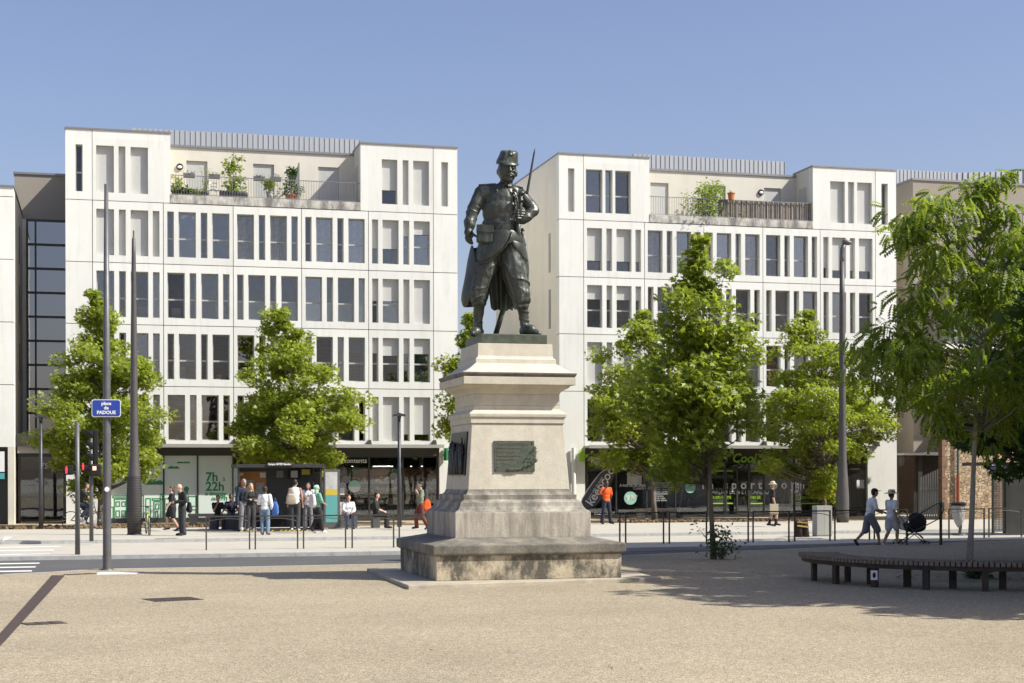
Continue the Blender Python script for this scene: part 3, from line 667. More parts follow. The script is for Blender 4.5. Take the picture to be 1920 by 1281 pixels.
bush('hanging_flower_pot', WY(1371, 375, YF-.1), .1, .1, 'orange clay pot hung on the right terrace railing', 'plant pot', pot='terra', potr=.17, poth=.32, seed=10, count=4, nc=4)
for i, (px, lab) in enumerate(((354.5, 'first'), (402, 'second'), (486, 'third'), (516.5, 'fourth'))):
    p = WY(px, [331, 333, 337, 338][i], YF-.08); t = empty('railing_planter', p, 0, 'dark slatted flower box hooked on the terrace railing, %s from the left' % lab, 'planter', 'flower boxes on the terrace railing')
    s = MB()
    for j in range(5): s.slab([(-.24+j*.1, -.05), (-.16+j*.1, -.05), (-.155+j*.1, .13), (-.245+j*.1, .13)], -.1, .1)
    s.box(-.22, -.08, -.04, .22, .08, .1); s.build('box', M['potgrey'], t)
    V, k, n = leaves_np([(-.15, 0, .17), (0, 0, .18), (.15, 0, .17)], [.07]*3, 18, .06, i+40, OVAL); put(mesh_np('foliage', V, k, n, M['leafd']), 'foliage', t)
p = Vector((S(562, YF+.3), YF+.3, TZ)); t = empty('trellis_panel', p, R(90), 'slanting metal framed trellis panel dividing the left terrace', 'trellis')
s = MB(); s.bar((0, 0, 0), (0, 0, 1.75), .05, .05); s.bar((1.4, 0, 0), (1.4, 0, 1.2), .05, .05); s.bar((0, 0, 1.75), (1.4, 0, 1.2), .05, .05); s.build('frame', M['cope'], t)
s = MB()
for i in range(6): s.bar((.1+i*.22, 0, 0), (.1+i*.22, 0, 1.65-i*.085), .02, .02)
s.build('slats', M['cope'], t)
t = empty('garden_chair', (S(404, ty), ty, TZ), .4, 'white metal folding chair on the left terrace', 'chair'); s = MB()
s.box(-.2, -.2, .42, .2, .2, .45); s.build('seat', M['white'], t); s = MB(); s.box(-.2, .19, .75, .2, .21, .82); s.box(-.2, .19, .6, .2, .21, .65); s.build('backrest', M['white'], t)
for a, b in ((-.18, -.18), (.18, -.18), (-.18, .2), (.18, .2)): MB().bar((a, b, 0), (a, b, .42 if b < 0 else .84), .02, .02).build('leg', M['white'], t)

# ---------------------------------------------------------------- shop fronts
def mull(P, xs, z0, z1, y, nm='mullion', w=.07, m='dframe'):
    for x in xs: P(MB().box(x-w/2, y-.05, z0, x+w/2, y+.05, z1), nm, M[m])
gy = YF+.22; gz = Z0-.36
X = [S(p, gy) for p in (205, 307, 370.5, 437)]
s = MB()
for a, b in zip(X[:-1], X[1:]): s.box(a+.035, gy-.01, .25, b-.035, gy+.01, gz)
blP(s, 'frosted_shop_panel', M['frostw'])
mull(blP, X+[S(q, gy) for q in (445, 632, 692, 755, 820)], .03, gz, gy)
blP(MB().box(X[0], gy-.06, .03, S(445, gy), gy+.06, .25), 'shop_sill', M['dframe']); blP(MB().box(S(632, gy), gy-.04, .03, S(820, gy), gy+.04, .2), 'shop_sill', M['dframe']); blP(MB().box(S(632, gy), gy-.04, gz-.07, S(820, gy), gy+.04, gz-.002), 'head_rail', M['dframe'])
s = MB()
for a, b in ((632, 692), (692, 755), (755, 820)): s.box(S(a, gy)+.035, gy-.004, .2, S(b, gy)-.035, gy+.004, gz-.07)
blP(s, 'shop_glass', M['pane2'])
s = MB(); s.box(S(455, gy), gy-.004, .03, S(620, gy), gy+.004, gz); blP(s, 'entrance_glass', M['pane2'])
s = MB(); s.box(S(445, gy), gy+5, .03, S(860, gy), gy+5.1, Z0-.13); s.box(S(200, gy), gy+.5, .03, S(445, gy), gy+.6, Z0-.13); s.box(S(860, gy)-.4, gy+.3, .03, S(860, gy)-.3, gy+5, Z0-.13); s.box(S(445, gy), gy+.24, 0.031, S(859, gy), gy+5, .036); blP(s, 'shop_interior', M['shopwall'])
# the green line drawing and opening hours on the frosted panels
s = MB(); yy = gy-.018
def hb(x0, y0, x1, y1, w=.035):
    a, b = WY(x0, y0, yy), WY(x1, y1, yy); s.bar(a, b, .008, w) if abs(a.z-b.z) < abs(a.x-b.x) else s.bar(a, b, .008, w)
def rect(x0, y0, x1, y1, w=.035):
    a, b = WY(x0, y1, yy), WY(x1, y0, yy)
    s.box(a.x, yy-.004, a.z, b.x, yy+.004, a.z+w); s.box(a.x, yy-.004, b.z-w, b.x, yy+.004, b.z)
    s.box(a.x, yy-.004, a.z+w, a.x+w, yy+.004, b.z-w); s.box(b.x-w, yy-.004, a.z+w, b.x, yy+.004, b.z-w)
for q in ((214, 935, 238, 975), (217, 940, 225, 950), (228, 940, 236, 950), (217, 957, 225, 970), (228, 957, 236, 970), (211, 929, 241, 934), (206, 950, 213, 976), (285, 934, 302, 939), (288, 940, 302, 976), (291, 944, 299, 955), (300, 926, 306, 938), (291, 958, 297, 974), (309, 934, 330, 976), (312, 944, 320, 955), (244, 930, 262, 976), (352, 930, 369, 950), (356, 955, 368, 976), (254, 928, 270, 976), (205, 976.5, 436, 978), (273, 934, 283, 978)): rect(*q)
def cloud(cx, by, w, h):
    a = WY(cx, by, yy); n = 14; pts = []
    for i in range(n+1):
        q = i/n; pts.append((a.x-w/2+w*q, a.z+h*math.sin(math.pi*q)**.8*(.75+.25*math.sin(q*9))))
    s.slab(pts+[(a.x+w/2, a.z-.02), (a.x-w/2, a.z-.02)], yy-.004, yy+.004)
cloud(325.5, 878, .5, .13); cloud(291, 908, .8, .26); cloud(338, 868, .3, .08); cloud(350, 868, .3, .08)
a = WY(349.5, 917, yy); s.tube([(a.x, yy-.004, a.z), (a.x, yy+.004, a.z)], .11, 16); s.slab([(a.x-.1, a.z-.04), (a.x+.1, a.z-.04), (a.x, a.z-.26)], yy-.003, yy+.003)
blP(s, 'green_drawing', M['green'])
def wt(root, ox, st, px, py, size, m, y=None, **k):
    y = y or gy-.02; p = WY(px, py, y); return text(st, size, m, root, (p.x-ox, y-YF, p.z), **k)
wt(bl, blx, '7h', 385.5, 902, .54, M['green'], off=.012); wt(bl, blx, 'à', 417, 902, .30, M['green'])
wt(bl, blx, '22h', 385.5, 920, .54, M['green'], off=.012); wt(bl, blx, 'le dimanche', 384.5, 928.5, .19, M['green'], off=.003); wt(bl, blx, 'dès', 396, 938, .2, M['green']); wt(bl, blx, '9h', 412, 938, .34, M['green'], off=.006)
wt(bl, blx, 'Tous contents', 615, 868, .30, M['film'], y=gy-.03, off=.004)
p = WY(664.5, 912, gy-.03)
o = MB().tube([(0, 0, 0), (0, -.006, 0)], .27, 28).build('round_sticker', M['mint'], bl, loc=(p.x-blx, p.y-YF, p.z))
o = MB().slab([(-.27*math.cos(q), -.27*math.sin(q)) for q in np.linspace(.05, 3.09, 14)], -.011, -.007).build('sticker_lower_half', M['white'], bl, loc=(p.x-blx, p.y-YF, p.z))
for q in (648.5, 738): 
    p = WY(q, 893, gy-.03) if q > 700 else WY(q, 899, gy-.03)
    MB().tube([(0, 0, 0), (0, -.004, 0)], .17, 20).build('round_sticker', M['greytext'], bl, loc=(p.x-blx, p.y-YF, p.z))
a, b = WY(637, 928, gy-.02), WY(646, 915, gy-.02); blP(MB().box(a.x, gy-.025, a.z, b.x, gy-.02, b.z), 'paper_notice', M['white'])
for q0, q1 in ((656, 673), (731, 745)):
    a, b = WY(q0, 887, gy+.8), WY(q1, 878, gy+.8); blP(MB().box(a.x, gy+.8, a.z, b.x, gy+.83, b.z), 'exit_sign', M['green']); blP(MB().slab([(a.x+.06, (a.z+b.z)/2), (a.x+.15, b.z-.03), (a.x+.15, a.z+.03)], gy+.79, gy+.799), 'exit_arrow', M['white'])
pg = empty('pharmacy_style_sign', WY(836, 852, YF-.35), 0, 'small green blade sign fixed to the white pier at the right of the supermarket', 'shop sign'); pg.name = 'blade_sign'
MB().box(-.04, -.3, -.28, .04, .3, .28).build('sign_box', M['green'], pg); MB().box(.041, -.3, -.28, .05, .3, .28).build('edge_trim', M['mint'], pg); MB().box(-.015, .3, -.05, .015, .345, .05).build('bracket', M['dframe'], pg)
# shelves of goods inside the supermarket
gm = aggregate('shelf_goods', (.55, .42, .27), 9, .9, .4)
for i, (q0, q1) in enumerate(((636, 690), (696, 752), (758, 818))):
    a, b = S(q0, gy+1.6), S(q1, gy+1.6); t = empty('shop_shelf', (a, gy+1.6, .03), 0, 'stocked wooden shop shelf behind the %s window pane of the supermarket' % ('left', 'middle', 'right')[i], 'shelf', 'shelves inside the supermarket')
    MB().box(0, .4, 0, b-a, .45, 2.4).build('back_panel', M['wood'], t); s = MB(); g2 = MB(); random.seed(i)
    for z in (.3, .75, 1.2, 1.7):
        s.box(0, 0, z-.04, b-a, .4, z); x = 0.02
        while x < b-a-.2: wv = random.uniform(.1, .3); hh = random.uniform(.12, .34); g2.box(x, .05+random.random()*.1, z, x+wv*.9, .38, z+hh); x += wv
    s.build('shelf_board', M['paleobj'], t); g2.build('goods', gm, t)
lmp = emis('shop_light', (1, .95, .85), 5)
for q, w_ in ((660, .05), (700, .9), (728, .05), (770, .06), (790, .06)):
    x = S(q, gy+1.2); blP(MB().box(x, gy+1.2, 2.46, x+w_, gy+1.26, 2.49), 'shop_light', lmp)
for q, w_ in ((1240, .9), (1300, .9), (1460, .9), (1510, .9)):
    x = S(q, gy+1.8); brP(MB().box(x, gy+1.8, 2.7, x+w_, gy+1.86, 2.73), 'gym_light', lmp) if False else None
# right block shop front
X = [S(p, gy) for p in (1099, 1155, 1212, 1266, 1327, 1358, 1405, 1432, 1489, 1541, 1578, 1625)]
s = MB()
for a, b in zip(X[:-1], X[1:]): s.box(a+.035, gy-.004, .2, b-.035, gy+.004, gz-.07)
brP(s, 'shop_glass', M['pane2']); mull(brP, X, .03, gz, gy)
s = MB(); s.box(X[0], gy-.04, .03, X[-1], gy+.04, .2); s.box(X[0], gy-.04, gz-.07, X[-1], gy+.04, gz-.002)
for a, b in ((0, 1), (4, 6), (9, 11)): s.box(X[a]+.035, gy-.045, 2.28, X[b]-.035, gy+.045, 2.36)
brP(s, 'shop_sill', M['dframe'])
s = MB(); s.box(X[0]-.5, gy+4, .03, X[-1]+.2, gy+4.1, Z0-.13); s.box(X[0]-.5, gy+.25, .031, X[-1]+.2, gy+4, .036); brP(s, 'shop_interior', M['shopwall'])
s = MB(); a, b = S(1380, gy), S(1383, gy)
s.box(a, gy-.06, .2, b, gy-.02, 2.28); s.box(S(1360, gy), gy-.06, .2, S(1362, gy), gy-.02, 2.28); s.box(S(1402, gy), gy-.06, .2, S(1404, gy), gy-.02, 2.28); brP(s, 'shop_door', M['fascia'])
wt(br, brx, 'Cool', 1372, 867, .60, M['lime'], y=YF+.03, shear=.25, off=.012)
wt(br, brx, 'Bienvenue à', 1107, 864, .26, M['white'], y=gy-.03, shear=.2, off=.006, sx=.8); wt(br, brx, 'KeepCool', 1107, 870, .26, M['white'], y=gy-.03, shear=.2, off=.006, sx=.8)
x0 = 1328
wt(br, brx, 'le sport bonheur', 1316, 917, .56, M['film'], y=gy-.035, sp=1.66, off=.014)
for (q0, sc) in ((1328, 1), (1406, .5), (1490, .9)):
    for zz, tt, sz, mm in ((897, 'COACHING BIEN ETRE', .20, 'greytext'), (927, 'CARDIO BIEN ETRE', .42, 'greytext'), (936, 'TREK BIKE FLAMME', .22, 'lime'), (942, 'CARDIO COACHING', .15, 'greytext')):
        wt(br, brx, tt[:int(len(tt)*sc)], q0, zz, sz, M[mm], y=gy-.025, sx=.62)
    for zz in (884.5, 945.5): a, b = WY(q0, zz, gy-.025), WY(q0+(24 if sc == .5 else 46), zz, gy-.025); brP(MB().box(a.x, gy-.03, a.z, b.x, gy-.024, a.z+.06), 'lime_stripe', M['lime'])
for q, r_ in (((1182, 934), .31), ((1294, 914), .27)):
    p = WY(*q, gy-.03); MB().tube([(0, 0, 0), (0, -.006, 0)], r_, 28).build('round_price_sticker', M['mint'], br, loc=(p.x-brx, p.y-YF, p.z))
wt(br, brx, '9', 1174, 939, .36, M['white'], y=gy-.045, off=.01); wt(br, brx, '90*', 1182.5, 936, .24, M['white'], y=gy-.045, off=.006)
wt(br, brx, 'À PARTIR DE SANS', 1162, 913, .17, M['white'], y=gy-.03, off=.003, sx=.9); wt(br, brx, 'Coach inclus', 1187, 918, .2, M['white'], y=gy-.03)
a, b = WY(1176, 909, gy-.02), WY(1203, 886, gy-.02); brP(MB().box(a.x, gy-.026, a.z, b.x, gy-.02, b.z), 'window_notice', M['paleobj'])
for j in range(9): wt(br, brx, ['Sans engagement', 'Cours collectifs', 'Biking - Danse - Pilates', 'Cross - Step - Yoga', 'Coach Cardio', 'Abdos fessiers', 'Coaching', 'Body sculpt', 'Accès illimité'][j], 1228, 907+j*4.1, .11, M['white'], y=gy-.03)
a, b = WY(1592, 916, gy-.02), WY(1622, 900, gy-.02); brP(MB().box(b.x-.45, gy-.03, a.z, b.x-.05, gy-.024, b.z), 'door_notice', M['white'])
s = MB()
for q in ((1548, 915, 1553, 935), (1554, 925, 1558, 940), (1563, 915, 1567, 930), (1551, 938, 1562, 943), (1545, 930, 1549, 948)):
    a, b = WY(q[0], q[3], gy-.03), WY(q[2], q[1], gy-.03); s.slab([(a.x, a.z), (b.x, a.z+.1), (b.x-.02, b.z), (a.x+.03, b.z-.06)], gy-.034, gy-.03)
brP(s, 'magenta_film', M['magenta'])
wt(br, brx, 'SALLE DE SPORT', 1114, 965, .17, M['white'], y=gy-.06, sx=.8)
pg = empty('blade_sign', WY(1091, 855, YF-.3), 0, 'small lime green blade sign on the pier beside the gym entrance', 'shop sign')
MB().box(-.14, -.02, -.26, .14, .02, .26).build('sign_box', M['lime'], pg); MB().box(-.02, .02, -.05, .02, .295, .05).build('bracket', M['dframe'], pg)
s = MB(); a = S(1076, YF-.2); s.tube([(a, YF-.16, .03), (a, YF-.16, Z0-.003)], .1, 12); brP(s, 'column', M['wall'])
def rowing(px, y, lab):
    t = empty('exercise_machine', (S(px, y), y, .036), 0, lab, 'exercise machine'); s = MB()
    s.bar((-.35, 0, .05), (.45, 0, .05), .1, .08); s.bar((-.3, 0, .05), (-.1, 0, 1.35), .07, .07); s.bar((-.22, -.25, 1.25), (-.22, .25, 1.25), .04, .04); s.bar((.1, 0, .05), (.2, 0, .85), .07, .07); s.build('frame', M['paleobj'], t); MB().box(.1, -.12, .85, .4, .12, .92).build('saddle', M['black'], t)
for i, q in enumerate((1235, 1283, 1450, 1475)): rowing(q, gy+1.3, 'pale exercise bike behind the gym glass, %s from the left' % ('first', 'second', 'third', 'fourth')[i])

# ---------------------------------------------------------------- far left white block, stair link, beige block, stone house
FX = S(26.5, YF)
t = empty('apartment_building', (FX-9, YF, 0), 0, 'lower white concrete block cut off by the left frame edge', 'apartment building')
s = MB()
for k in range(5):
    z0 = Z0+ST*k if k < 4 else Z0+ST*4; z1 = min(z0+ST-.03, 14.25)
    if z1 > z0: s.box(0, 0, z0, 9, 1, z1)
s.build('wall', M['wall'], t); s = MB()
for k in range(1, 5): s.box(0, .04, Z0+ST*k-.03, 8.99, .9, Z0+ST*k)
s.build('panel_joint', M['joint'], t)
MB().box(0, 1.002, .03, 9.0, 12, 14.25).build('side_wall', M['wall2'], t); MB().box(-.1, -.05, 14.25, 9.04, 12, 14.33).build('coping', M['cope'], t)
s = MB()
for k in range(1, 4): s.box(8.99, 4.5, Z0+ST*k+.4, 9.02, 4.9, Z0+ST*k+2.1)
s.build('flank_window', M['dframe'], t)
MB().box(8.75, -.002, .03, 9, 1, Z0-.003).build('pier', M['wall2'], t); MB().box(0, .3, Z0-.1, 8.74, 1, Z0-.003).build('fascia', M['dframe'], t)
s = MB(); s.box(0, .45, .03, 8.2, .47, Z0-.1); s.build('shop_glass', M['pane2'], t); MB().box(8.15, .4, .03, 8.25, .5, Z0-.1).build('mullion', M['frame'], t); MB().box(8.25, .43, .03, 8.74, .48, Z0-.1).build('metal_panel', M['fascia'], t)
MB().box(7.0, .38, 1.2, 8.05, .41, 1.6).build('poster', M['white'], t)
tt = empty('corner_sign', (FX-.55, YF-.3, 1.95), 0, 'white and teal blade sign at the far left shop', 'shop sign')
MB().box(-.18, -.02, .3, .18, .02, 1.15).build('white_board', M['white'], tt); MB().box(-1.6, -.025, 0, .18, .025, .25).build('teal_band', mat('teal', (.08, .36, .38), .5), tt); MB().box(-.03, .02, .4, .03, .59, .5).build('bracket', M['dframe'], tt)
LY = YF+7.5; a, b = S(28.5, LY), S(124, YF+TH)
t = empty('stair_link', (a, LY, 0), 0, 'taupe rendered link building with tall dark stairwell glazing between the two left blocks', 'building'); L = S(124, LY)-a+1.2
gzt = WY(90, 412, LY).z; gxl = S(50, LY)-a
MB().box(0, 0, gzt, L, 1, 16.2).build('wall', M['beige'], t); MB().box(-.05, -.06, 16.2, L, 1, 16.3).build('coping', M['cope'], t); MB().box(-4, .02, .03, gxl, 1, gzt).build('side_wall', M['side'], t)
sky_g = glass('stair_glass', tint=(.25, .27, .3), base=.22, refl=1.2)
s = MB(); s.box(gxl, .05, 3.9, L, .07, gzt-.05); s.build('pane', sky_g, t); s = MB(); n = 9
for k in range(n+1): z = 3.9+(gzt-3.95)*k/n; s.box(gxl, -.03, z-.05, L, .04, z+.05)
for q in (50.5, 66): s.box(S(q, LY)-a, -.04, 3.95, S(q, LY)-a+.08, .045, gzt-.1)
s.build('stair_frame', M['dframe'], t); MB().box(gxl, 1.2, .03, L, 1.3, gzt).build('inner_wall', M['room'], t)
# entrance hall 75 nearer the street
EY = YF+1.6; a2, b2 = S(34, EY), S(124, EY)
t2 = empty('entrance_porch', (a2, EY, 0), 0, 'dark glazed apartment entrance number 75 under a flat porch roof', 'entrance'); L2 = b2-a2-.02
MB().box(0, -.5, 3.05, L2, 5.8, 3.35).build('porch_roof', M['trim'], t2)
s = MB(); s.box(0, 0, 2.9, L2, .1, 3.05); s.box(0, 0, .03, .1, .1, 2.9); s.box(L2-.1, 0, .03, L2, .1, 2.9); s.box(.1, 0, 2.2, L2-.1, .1, 2.32)
for q in (.85, 1.0): s.box(q, 0, .03, q+.08, .1, 2.2)
s.build('door_frame', M['dframe'], t2); MB().box(.1, .04, .03, L2-.1, .055, 2.9).build('pane', M['pane2'], t2); MB().box(0, 3, .03, L2, 3.1, 3.0).build('hall_wall', M['dark'], t2)
text('75', .34, M['paleobj'], t2, (.92, -.01, 2.4)); s = MB()
for j in range(24):
    for z in (1.15, 1.65): s.box(.15+j*.085, .02, z, .18+j*.085, .03, z+.03)
s.build('safety_dots', M['black'], t2)
MB().box(.0, -.6, 3.352, L2, -.5, 3.9).build('railing_glass', M['pane2'], t2)
# beige block at the right
BY = YF+2.6; bx0 = S(1713, BY)
t = empty('apartment_building', (bx0, BY, 0), 0, 'taupe rendered apartment block with steel balconies behind the right trees', 'apartment building')
bzt = WY(1713, 338, BY).z
MB().box(0, 0, .03, 14, 10, bzt).build('wall', M['beige'], t); MB().box(.3, -.08, .03, 5, -.003, 3.0).build('shade_panel', M['dark'], t); MB().box(-.2, -1.4, 3.0, 5, -.003, 3.15).build('canopy', M['cope'], t); MB().box(-.05, -.06, bzt, 14, 10, bzt+.1).build('coping', M['cope'], t)  # dark panel paints in the recess shade; canopy slab added to shade it
s = MB(); q0, q1 = S(1640, BY+3)-bx0, S(1787, BY+3)-bx0; s.box(q0, 3, bzt+.102, q1, 3.3, bzt+1.15)
for i in range(22): x = q0+(q1-q0)*i/21; s.box(x-.012, 2.975, bzt+.102, x+.015, 3, bzt+1.15)
n = 34
for i in range(n):
    x0_, x1_ = q1+i*.3, q1+(i+1)*.3; y0_ = 3-.05*i; s.box(x0_, y0_, bzt+.102, x1_-.02, y0_+.3, bzt+1.12+.012*i); s.box(x1_-.02, y0_-.03, bzt+.102, x1_, y0_+.3, bzt+1.14+.012*i)
s.build('zinc_screen', M['zinc'], t)
for k in range(5):
    for x in (2.0, 5.2, 8.6):
        window(t, x, -.02, 1.2+k*2.8+1.6, 1.15, 1.6, ('g', 's1', 's0.6')[(k+int(x)) % 3])
for k in range(4):
    z = 4.4+k*2.8
    MB().box(1.2, -1.7, z, 4.6, -.002, z+.12).build('balcony_floor', M['cope'], t)
    s = MB(); s.box(1.2, -1.7, z+1.05, 4.6, -1.66, z+1.1)
    for i in range(30): s.box(1.2+i*.115, -1.69, z+.12, 1.22+i*.115, -1.67, z+1.05)
    s.build('balcony_rail', M['cope'], t)
    s = MB(); s.bar((2.2, -1.6, z), (2.9, -.05, z-1.2), .08, .08); s.build('brace', M['cope'], t)
MB().box(1.3, -1.69, .03, 1.5, -1.5, bzt-1.2).build('post', M['cope'], t)
MB().box(4.2, -1.69, .03, 4.4, -1.5, bzt-1.2).build('post', M['cope'], t)
# dark entrance beside the stone house
t = empty('side_entrance', (S(1684, YF+1.5), YF+1.5, 0), 0, 'dark glazed entrance door under a small canopy between white block and stone house', 'entrance')
MB().box(0, .2, .03, 1.25, .3, 2.95).build('pane', M['pane2'], t); MB().box(-.1, -.8, 3.0, 1.7, .3, 3.1).build('canopy', M['cope'], t); s = MB(); s.box(0, .1, .03, .08, .2, 2.95); s.box(1.17, .1, .03, 1.4, .2, 2.95); s.box(0, .1, 2.95, 1.4, .2, 3.0); s.build('door_frame', M['dframe'], t); MB().box(0, .6, .03, 3.4, .7, 3.0).build('hall_wall', M['dark'], t)  # hall wall widened past the door as a dark sheet painting recess shade
# picket gate
t = empty('picket_gate', (S(1727, 66), 66, .03), 0, 'pale slatted metal gate between the dark entrance and the stone house', 'gate'); s = MB()
for i in range(9): s.box(i*.12, 0, 0, i*.12+.06, .04, 1.9+.05*i)
s.build('picket', M['white'], t); s = MB(); s.box(0, .04, .4, 1.05, .08, .5); s.box(0, .04, 1.3, 1.05, .08, 1.4); s.build('cross_rail', M['side'], t)
SY = 62.5; sx0, sx1 = S(1767, SY), S(1873, SY)
t = empty('stone_house', (sx0, SY, 0), 0, 'ochre rubble stone house with red and green downpipe behind the right foreground tree', 'house')
hw_ = sx1-sx0; fpn = [(0, 0), (hw_, 0), (hw_+2.4, 4), (2.25, 4)]
MB().prism(fpn, .03, 7.6).build('wall', M['rubble'], t); MB().prism([(-.1, -.1), (hw_+.1, -.1), (hw_+2.5, 4.1), (2.15, 4.1)], 7.6, 7.8).build('cornice', M['side'], t)
s = MB()
for k in range(16): s.box(-.03, -.03, .03+k*.47, .24 if k % 2 else .12, .3, .48+k*.47)
s.build('quoin', mat('brick_quoin', (.2, .12, .08), .9, var=.2), t)
window(t, 1.75, -.02, 3.6, .9, 1.6, 'g'); MB().box(1.65, -.15, 3.45, 2.75, -.002, 3.58).build('sill', M['cope'], t)
x = S(1797, SY-.15)-sx0; MB().tube([(x, -.12, 2.0), (x, -.12, 7.5)], .055, 8).build('downpipe', mat('green_pipe', (.07, .09, .075), .5), t); MB().tube([(x, -.12, .1), (x, -.12, 2.0)], .075, 8).build('downpipe_foot', mat('red_pipe', (.30, .06, .03), .6), t)
t = empty('house', (sx1+.05, 64, 0), 0, 'pink rendered low house right of the stone house', 'house'); MB().box(0, 0, .03, 9, 2.6, 4.6).build('wall', mat('pink_render', (.55, .36, .27), .9, var=.05), t); MB().box(-.02, -.2, 4.6, 9, 2.6, 4.75).build('roof', M['cope'], t)
# a block to the right of the view: only its shadow is seen
t = empty('apartment_building', (24.7, 24.3, 0), 0, 'pale rendered block beyond the right frame edge that shades the street', 'apartment building')
MB().box(0, 0, 0, 22, 13.4, 15.3).build('wall', M['wall2'], t); MB().box(-.1, -.1, 15.3, 22.1, 13.5, 15.45).build('coping', M['cope'], t)
for k in range(4):
    for j in range(5): window(t, 1.5+j*4, -.01, 1.2+k*3.3, 1.4, 1.8, 'g')

random.seed(77); mb = MB()
for i in range(170):
    x, y = random.uniform(-8, 16), random.uniform(12, 33); a_ = random.random()*6.28; l = random.uniform(.02, .045)
    if random.random() < .5: x = random.gauss(13.5, 2.5); y = random.gauss(29, 3)
    mb.add([(x+l*math.cos(a_+k*1.57)*(1 if k % 2 else .6), y+l*math.sin(a_+k*1.57)*(1 if k % 2 else .6), .006+.006*(k % 2)) for k in range(4)], [(0, 1, 2, 3)])
tag(mb.build('fallen_leaves', mat('dry_leaf', (.30, .20, .08), .8, var=.5, vs=3)), 'sparse dry leaf litter scattered on the plaza', 'leaf litter', kind='stuff')

# ================================================================ MONUMENT
MC = Vector((7.74, 30.17, 0))
pl = empty('monument_plinth', MC, 0, 'tall tiered pale stone pedestal with bronze plaques carrying the soldier statue', 'pedestal')
def corner(px, py):          # half width and height of a tier from its front left corner
    dx, dy, v = ray(px, py); t = (MC.x-MC.y)/(dx-dy); return MC.x-dx*t, H+v*t
def tiers(name, prof, m, par=pl, bev=.012):
    pr = [corner(*q) for q in prof]; s = MB(); vs = []
    for w_, z in pr: vs += [(-w_, -w_, z), (w_, -w_, z), (w_, w_, z), (-w_, w_, z)]
    fs = [(3, 2, 1, 0)]; n = len(pr)
    for i in range(n-1):
        for k in range(4): fs.append((4*i+k, 4*i+(k+1) % 4, 4*(i+1)+(k+1) % 4, 4*(i+1)+k))
    fs.append(tuple(4*(n-1)+k for k in range(4))); s.add(vs, fs); o = s.build(name, m, par)
    if bev: b = o.modifiers.new('b', 'BEVEL'); b.width = bev; b.segments = 2; b.limit_method = 'ANGLE'; b.angle_limit = R(25)
    return o
s = MB(); c0 = G(765.5, 1105.5); w0 = .0
hw, _ = corner(765.5, 1105.5)
hw = 2.5
ps = [(c0.x-MC.x, c0.y-MC.y), (G(1240, 1090).x-MC.x, G(1240, 1090).y-MC.y), (2.7, 2.6), (G(686, 1072).x-MC.x, 2.6)]
o = MB().prism(ps, -.05, .075).build('ground_slab', M['slab'], pl); b = o.modifiers.new('b', 'BEVEL'); b.width = .015; b.segments = 2
wb, zb = corner(818, 1090)
o = tiers('base_block', [(818, 1090.5), (817.5, 1042)], M['stone2'], bev=.02)
wc, zc0 = corner(812, 1041); _, zc1 = corner(811.5, 1023.5); wp, zp0 = corner(853.3, 1009.5)
s = MB(); vs = []
for w_, z in ((wc-.05, zc0-.03), (wc, zc0), (wc, zc1), (wp-.02, zp0+.01)): vs += [(-w_, -w_, z), (w_, -w_, z), (w_, w_, z), (-w_, w_, z)]
fs = [(3, 2, 1, 0)]+[(4*i+k, 4*i+(k+1) % 4, 4*i+4+(k+1) % 4, 4*i+4+k) for i in range(3) for k in range(4)]+[(12, 13, 14, 15)]
o = s.add(vs, fs).build('base_coping', M['stone3'], pl); b = o.modifiers.new('b', 'BEVEL'); b.width = .02; b.segments = 2; b.limit_method = 'ANGLE'
tiers('plinth_block', [(853.3, 1009.8), (853.3, 961.5)], mat('streaked_stone', (.50, .445, .36), .85, var=.1, vs=4, bump=.5, bs=25, dirt=.8, dcol=(.13, .12, .095), ds=1.5, dstr=(2, 2, .3), dlo=.42, dhi=.64))
tiers('ogee_base', [(853.8, 961.3), (856, 959), (859, 957), (862.5, 950), (864, 943), (868, 939), (870, 937.2), (869.6, 928.6), (874, 927.5), (876.5, 923.5), (877.6, 919)], M['stoneT'], bev=0)
tiers('dado', [(877.7, 919), (884.3, 793.8)], M['stone'])
tiers('neck_moulding', [(882.6, 793.6), (882.6, 782.6), (880.8, 781.5), (880.4, 776.5), (880.6, 774.5), (888.0, 768.2), (888.8, 765.5), (888.8, 760)], M['stone'], bev=.008)
tiers('frieze', [(889, 760), (888.8, 738.3)], M['stone'])
tiers('cornice', [(888.6, 738.3), (887, 734), (882.5, 729), (878, 726), (877, 724), (875, 720.6), (869.6, 719.8), (869.3, 705.3)], M['stone'], bev=.008)
tiers('cornice_lip', [(870.5, 705.2), (869.8, 703), (868.4, 700), (868.2, 697)], M['stone3'], bev=.008)
tiers('upper_sweep', [(868.6, 696.9), (874, 695.2), (880, 691.5), (885, 687), (889.3, 682.8), (889.8, 681.8), (892, 681), (892.2, 672.2), (894.6, 670.2), (895.8, 666.5), (896.3, 643.2)], M['stone'], bev=.006)
wt_, zt_ = corner(902, 643.2); wq, zq = corner(902, 625.3)
ZB = zq
o = tiers('bronze_base', [(902, 643.1), (902, 625.3)], M['plaque'], bev=.01)
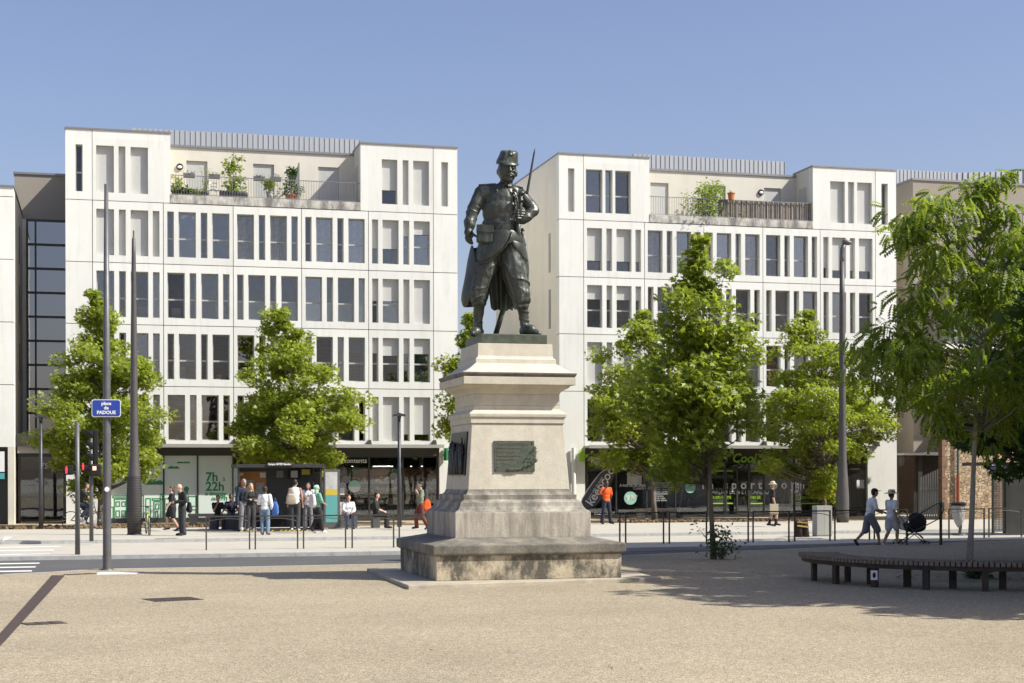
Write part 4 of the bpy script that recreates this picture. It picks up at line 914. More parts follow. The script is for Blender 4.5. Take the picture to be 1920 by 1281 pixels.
# inscription plaque with laurel, relief panel at the side
y0 = MC.y-(corner(881, 860)[0])
def WM(px, py, dy=0): p = WY(px, py, y0+dy); return p-MC
a, b = WM(926.5, 884.5), WM(1007, 827)
w1, z1 = corner(877.7, 919); w2, z2 = corner(884.3, 793.8); sl_ = (w1-w2)/(z2-z1)
def fy(z): return -(w1-sl_*(z-z1))
def leanbox(mb, x0, za, x1, zb_, d0, d1):
    vs = [(x, fy(z)-d, z) for d in (d0, d1) for x, z in ((x0, za), (x1, za), (x1, zb_), (x0, zb_))]
    mb.add(vs, [(0, 1, 2, 3), (7, 6, 5, 4), (4, 5, 1, 0), (5, 6, 2, 1), (6, 7, 3, 2), (7, 4, 0, 3)])
s = MB(); leanbox(s, a.x, a.z, b.x-.06, b.z, .03, -.01)
leanbox(s, a.x+.02, a.z+.02, a.x+.05, a.z+.05, .045, .03); leanbox(s, b.x-.11, b.z-.05, b.x-.08, b.z-.02, .045, .03)
pq = s.build('inscription_plaque', M['plaque'], pl)
ang = math.atan(sl_)
for i, (tx, sz) in enumerate((('LES LORRAINS RECONNAISSANTS A TOUS LES BRAVES', .062), ('le 11 Avril 1842 vingt deux hommes commandés', .06), ('SERGENT BLANDAN', .075), ('du 26e régiment de ligne conduits par le', .06), ('sergent furent attaqués dans la plaine', .06), ('BENI MERED', .07), ('1842', .06))):
    z = b.z-.075-i*.073; text(tx, sz, M['plaqtext'], pq, (a.x+.04, fy(z)-.034, z), name='inscription_line', rot=(R(90)-ang, 0, 0), ext=.003, sx=(.42, .42, .55, .48, .42, .7, .6)[i])
random.seed(8); s = MB()
for i in range(230):
    q = random.random(); x = a.x+.25+(b.x-a.x-.29)*q; z = a.z+.03+(b.z-a.z)*(.03+.72*max(0, (q-.25)/.75)**1.6)*random.uniform(.35, 1.1)
    an = random.uniform(.2, 1.3); l = random.uniform(.04, .075); y = fy(z)-.035-random.random()*.02
    c_, s_ = math.cos(an)*l, math.sin(an)*l
    s.add([(x-c_, y, z-s_), (x-s_*.3, y-.012, z+c_*.3), (x+c_, y-.004, z+s_), (x+s_*.3, y-.012, z-c_*.3)], [(0, 1, 2, 3), (3, 2, 1, 0)])
    s.ell((x+.01, y-.005, z), .008, None, 5, 3) if i % 4 == 0 else None
s.build('laurel_relief', M['plaque'], pq)
# side relief, in the left face of the dado
xs = -(w1-.03); s = MB(); zz0, zz1 = z1+.28, z1+1.12
def lf(y, z, d): return (-(w1-sl_*(z-z1))-d, y, z)
qa = [(-.73, zz0), (.73, zz0), (.68, zz1), (-.68, zz1)]
s.add([lf(y, z, .002) for y, z in qa]+[lf(y, z, .03) for y, z in qa], [(4, 7, 6, 5), (0, 1, 5, 4), (1, 2, 6, 5), (2, 3, 7, 6), (3, 0, 4, 7)])
rp = s.build('relief_panel', M['relief'], pl)
s = MB(); random.seed(5)
for i in range(26):
    y = random.uniform(-.6, .6); hgt = random.uniform(.35, .7); p0 = Vector(lf(y, zz0+.05, .04)); p1 = Vector(lf(y+random.uniform(-.1, .1), zz0+hgt*(zz1-zz0), .05))
    s.cap(p0, .03, p1, .045, 8); s.ell(p1+Vector((-.01, 0, .06)), (.03, .03, .04), None, 8, 5); s.cap(p1, .018, p1+Vector((-.01, random.uniform(-.15, .15), random.uniform(-.15, .18))), .014, 6)
s.build('relief_figures', M['relief'], rp, True)

# ---------------------------------------------------------------- the bronze soldier
K = (MC.x*SA+MC.y*CA)/F      # metres per photo pixel at the statue
SX = 945
def sp(x, y, d=0): return Vector(((x-SX)*K, -d*K, (628-y)*K))      # local frame: x right, -y towards viewer
DX = (SX-960)*K/1; cx = MC.x*CA-MC.y*SA
dist = MC.x*SA+MC.y*CA
loc = Vector((SA*dist+CA*((SX-960)/F*dist), CA*dist-SA*((SX-960)/F*dist), 0)); zfoot = H+(ray(SX, 628)[2])*dist
st = empty('soldier_statue', (loc.x, loc.y, ZB+.002), -YAW, 'larger than life bronze soldier in kepi, moustache and greatcoat holding a bayoneted rifle', 'statue')
def cp(s, x0, y0, d0, r0, x1, y1, d1, r1, n=14): s.cap(sp(x0, y0, d0), r0*K, sp(x1, y1, d1), r1*K, n)
def el(s, x, y, d, rx, ry, rz, rot=None): s.ell(sp(x, y, d), (rx*K, ry*K, rz*K), rot, 20, 14)
def wrinkles(axis_pts, amp, freq, seed=0):
    def fn(c, n):
        out = c.copy()
        for i in range(len(c)):
            p = Vector(c[i]); q = Vector((p.x*5, p.y*5, p.z*2.2)); a_ = noise.noise(q+Vector((seed, 0, 0)))
            f = noise.noise(Vector((p.x*3.1, p.y*3.1, p.z*13))+Vector((0, seed, 0)))
            out[i] += n[i]*(amp*(a_+.7*abs(f)-.2))
        return out
    return fn
V = .0125
def folds(c, n):
    out = c.copy()
    for i in range(len(c)):
        p = Vector(c[i]); y = 628-p.z/K; x = SX+p.x/K
        if y < 345 or y > 612: continue
        q = Vector((p.x*4, p.y*4, p.z*4)); w1_ = noise.noise(q*.6)
        if y > 470: ph = (p.z*9+(p.x*7 if x > 940 else -p.x*7)+p.y*3)+w1_*5; amp = .034 if y < 575 else .012
        elif x < 912 or x > 980: ph = p.z*20+p.x*6+w1_*6; amp = .016
        else: ph = p.x*9+p.z*4+w1_*5; amp = .008
        m_ = 1-abs(math.sin(ph*.8)); out[i] += n[i]*(amp*(m_*m_*1.6-.45)*(.5+noise.noise(q*.4+Vector((7, 3, 1)))*1.2)+.006*noise.noise(q*3))
    return out
# body in tunic, one continuous figure
s = MB()
el(s, 943, 377, 2, 34, 23, 38); el(s, 941, 390, 4, 35.5, 24.5, 26); el(s, 940, 400, 4, 34, 23, 27); el(s, 948, 357, 0, 33, 17, 17); el(s, 941, 352, -2, 33, 14, 11, (0, .08, 0))
cp(s, 905, 356, 0, 13.5, 977, 361, 0, 12.5); cp(s, 947, 420, 2, 26, 947, 434, 2, 26); el(s, 946, 446, 0, 30, 22, 22); el(s, 939, 418, 3, 35, 25, 20)
cp(s, 949, 352, 1, 13, 952, 330, 4, 12)                                                     # neck
el(s, 952, 317, 6, 18, 19, 22, (0, .06, 0)); el(s, 953, 328, 10, 14.5, 14, 13.5)               # skull, jaw
cp(s, 957.5, 313, 24.5, 2.3, 958.5, 321.5, 28.5, 3.2, 8); el(s, 956.5, 309.5, 21.5, 13, 4, 2.4, (0, .12, 0)); cp(s, 945, 322, 19, 4.2, 949, 330, 18, 3.4, 8); cp(s, 967, 323, 17, 3.8, 965, 330, 17, 3.2, 8)
el(s, 956.5, 337, 20.5, 6.5, 4.5, 4); el(s, 957, 331.5, 22, 5.5, 3.5, 1.3); el(s, 957, 334, 22, 4.5, 3.5, 1.2)
for q in (950.5, 963.5): el(s, q, 315.2, 22.0, 3.0, 2.2, 1.9)
el(s, 934.8, 319, 3, 2.6, 4, 6); el(s, 969.5, 322, 0, 2.6, 4, 6)
# right arm hanging forward, left arm folded across the chest
cp(s, 904, 357, 1, 13.5, 888, 393, 6, 12.3); cp(s, 888, 393, 6, 12, 883, 416, 13, 10.6); cp(s, 883, 413, 13, 10.8, 882, 422, 15, 10.9, 14); cp(s, 881, 424, 16, 7.5, 880, 436, 19, 8.5)
cp(s, 979, 363, 1, 12.8, 1001, 392, 8, 11.8); cp(s, 1001, 393, 9, 11.5, 984, 410, 22, 9); cp(s, 988, 407, 20, 10.4, 981, 411, 23, 10.4)
# sleeve folds
for i, (x, y, r_) in enumerate(((901, 370, 13.2), (897, 378, 13.2), (893, 386, 13), (889.5, 394, 13), (886.5, 401, 12.2), (885, 408, 11.6))): el(s, x, y, 3+i*1.6, r_*.90, r_*.90, 2.2, (0, .35+.1*math.sin(i*2), 0))
for i, (x, y, r_) in enumerate(((987, 375, 12.6), (993, 382, 12.6), (1000, 389, 12.2), (1003, 396, 12))): el(s, x, y, 4+i*2, r_*.88, r_*.92, 2.2, (0, -.7-.25*i, 0))
for i in range(3): el(s, 997-i*4.5, 401+i*3, 13+i*3, 2.2, 11, 10.6, (0, .7, 0))
# legs: breeches bunched over gaiters, boots
cp(s, 923, 455, 2, 25, 907, 510, 7, 23.5); cp(s, 907, 510, 7, 23, 900, 545, 10, 19); el(s, 898, 555, 9, 18.5, 18, 15); el(s, 899, 566, 8, 14.5, 15, 8)
cp(s, 899, 566, 6, 11.5, 897, 596, 2, 9.2); cp(s, 897, 596, 2, 9, 898, 616, 2, 8); cp(s, 899, 618, -2, 9.5, 893, 619.5, 12, 9.6); cp(s, 893, 621, 12, 9, 887, 624, 27, 6)
cp(s, 958, 462, 2, 27, 967, 515, 10, 24.5); cp(s, 967, 515, 10, 24, 976, 549, 12, 19.5); el(s, 978.5, 560, 11, 19, 18, 14); el(s, 979, 571, 10, 15, 15, 8)
cp(s, 980, 569, 8, 11.5, 983, 594, 4, 9.2); cp(s, 983, 594, 4, 9, 985, 614, 3, 8.5); cp(s, 984, 617, 0, 10.2, 996, 616, 12, 10.6); cp(s, 996, 618.5, 12, 10, 1010, 624, 20, 6)
for (x, y, r_, a_) in ((901, 545, 18, .3), (898, 553, 18.5, -.2), (897, 561, 17.3, .25), (976, 549, 18.5, -.3), (979, 557, 18.7, .2), (979, 565, 17.5, -.2), (906, 528, 20.3, .5), (972, 530, 21, -.5)): el(s, x, y, 9, r_*.97, r_*.97, 2.4, (.1, a_, 0))
for (x, y) in ((897, 584), (897, 592), (898, 600), (983, 582), (983.5, 590), (984, 598), (984.5, 606)): el(s, x, y, 3.5, 10, 10, 1.5, (0, .1, 0))
body = remesh(s, 'body', V, M['bronze'], st, 1, folds)
# hands
s = MB()
el(s, 882, 439, 19, 8, 5, 9, (0, .2, 0))
for k, (a_, ln) in enumerate(((-3.5, 10.5), (-.5, 12), (2.6, 11.5))):
    cp(s, 880+a_*1.3, 444, 19, 2.7, 882+a_*1.4, 444+ln*.6, 21, 2.4, 8); cp(s, 882+a_*1.4, 444+ln*.6, 21, 2.3, 885+a_, 444+ln, 19, 1.9, 8)
cp(s, 888, 438, 20, 2.8, 893, 442, 24, 2.5, 8); cp(s, 893, 442, 24, 2.3, 900.5, 446.5, 26, 1.8, 8); cp(s, 876, 440, 18, 2.4, 876, 449, 20, 2, 8)
remesh(s, 'right_hand', .007, M['bronze'], body, 1).name = 'hand'
s = MB(); el(s, 978.5, 405, 25, 6.5, 5.5, 8.5)
for k in range(4): cp(s, 984, 397.5+k*4.6, 28, 2.5, 972, 396.5+k*4.9, 33.5, 2.5, 8); cp(s, 972, 396.5+k*4.9, 33.5, 2.3, 969, 398+k*4.7, 27, 2.0, 8)
cp(s, 984, 398, 24, 2.8, 978, 391, 31, 2.4, 8)
remesh(s, 'hand', .007, M['bronze'], body, 1)
# kepi
s = MB()
def ringp(cx_, cy_, d, rx, rd, tx, tz, n=28): return [sp(cx_+rx*math.cos(q), cy_+tx*rx*math.cos(q)-tz*rd*math.sin(q)*-1, d+rd*math.sin(q)) for q in [2*math.pi*i/n for i in range(n)]]
rr = [ringp(952, 306, 2, 20.6, 22, .10, .16), ringp(952.3, 301, 2.5, 20.4, 22, .10, .16), ringp(953, 298, 3, 19.9, 21.4, .10, .17), ringp(955, 290.5, 5, 18.0, 18.6, .08, .20), ringp(956, 285, 6, 17.0, 17.2, .07, .22), ringp(956.4, 282, 6.5, 15.9, 16, .07, .24), ringp(956.4, 280, 6.5, 13.2, 13.2, .07, .24), ringp(956.4, 279.6, 6.5, 7, 7, .07, .24)]
vs = [p for q in rr for p in q]; n = 28; fs = [(i*n+k, i*n+(k+1) % n, (i+1)*n+(k+1) % n, (i+1)*n+k) for i in range(len(rr)-1) for k in range(n)]+[tuple((len(rr)-1)*n+k for k in range(n)), tuple(reversed(range(n)))]
s.add(vs, fs); kp = s.build('kepi', M['bronze'], st, True)
s = MB(); vs = []
for r_, dy_, th in ((1.0, -1, 0), (1.10, 3.0, 0), (1.17, 7.0, 0), (1.17, 8.6, 1), (1.10, 4.8, 1), (1.0, 1.5, 1)):
    vs += [sp(952.8+20.8*r_*math.cos(q)*.98, 303.5+dy_*math.sin(math.pi*(q-.2)/2.5)**.8+1.8*math.cos(q), 3+22*r_*math.sin(q)) for q in np.linspace(.21, 2.69, 18)]
fs = [((i % 6)*18+k, (i % 6)*18+k+1, ((i+1) % 6)*18+k+1, ((i+1) % 6)*18+k) for i in range(6) for k in range(17)]
s.add(vs, fs).build('visor', M['bronze'], kp, True)
s = MB(); s.tube([sp(958, 291, 20.5), sp(958, 291, 23.5)], [5.2*K, 4.2*K], 14); s.ell(sp(958, 291, 23.5), 2.2*K); s.ell(sp(958, 284.5, 22), (1.8*K, 1.8*K, 3*K))
for i in range(8): q = i*math.pi/4; s.ell(sp(958+6*math.cos(q), 291+6*math.sin(q), 21.5), 1.5*K, None, 8, 5)
s.build('badge', M['bronze'], kp, True)
# moustache, brows, eyes
s = MB(); cp(s, 957.5, 326.5, 26.5, 2.0, 951.5, 328.3, 24.5, 2.3, 8); cp(s, 951.5, 328.3, 24.5, 2.2, 946.5, 330.5, 21, 1.1, 8); cp(s, 958.5, 326.5, 26.5, 2.0, 964, 328.8, 24, 2.2, 8); cp(s, 964, 328.8, 24, 2, 968, 331, 20.5, 1, 8); s.build('moustache', M['bronze'], st, True)
s = MB(); cp(s, 945, 311.8, 21, 1.4, 954, 310.3, 24.6, 1.9, 8); cp(s, 968, 312.8, 20, 1.4, 960, 310.8, 24.6, 1.9, 8); s.build('eyebrow', M['bronze'], st, True)
# collar, epaulette straps, buttons, belt
s = MB(); n = 24
for y_, r_ in ((343, 13.5), (349, 16)): pass
vs = []
for (y_, r_) in ((339.5, 12.8), (348.5, 15.8), (349.5, 13.5), (341, 11)): vs += [sp(950+r_*math.cos(q), y_+(1.5 if math.sin(q) > .7 else 0)+1.2*math.cos(q), 3+r_*math.sin(q)*.95) for q in np.linspace(1.75, 1.75+5.9, n)]
s.add(vs, [((i % 4)*n+k, (i % 4)*n+k+1, ((i+1) % 4)*n+k+1, ((i+1) % 4)*n+k) for i in range(4) for k in range(n-1)]); s.build('collar', M['bronze'], st, True)
s = MB(); s.bar(sp(899, 343.5, 1), sp(931, 341.5, 1), 9*K, 2.2*K); s.bar(sp(964, 345, 1), sp(982, 349.5, 1), 9*K, 2.2*K); s.build('shoulder_strap', M['bronze'], st)
s = MB()
for i in range(5):
    for (x_, k_) in ((933-i*-.6, 0), (968-i*.3, 1)):
        y_ = 357+i*14; xx = x_+i*(1 if k_ == 0 else -1)*.6; d = 21-abs(xx-948)*.18+3*math.sin(i*.6)
        s.ell(sp(xx, y_, d+1), (2.9*K, 2.4*K, 2.9*K), None, 10, 6)
s.build('button', M['bronze'], body, True)
s = MB(); n = 30
vs = []
for (y_, rr_) in ((421.5, 1.0), (433.5, 1.0), (433.5, .93), (421.5, .93)): vs += [sp(941+35.5*rr_*math.cos(q), y_+1.5*math.cos(q), 3+27.5*rr_*math.sin(q)) for q in [2*math.pi*i/n for i in range(n)]]
s.add(vs, [((i % 4)*n+k, (i % 4)*n+(k+1) % n, ((i+1) % 4)*n+(k+1) % n, ((i+1) % 4)*n+k) for i in range(4) for k in range(n)])
s.cbox(sp(950, 427.8, 31.5), 15*K, 3*K, 12.5*K); s.build('belt', M['bronze'], st, False)
def bevel(o, w_=.02, sg=3): b = o.modifiers.new('b', 'BEVEL'); b.width = w_; b.segments = sg; return o
s = MB(); s.box(-15*K, -8*K, -13*K, 15*K, 8*K, 9*K); s.xf(Matrix.Translation(sp(910.5, 443, 29)) @ Matrix.Rotation(.06, 4, 'Y')); bevel(s.build('cartridge_pouch', M['bronze'], st), .03)
s = MB(); s.box(-16*K, -9.5*K, -2*K, 16*K, 8*K, 11.5*K); s.xf(Matrix.Translation(sp(911, 435, 29)) @ Matrix.Rotation(.06, 4, 'Y')); s.cap(sp(898, 424, 24), 2*K, sp(905, 421, 22), 2*K); bevel(s.build('pouch_flap', M['bronze'], st), .03)
# greatcoat skirt: front apron, turned back flaps, tail behind the legs
def cloth(name, rows, th=2.2, n=10, sub=2):
    # rows of (x,y,d) points; a surface through them given a thickness
    m_ = len(rows[0]); s = MB(); vs = [sp(*p) for r_ in rows for p in r_]
    s.add(vs, [(i*m_+k, i*m_+k+1, (i+1)*m_+k+1, (i+1)*m_+k) for i in range(len(rows)-1) for k in range(m_-1)])
    o = s.build(name, M['bronze'], st, True); so_ = o.modifiers.new('t', 'SOLIDIFY'); so_.thickness = th*K; so_.offset = 0
    sb = o.modifiers.new('s', 'SUBSURF'); sb.levels = 2; sb.render_levels = 2; return o
cloth('coat_front', [
    [(914, 432, 18), (924, 431, 28), (938, 431, 33), (954, 431, 33), (968, 431, 27), (976, 432, 12), (980, 433, -4)],
    [(903, 448, 16), (918, 449, 30), (935, 450, 36), (952, 447, 37), (968, 443, 30), (982, 446, 14), (987, 448, -6)],
    [(891, 470, 12), (908, 471, 31), (927, 467, 38), (945, 460, 38), (960, 449, 34), (984, 460, 16), (990, 464, -8)],
    [(885, 489, 6), (900, 492, 27), (916, 489, 34), (932, 479, 36), (948, 464, 37), (958, 449, 36), (970, 455, 26)]])
cloth('coat_flap_left', [
    [(890, 452, 10), (882, 456, -2), (890, 460, -14), (905, 450, -24)],
    [(893, 488, 22), (875, 483, -2), (880, 486, -18), (905, 480, -28)],
    [(904, 512, 29), (871, 512, 4), (875, 512, -20), (905, 510, -30)],
    [(893, 541, 26), (865, 538, 0), (870, 538, -22), (904, 535, -32)],
    [(880, 562, 17), (862, 558, -4), (867, 558, -24), (900, 560, -34)],
    [(882, 570, 0), (868, 571, -5), (872, 571, -24), (900, 568, -34)]], 3).name = 'coat_flap'
cloth('coat_flap_right', [
    [(958, 450, 34), (972, 452, 28), (984, 455, 12), (987, 456, -10), (970, 450, -26)],
    [(964, 462, 32), (979, 468, 25), (990, 478, 8), (992, 480, -12), (972, 480, -30)],
    [(978, 478, 22), (988, 486, 12), (993, 500, 2), (993, 505, -14), (972, 505, -32)],
    [(986, 498, 10), (991, 512, 6), (991, 522, -4), (989, 530, -16), (970, 535, -34)],
    [(985, 512, 6), (989, 528, 0), (988, 538, -6), (986, 546, -18), (968, 560, -34)]], 3).name = 'coat_flap'
rows = []
for j, y_ in enumerate((450, 480, 520, 555, 577)):
    x0, x1 = ((905, 978), (910, 974), (916, 968), (919, 965), (921, 963))[j]
    rows.append([(x0+(x1-x0)*i/15, y_-(3 if i % 4 < 2 else 0)*(j == 4), -20-j*2+3*math.sin(i*1.1+.6*math.sin(i))*(j/3)) for i in range(16)])
cloth('coat_tail', rows, 3)
s = MB()           # piping along the coat edge
s.tube([sp(887, 491, 10), sp(900, 494, 28), sp(916, 491, 36), sp(932, 481, 38), sp(948, 466, 39.5), sp(958, 450, 38), sp(961, 436, 34)], 1.3*K, 8); s.build('coat_edge', M['bronze'], st, True)
# rifle with bayonet, bayonet hilt, scabbard
rf = MB(); rf.tube([sp(979, 360, 31), sp(976, 400, 31), sp(973, 420, 28)], [3.4*K, 4*K, 4.6*K], 12); rf.tube([sp(973, 420, 28), sp(969, 470, 6)], [4.6*K, 5*K], 12); rf.bar(sp(969, 470, 6), sp(948, 560, -38), 9*K, 6*K); rf.bar(sp(948, 560, -38), sp(928, 625, -42), 10*K, 5*K)
rf.cbox(sp(977.5, 378, 32), 9*K, 8*K, 4*K); rf.cbox(sp(979, 364, 31), 10*K, 9*K, 4*K); ro = rf.build('rifle', M['bronze'], st, True)
s = MB(); s.bar(sp(980, 363, 31), sp(991, 362, 30), 5*K, 4*K)
a_, b_ = sp(989, 366, 30), sp(1004.5, 279, 30); s.add([a_+Vector((-2.6*K, 0, 0)), a_+Vector((0, -1.5*K, 0)), a_+Vector((2.6*K, 0, 0)), a_+Vector((0, 1.5*K, 0)), b_.lerp(a_, .12)+Vector((-1.7*K, 0, 0)), b_.lerp(a_, .12)+Vector((0, -1*K, 0)), b_.lerp(a_, .12)+Vector((1.7*K, 0, 0)), b_.lerp(a_, .12)+Vector((0, 1*K, 0)), b_], [(3, 2, 1, 0), (0, 1, 5, 4), (1, 2, 6, 5), (2, 3, 7, 6), (3, 0, 4, 7), (4, 5, 8), (5, 6, 8), (6, 7, 8), (7, 4, 8)]); s.build('bayonet', M['bronze'], ro)
s = MB(); s.tube([sp(979, 457, 8), sp(980.5, 440, 9), sp(981, 430, 9)], [2.8*K, 2.6*K, 3.2*K], 10); s.ell(sp(981, 429, 9), 3.8*K); s.bar(sp(974, 456, 8), sp(985, 455, 8), 3*K, 2.5*K); s.tube([sp(979, 458, 6), sp(984, 500, -14)], [3*K, 2*K], 8); s.build('sword_hilt', M['bronze'], st, True)
s = MB(); s.bar(sp(958, 437, 33), sp(950, 463, 38), 2.4*K, 1.5*K); s.tube([sp(962, 356, 20), sp(971, 372, 20), sp(973, 392, 24), sp(966, 408, 22)], 1.5*K, 8); s.build('cord', M['bronze'], st, True)

# ================================================================ TREES
def limbs(s, root, targets, r0, rng, hbase, hgap):
    for c in targets:
        zb = max(hbase, min(c[2]-.5-.5*rng.random(), c[2]*.85)); b = Vector((root[0], root[1], zb)); e = Vector(c)
        m = b.lerp(e, .5)+Vector((rng.uniform(-.12, .12), rng.uniform(-.12, .12), -.08)); r_ = max(.014, r0*(1-zb/hgap)*.45)
        s.tube([b, m, e], [r_, r_*.7, r_*.25], 5)
def tree(name, base, h, prof, hb, label, seed, m, bark, size, nclump, per, shape, sig=.32, trunk_r=.11, group='young street trees', lean=(0, 0), droop=.3, pin=False, squash=1.0, wob=.3, holes=0, crown_off=(0, 0), flat=.6, sil=None, grp=3):
    if sil:
        bx_ = Vector(base); tb = bx_.x*SA+bx_.y*CA; br_ = bx_.x*CA-bx_.y*SA
        rw = sorted([(H+(893-py)/F*tb-bx_.z, (xl-960)/F*tb-br_, (xr-960)/F*tb-br_) for py, xl, xr in sil])
        sz, sl_, sr_ = zip(*rw); rm0 = max((q[2]-q[1])/2 for q in rw); hb = sz[0]+sig*.5; h = sz[-1]-sig*.2; wob *= .4
    rng = random.Random(seed); t = empty(name, base, 0, label, 'tree', group); cs = []; tries = 0
    ph = [rng.uniform(0, 6.28) for _ in range(4)]
    while len(cs) < nclump and tries < 60000:
        tries += 1; z = hb+(h-hb)*rng.random(); zf = (z-hb)/(h-hb)
        if sil:
            xl = float(np.interp(z, sz, sl_)); xr = float(np.interp(z, sz, sr_)); rmax = max(.05, (xr-xl)/2-sig*.8); co_ = ((xl+xr)/2*CA, -(xl+xr)/2*SA); rtop = rm0
        else: rmax = float(np.interp(zf, *zip(*prof))); co_ = crown_off; rtop = max(p[1] for p in prof)
        a = rng.uniform(0, 6.283)
        if rng.random() > (rmax/rtop)**1.5+.04: continue
        rm = rmax*(1+wob*(math.sin(3*a+ph[0]+z*1.7)+math.sin(2*a+ph[1]-z*2.3))*.5)
        r_ = rm*math.sqrt(rng.uniform(.05, 1)); 
        q0 = ((0 if sil else lean[0]*z/h)+co_[0]+r_*math.cos(a), lean[1]*z/h+co_[1]+r_*math.sin(a), z)
        for _ in range(grp): cs.append((q0[0]+rng.gauss(0, sig*.95), q0[1]+rng.gauss(0, sig*.95), q0[2]+rng.gauss(0, sig*.6)))
    if sil:
        for i in range(7):
            z = h-(h-hb)*.045*i; xl = float(np.interp(z, sz, sl_)); xr = float(np.interp(z, sz, sr_)); xc = (xl+xr)/2
            for q in range(2): xx = xc+(rng.random()-.5)*max(0, (xr-xl)-sig*1.6); cs.append((xx*CA, -xx*SA+rng.gauss(0, .1), z))
    s = MB(); nseg = 9; pts = []; rad = []
    for i in range(nseg+1):
        f = i/nseg; pts.append((lean[0]*f+.05*math.sin(f*7+ph[2])*f, lean[1]*f+.05*math.sin(f*6+ph[3]), h*.96*f)); rad.append(max(.01, trunk_r*(1-f*.93)*(1.35 if i == 0 else 1)))
    s.tube(pts, rad, 10); limbs(s, (lean[0]*.5+crown_off[0]*.3, lean[1]*.5+crown_off[1]*.3), cs, trunk_r, rng, hb*.92, h)
    s.build('trunk', bark, t, True)
    sg = [sig*rng.uniform(.6, 1.25)*(1 if (not sil or i < len(cs)-14) else .55+.06*((i-len(cs)+14)*0)) for i, _ in enumerate(cs)]
    if not pin:
        V, k, n = leaves_np(cs, sg, per, size, seed, shape, droop, flat); put(mesh_np('crown', V, k, n, m), 'crown', t)
    else:
        f = pinnate(); sh = [p for q in f for p in q]; V, k, n = leaves_np(cs, sg, per, size, seed, sh, droop, flat)
        put(mesh_np('crown', V, k, n, m, [[4*i, 4*i+1, 4*i+2, 4*i+3] for i in range(len(f))]), 'crown', t)
    return t
SW = [(0, .45), (.1, .85), (.25, 1.0), (.4, .88), (.55, .55), (.7, .42), (.85, .26), (1, .06)]
def P(sc, k=SW): return [(a, b*sc) for a, b in k]
SIL = {}
def gp(px, Y): return (S(px, Y), Y, .04)
hh = lambda px, py, Y: WY(px, py, Y).z-.04
TY = 64.3
tree('plane_tree', gp(188, TY), hh(180, 548, TY), P(2.75), 1.7, 'bushy green street tree behind the blue street sign, far left', 11, M['leaf'], M['bark'], .155, 220, 100, STAR, sil=[(546, 163, 187), (575, 142, 205), (610, 127, 232), (650, 130, 250), (700, 112, 290), (740, 95, 318), (780, 84, 322), (820, 88, 305), (860, 98, 300), (900, 118, 300), (925, 135, 250)], sig=.30)
tree('plane_tree', gp(562, TY), hh(525, 582, TY), P(2.75, [(0, .5), (.12, .95), (.3, 1.0), (.45, .8), (.58, .55), (.75, .42), (.9, .25), (1, .08)]), 2.6, 'full green street tree rising behind the bus shelter', 12, M['leaf'], M['bark'], .155, 225, 100, STAR, sil=[(580, 503, 540), (620, 488, 582), (660, 473, 602), (700, 462, 640), (740, 455, 678), (780, 443, 692), (820, 442, 692), (850, 450, 670), (890, 475, 655)], sig=.30, lean=(-.6, 0))
tree('plane_tree', gp(884, TY), hh(884, 592, TY), P(1.7), 3.0, 'street tree half hidden behind the statue pedestal', 13, M['leaf'], M['bark'], .15, 80, 110, STAR, sil=[(590, 872, 897), (640, 858, 905), (680, 838, 915), (720, 828, 930), (760, 816, 935), (800, 811, 930), (835, 828, 915)], sig=.34)
tree('plane_tree', gp(1227, TY), hh(1205, 590, TY), P(2.6, [(0, .5), (.15, .95), (.35, 1.0), (.5, .85), (.7, .65), (.9, .4), (1, .1)]), 2.5, 'light green street tree behind the dark barriers, just right of the pedestal', 14, M['leaf'], M['bark'], .15, 205, 98, STAR, sil=[(588, 1198, 1218), (620, 1163, 1232), (660, 1128, 1262), (700, 1108, 1275), (760, 1094, 1292), (820, 1094, 1300), (860, 1120, 1290), (895, 1140, 1265)], sig=.30, lean=(-.3, 0))
tree('plane_tree', gp(1548, TY), hh(1535, 588, TY), P(2.75, [(0, .35), (.15, .75), (.3, 1.0), (.45, .9), (.6, .6), (.8, .45), (.92, .3), (1, .1)]), 1.7, 'light green street tree partly behind the tall lamp column at right', 15, M['leaf'], M['bark'], .155, 220, 100, STAR, sil=[(587, 1498, 1532), (620, 1473, 1562), (660, 1468, 1602), (700, 1458, 1628), (740, 1443, 1655), (780, 1422, 1684), (820, 1412, 1672), (860, 1425, 1625), (900, 1445, 1605), (938, 1500, 1572)], sig=.30, lean=(-.4, 0))
b5 = G(1338, 1048); t5 = b5.x*SA+b5.y*CA
MAP = [(0, .3), (.08, .7), (.2, 1.0), (.35, .95), (.5, .72), (.6, .62), (.72, .5), (.8, .22), (.9, .2), (1, .06)]
tree('maple_tree', (b5.x, b5.y, 0), H+(893-452)/F*t5, P(1.72, MAP), 2.35, 'near star leaved tree growing from the plaza right of the pedestal', 21, M['leaf2'], M['bark'], .155, 180, 60, STAR, sil=[(448, 1300, 1326), (480, 1284, 1334), (510, 1280, 1344), (545, 1282, 1342), (568, 1245, 1396), (600, 1233, 1404), (640, 1222, 1408), (680, 1205, 1405), (712, 1180, 1432), (750, 1180, 1455), (790, 1190, 1445), (830, 1205, 1405), (870, 1240, 1365), (905, 1262, 1330)], sig=.22, trunk_r=.064, group='trees on the plaza', lean=(-.42, 0), droop=.7, wob=.35, flat=.8)
bush('trunk_shoots', (b5.x+.12, b5.y-.2, 0), .38, .75, 'leafy shoots sprouting around the foot of the near plaza tree', m='leafd', size=.09, count=16, nc=26, seed=30)
b7 = G(1813, 1084); t7 = b7.x*SA+b7.y*CA
LOC = [(0, .55), (.15, .9), (.35, 1.0), (.6, .92), (.75, .8), (.88, .75), (1, .3)]
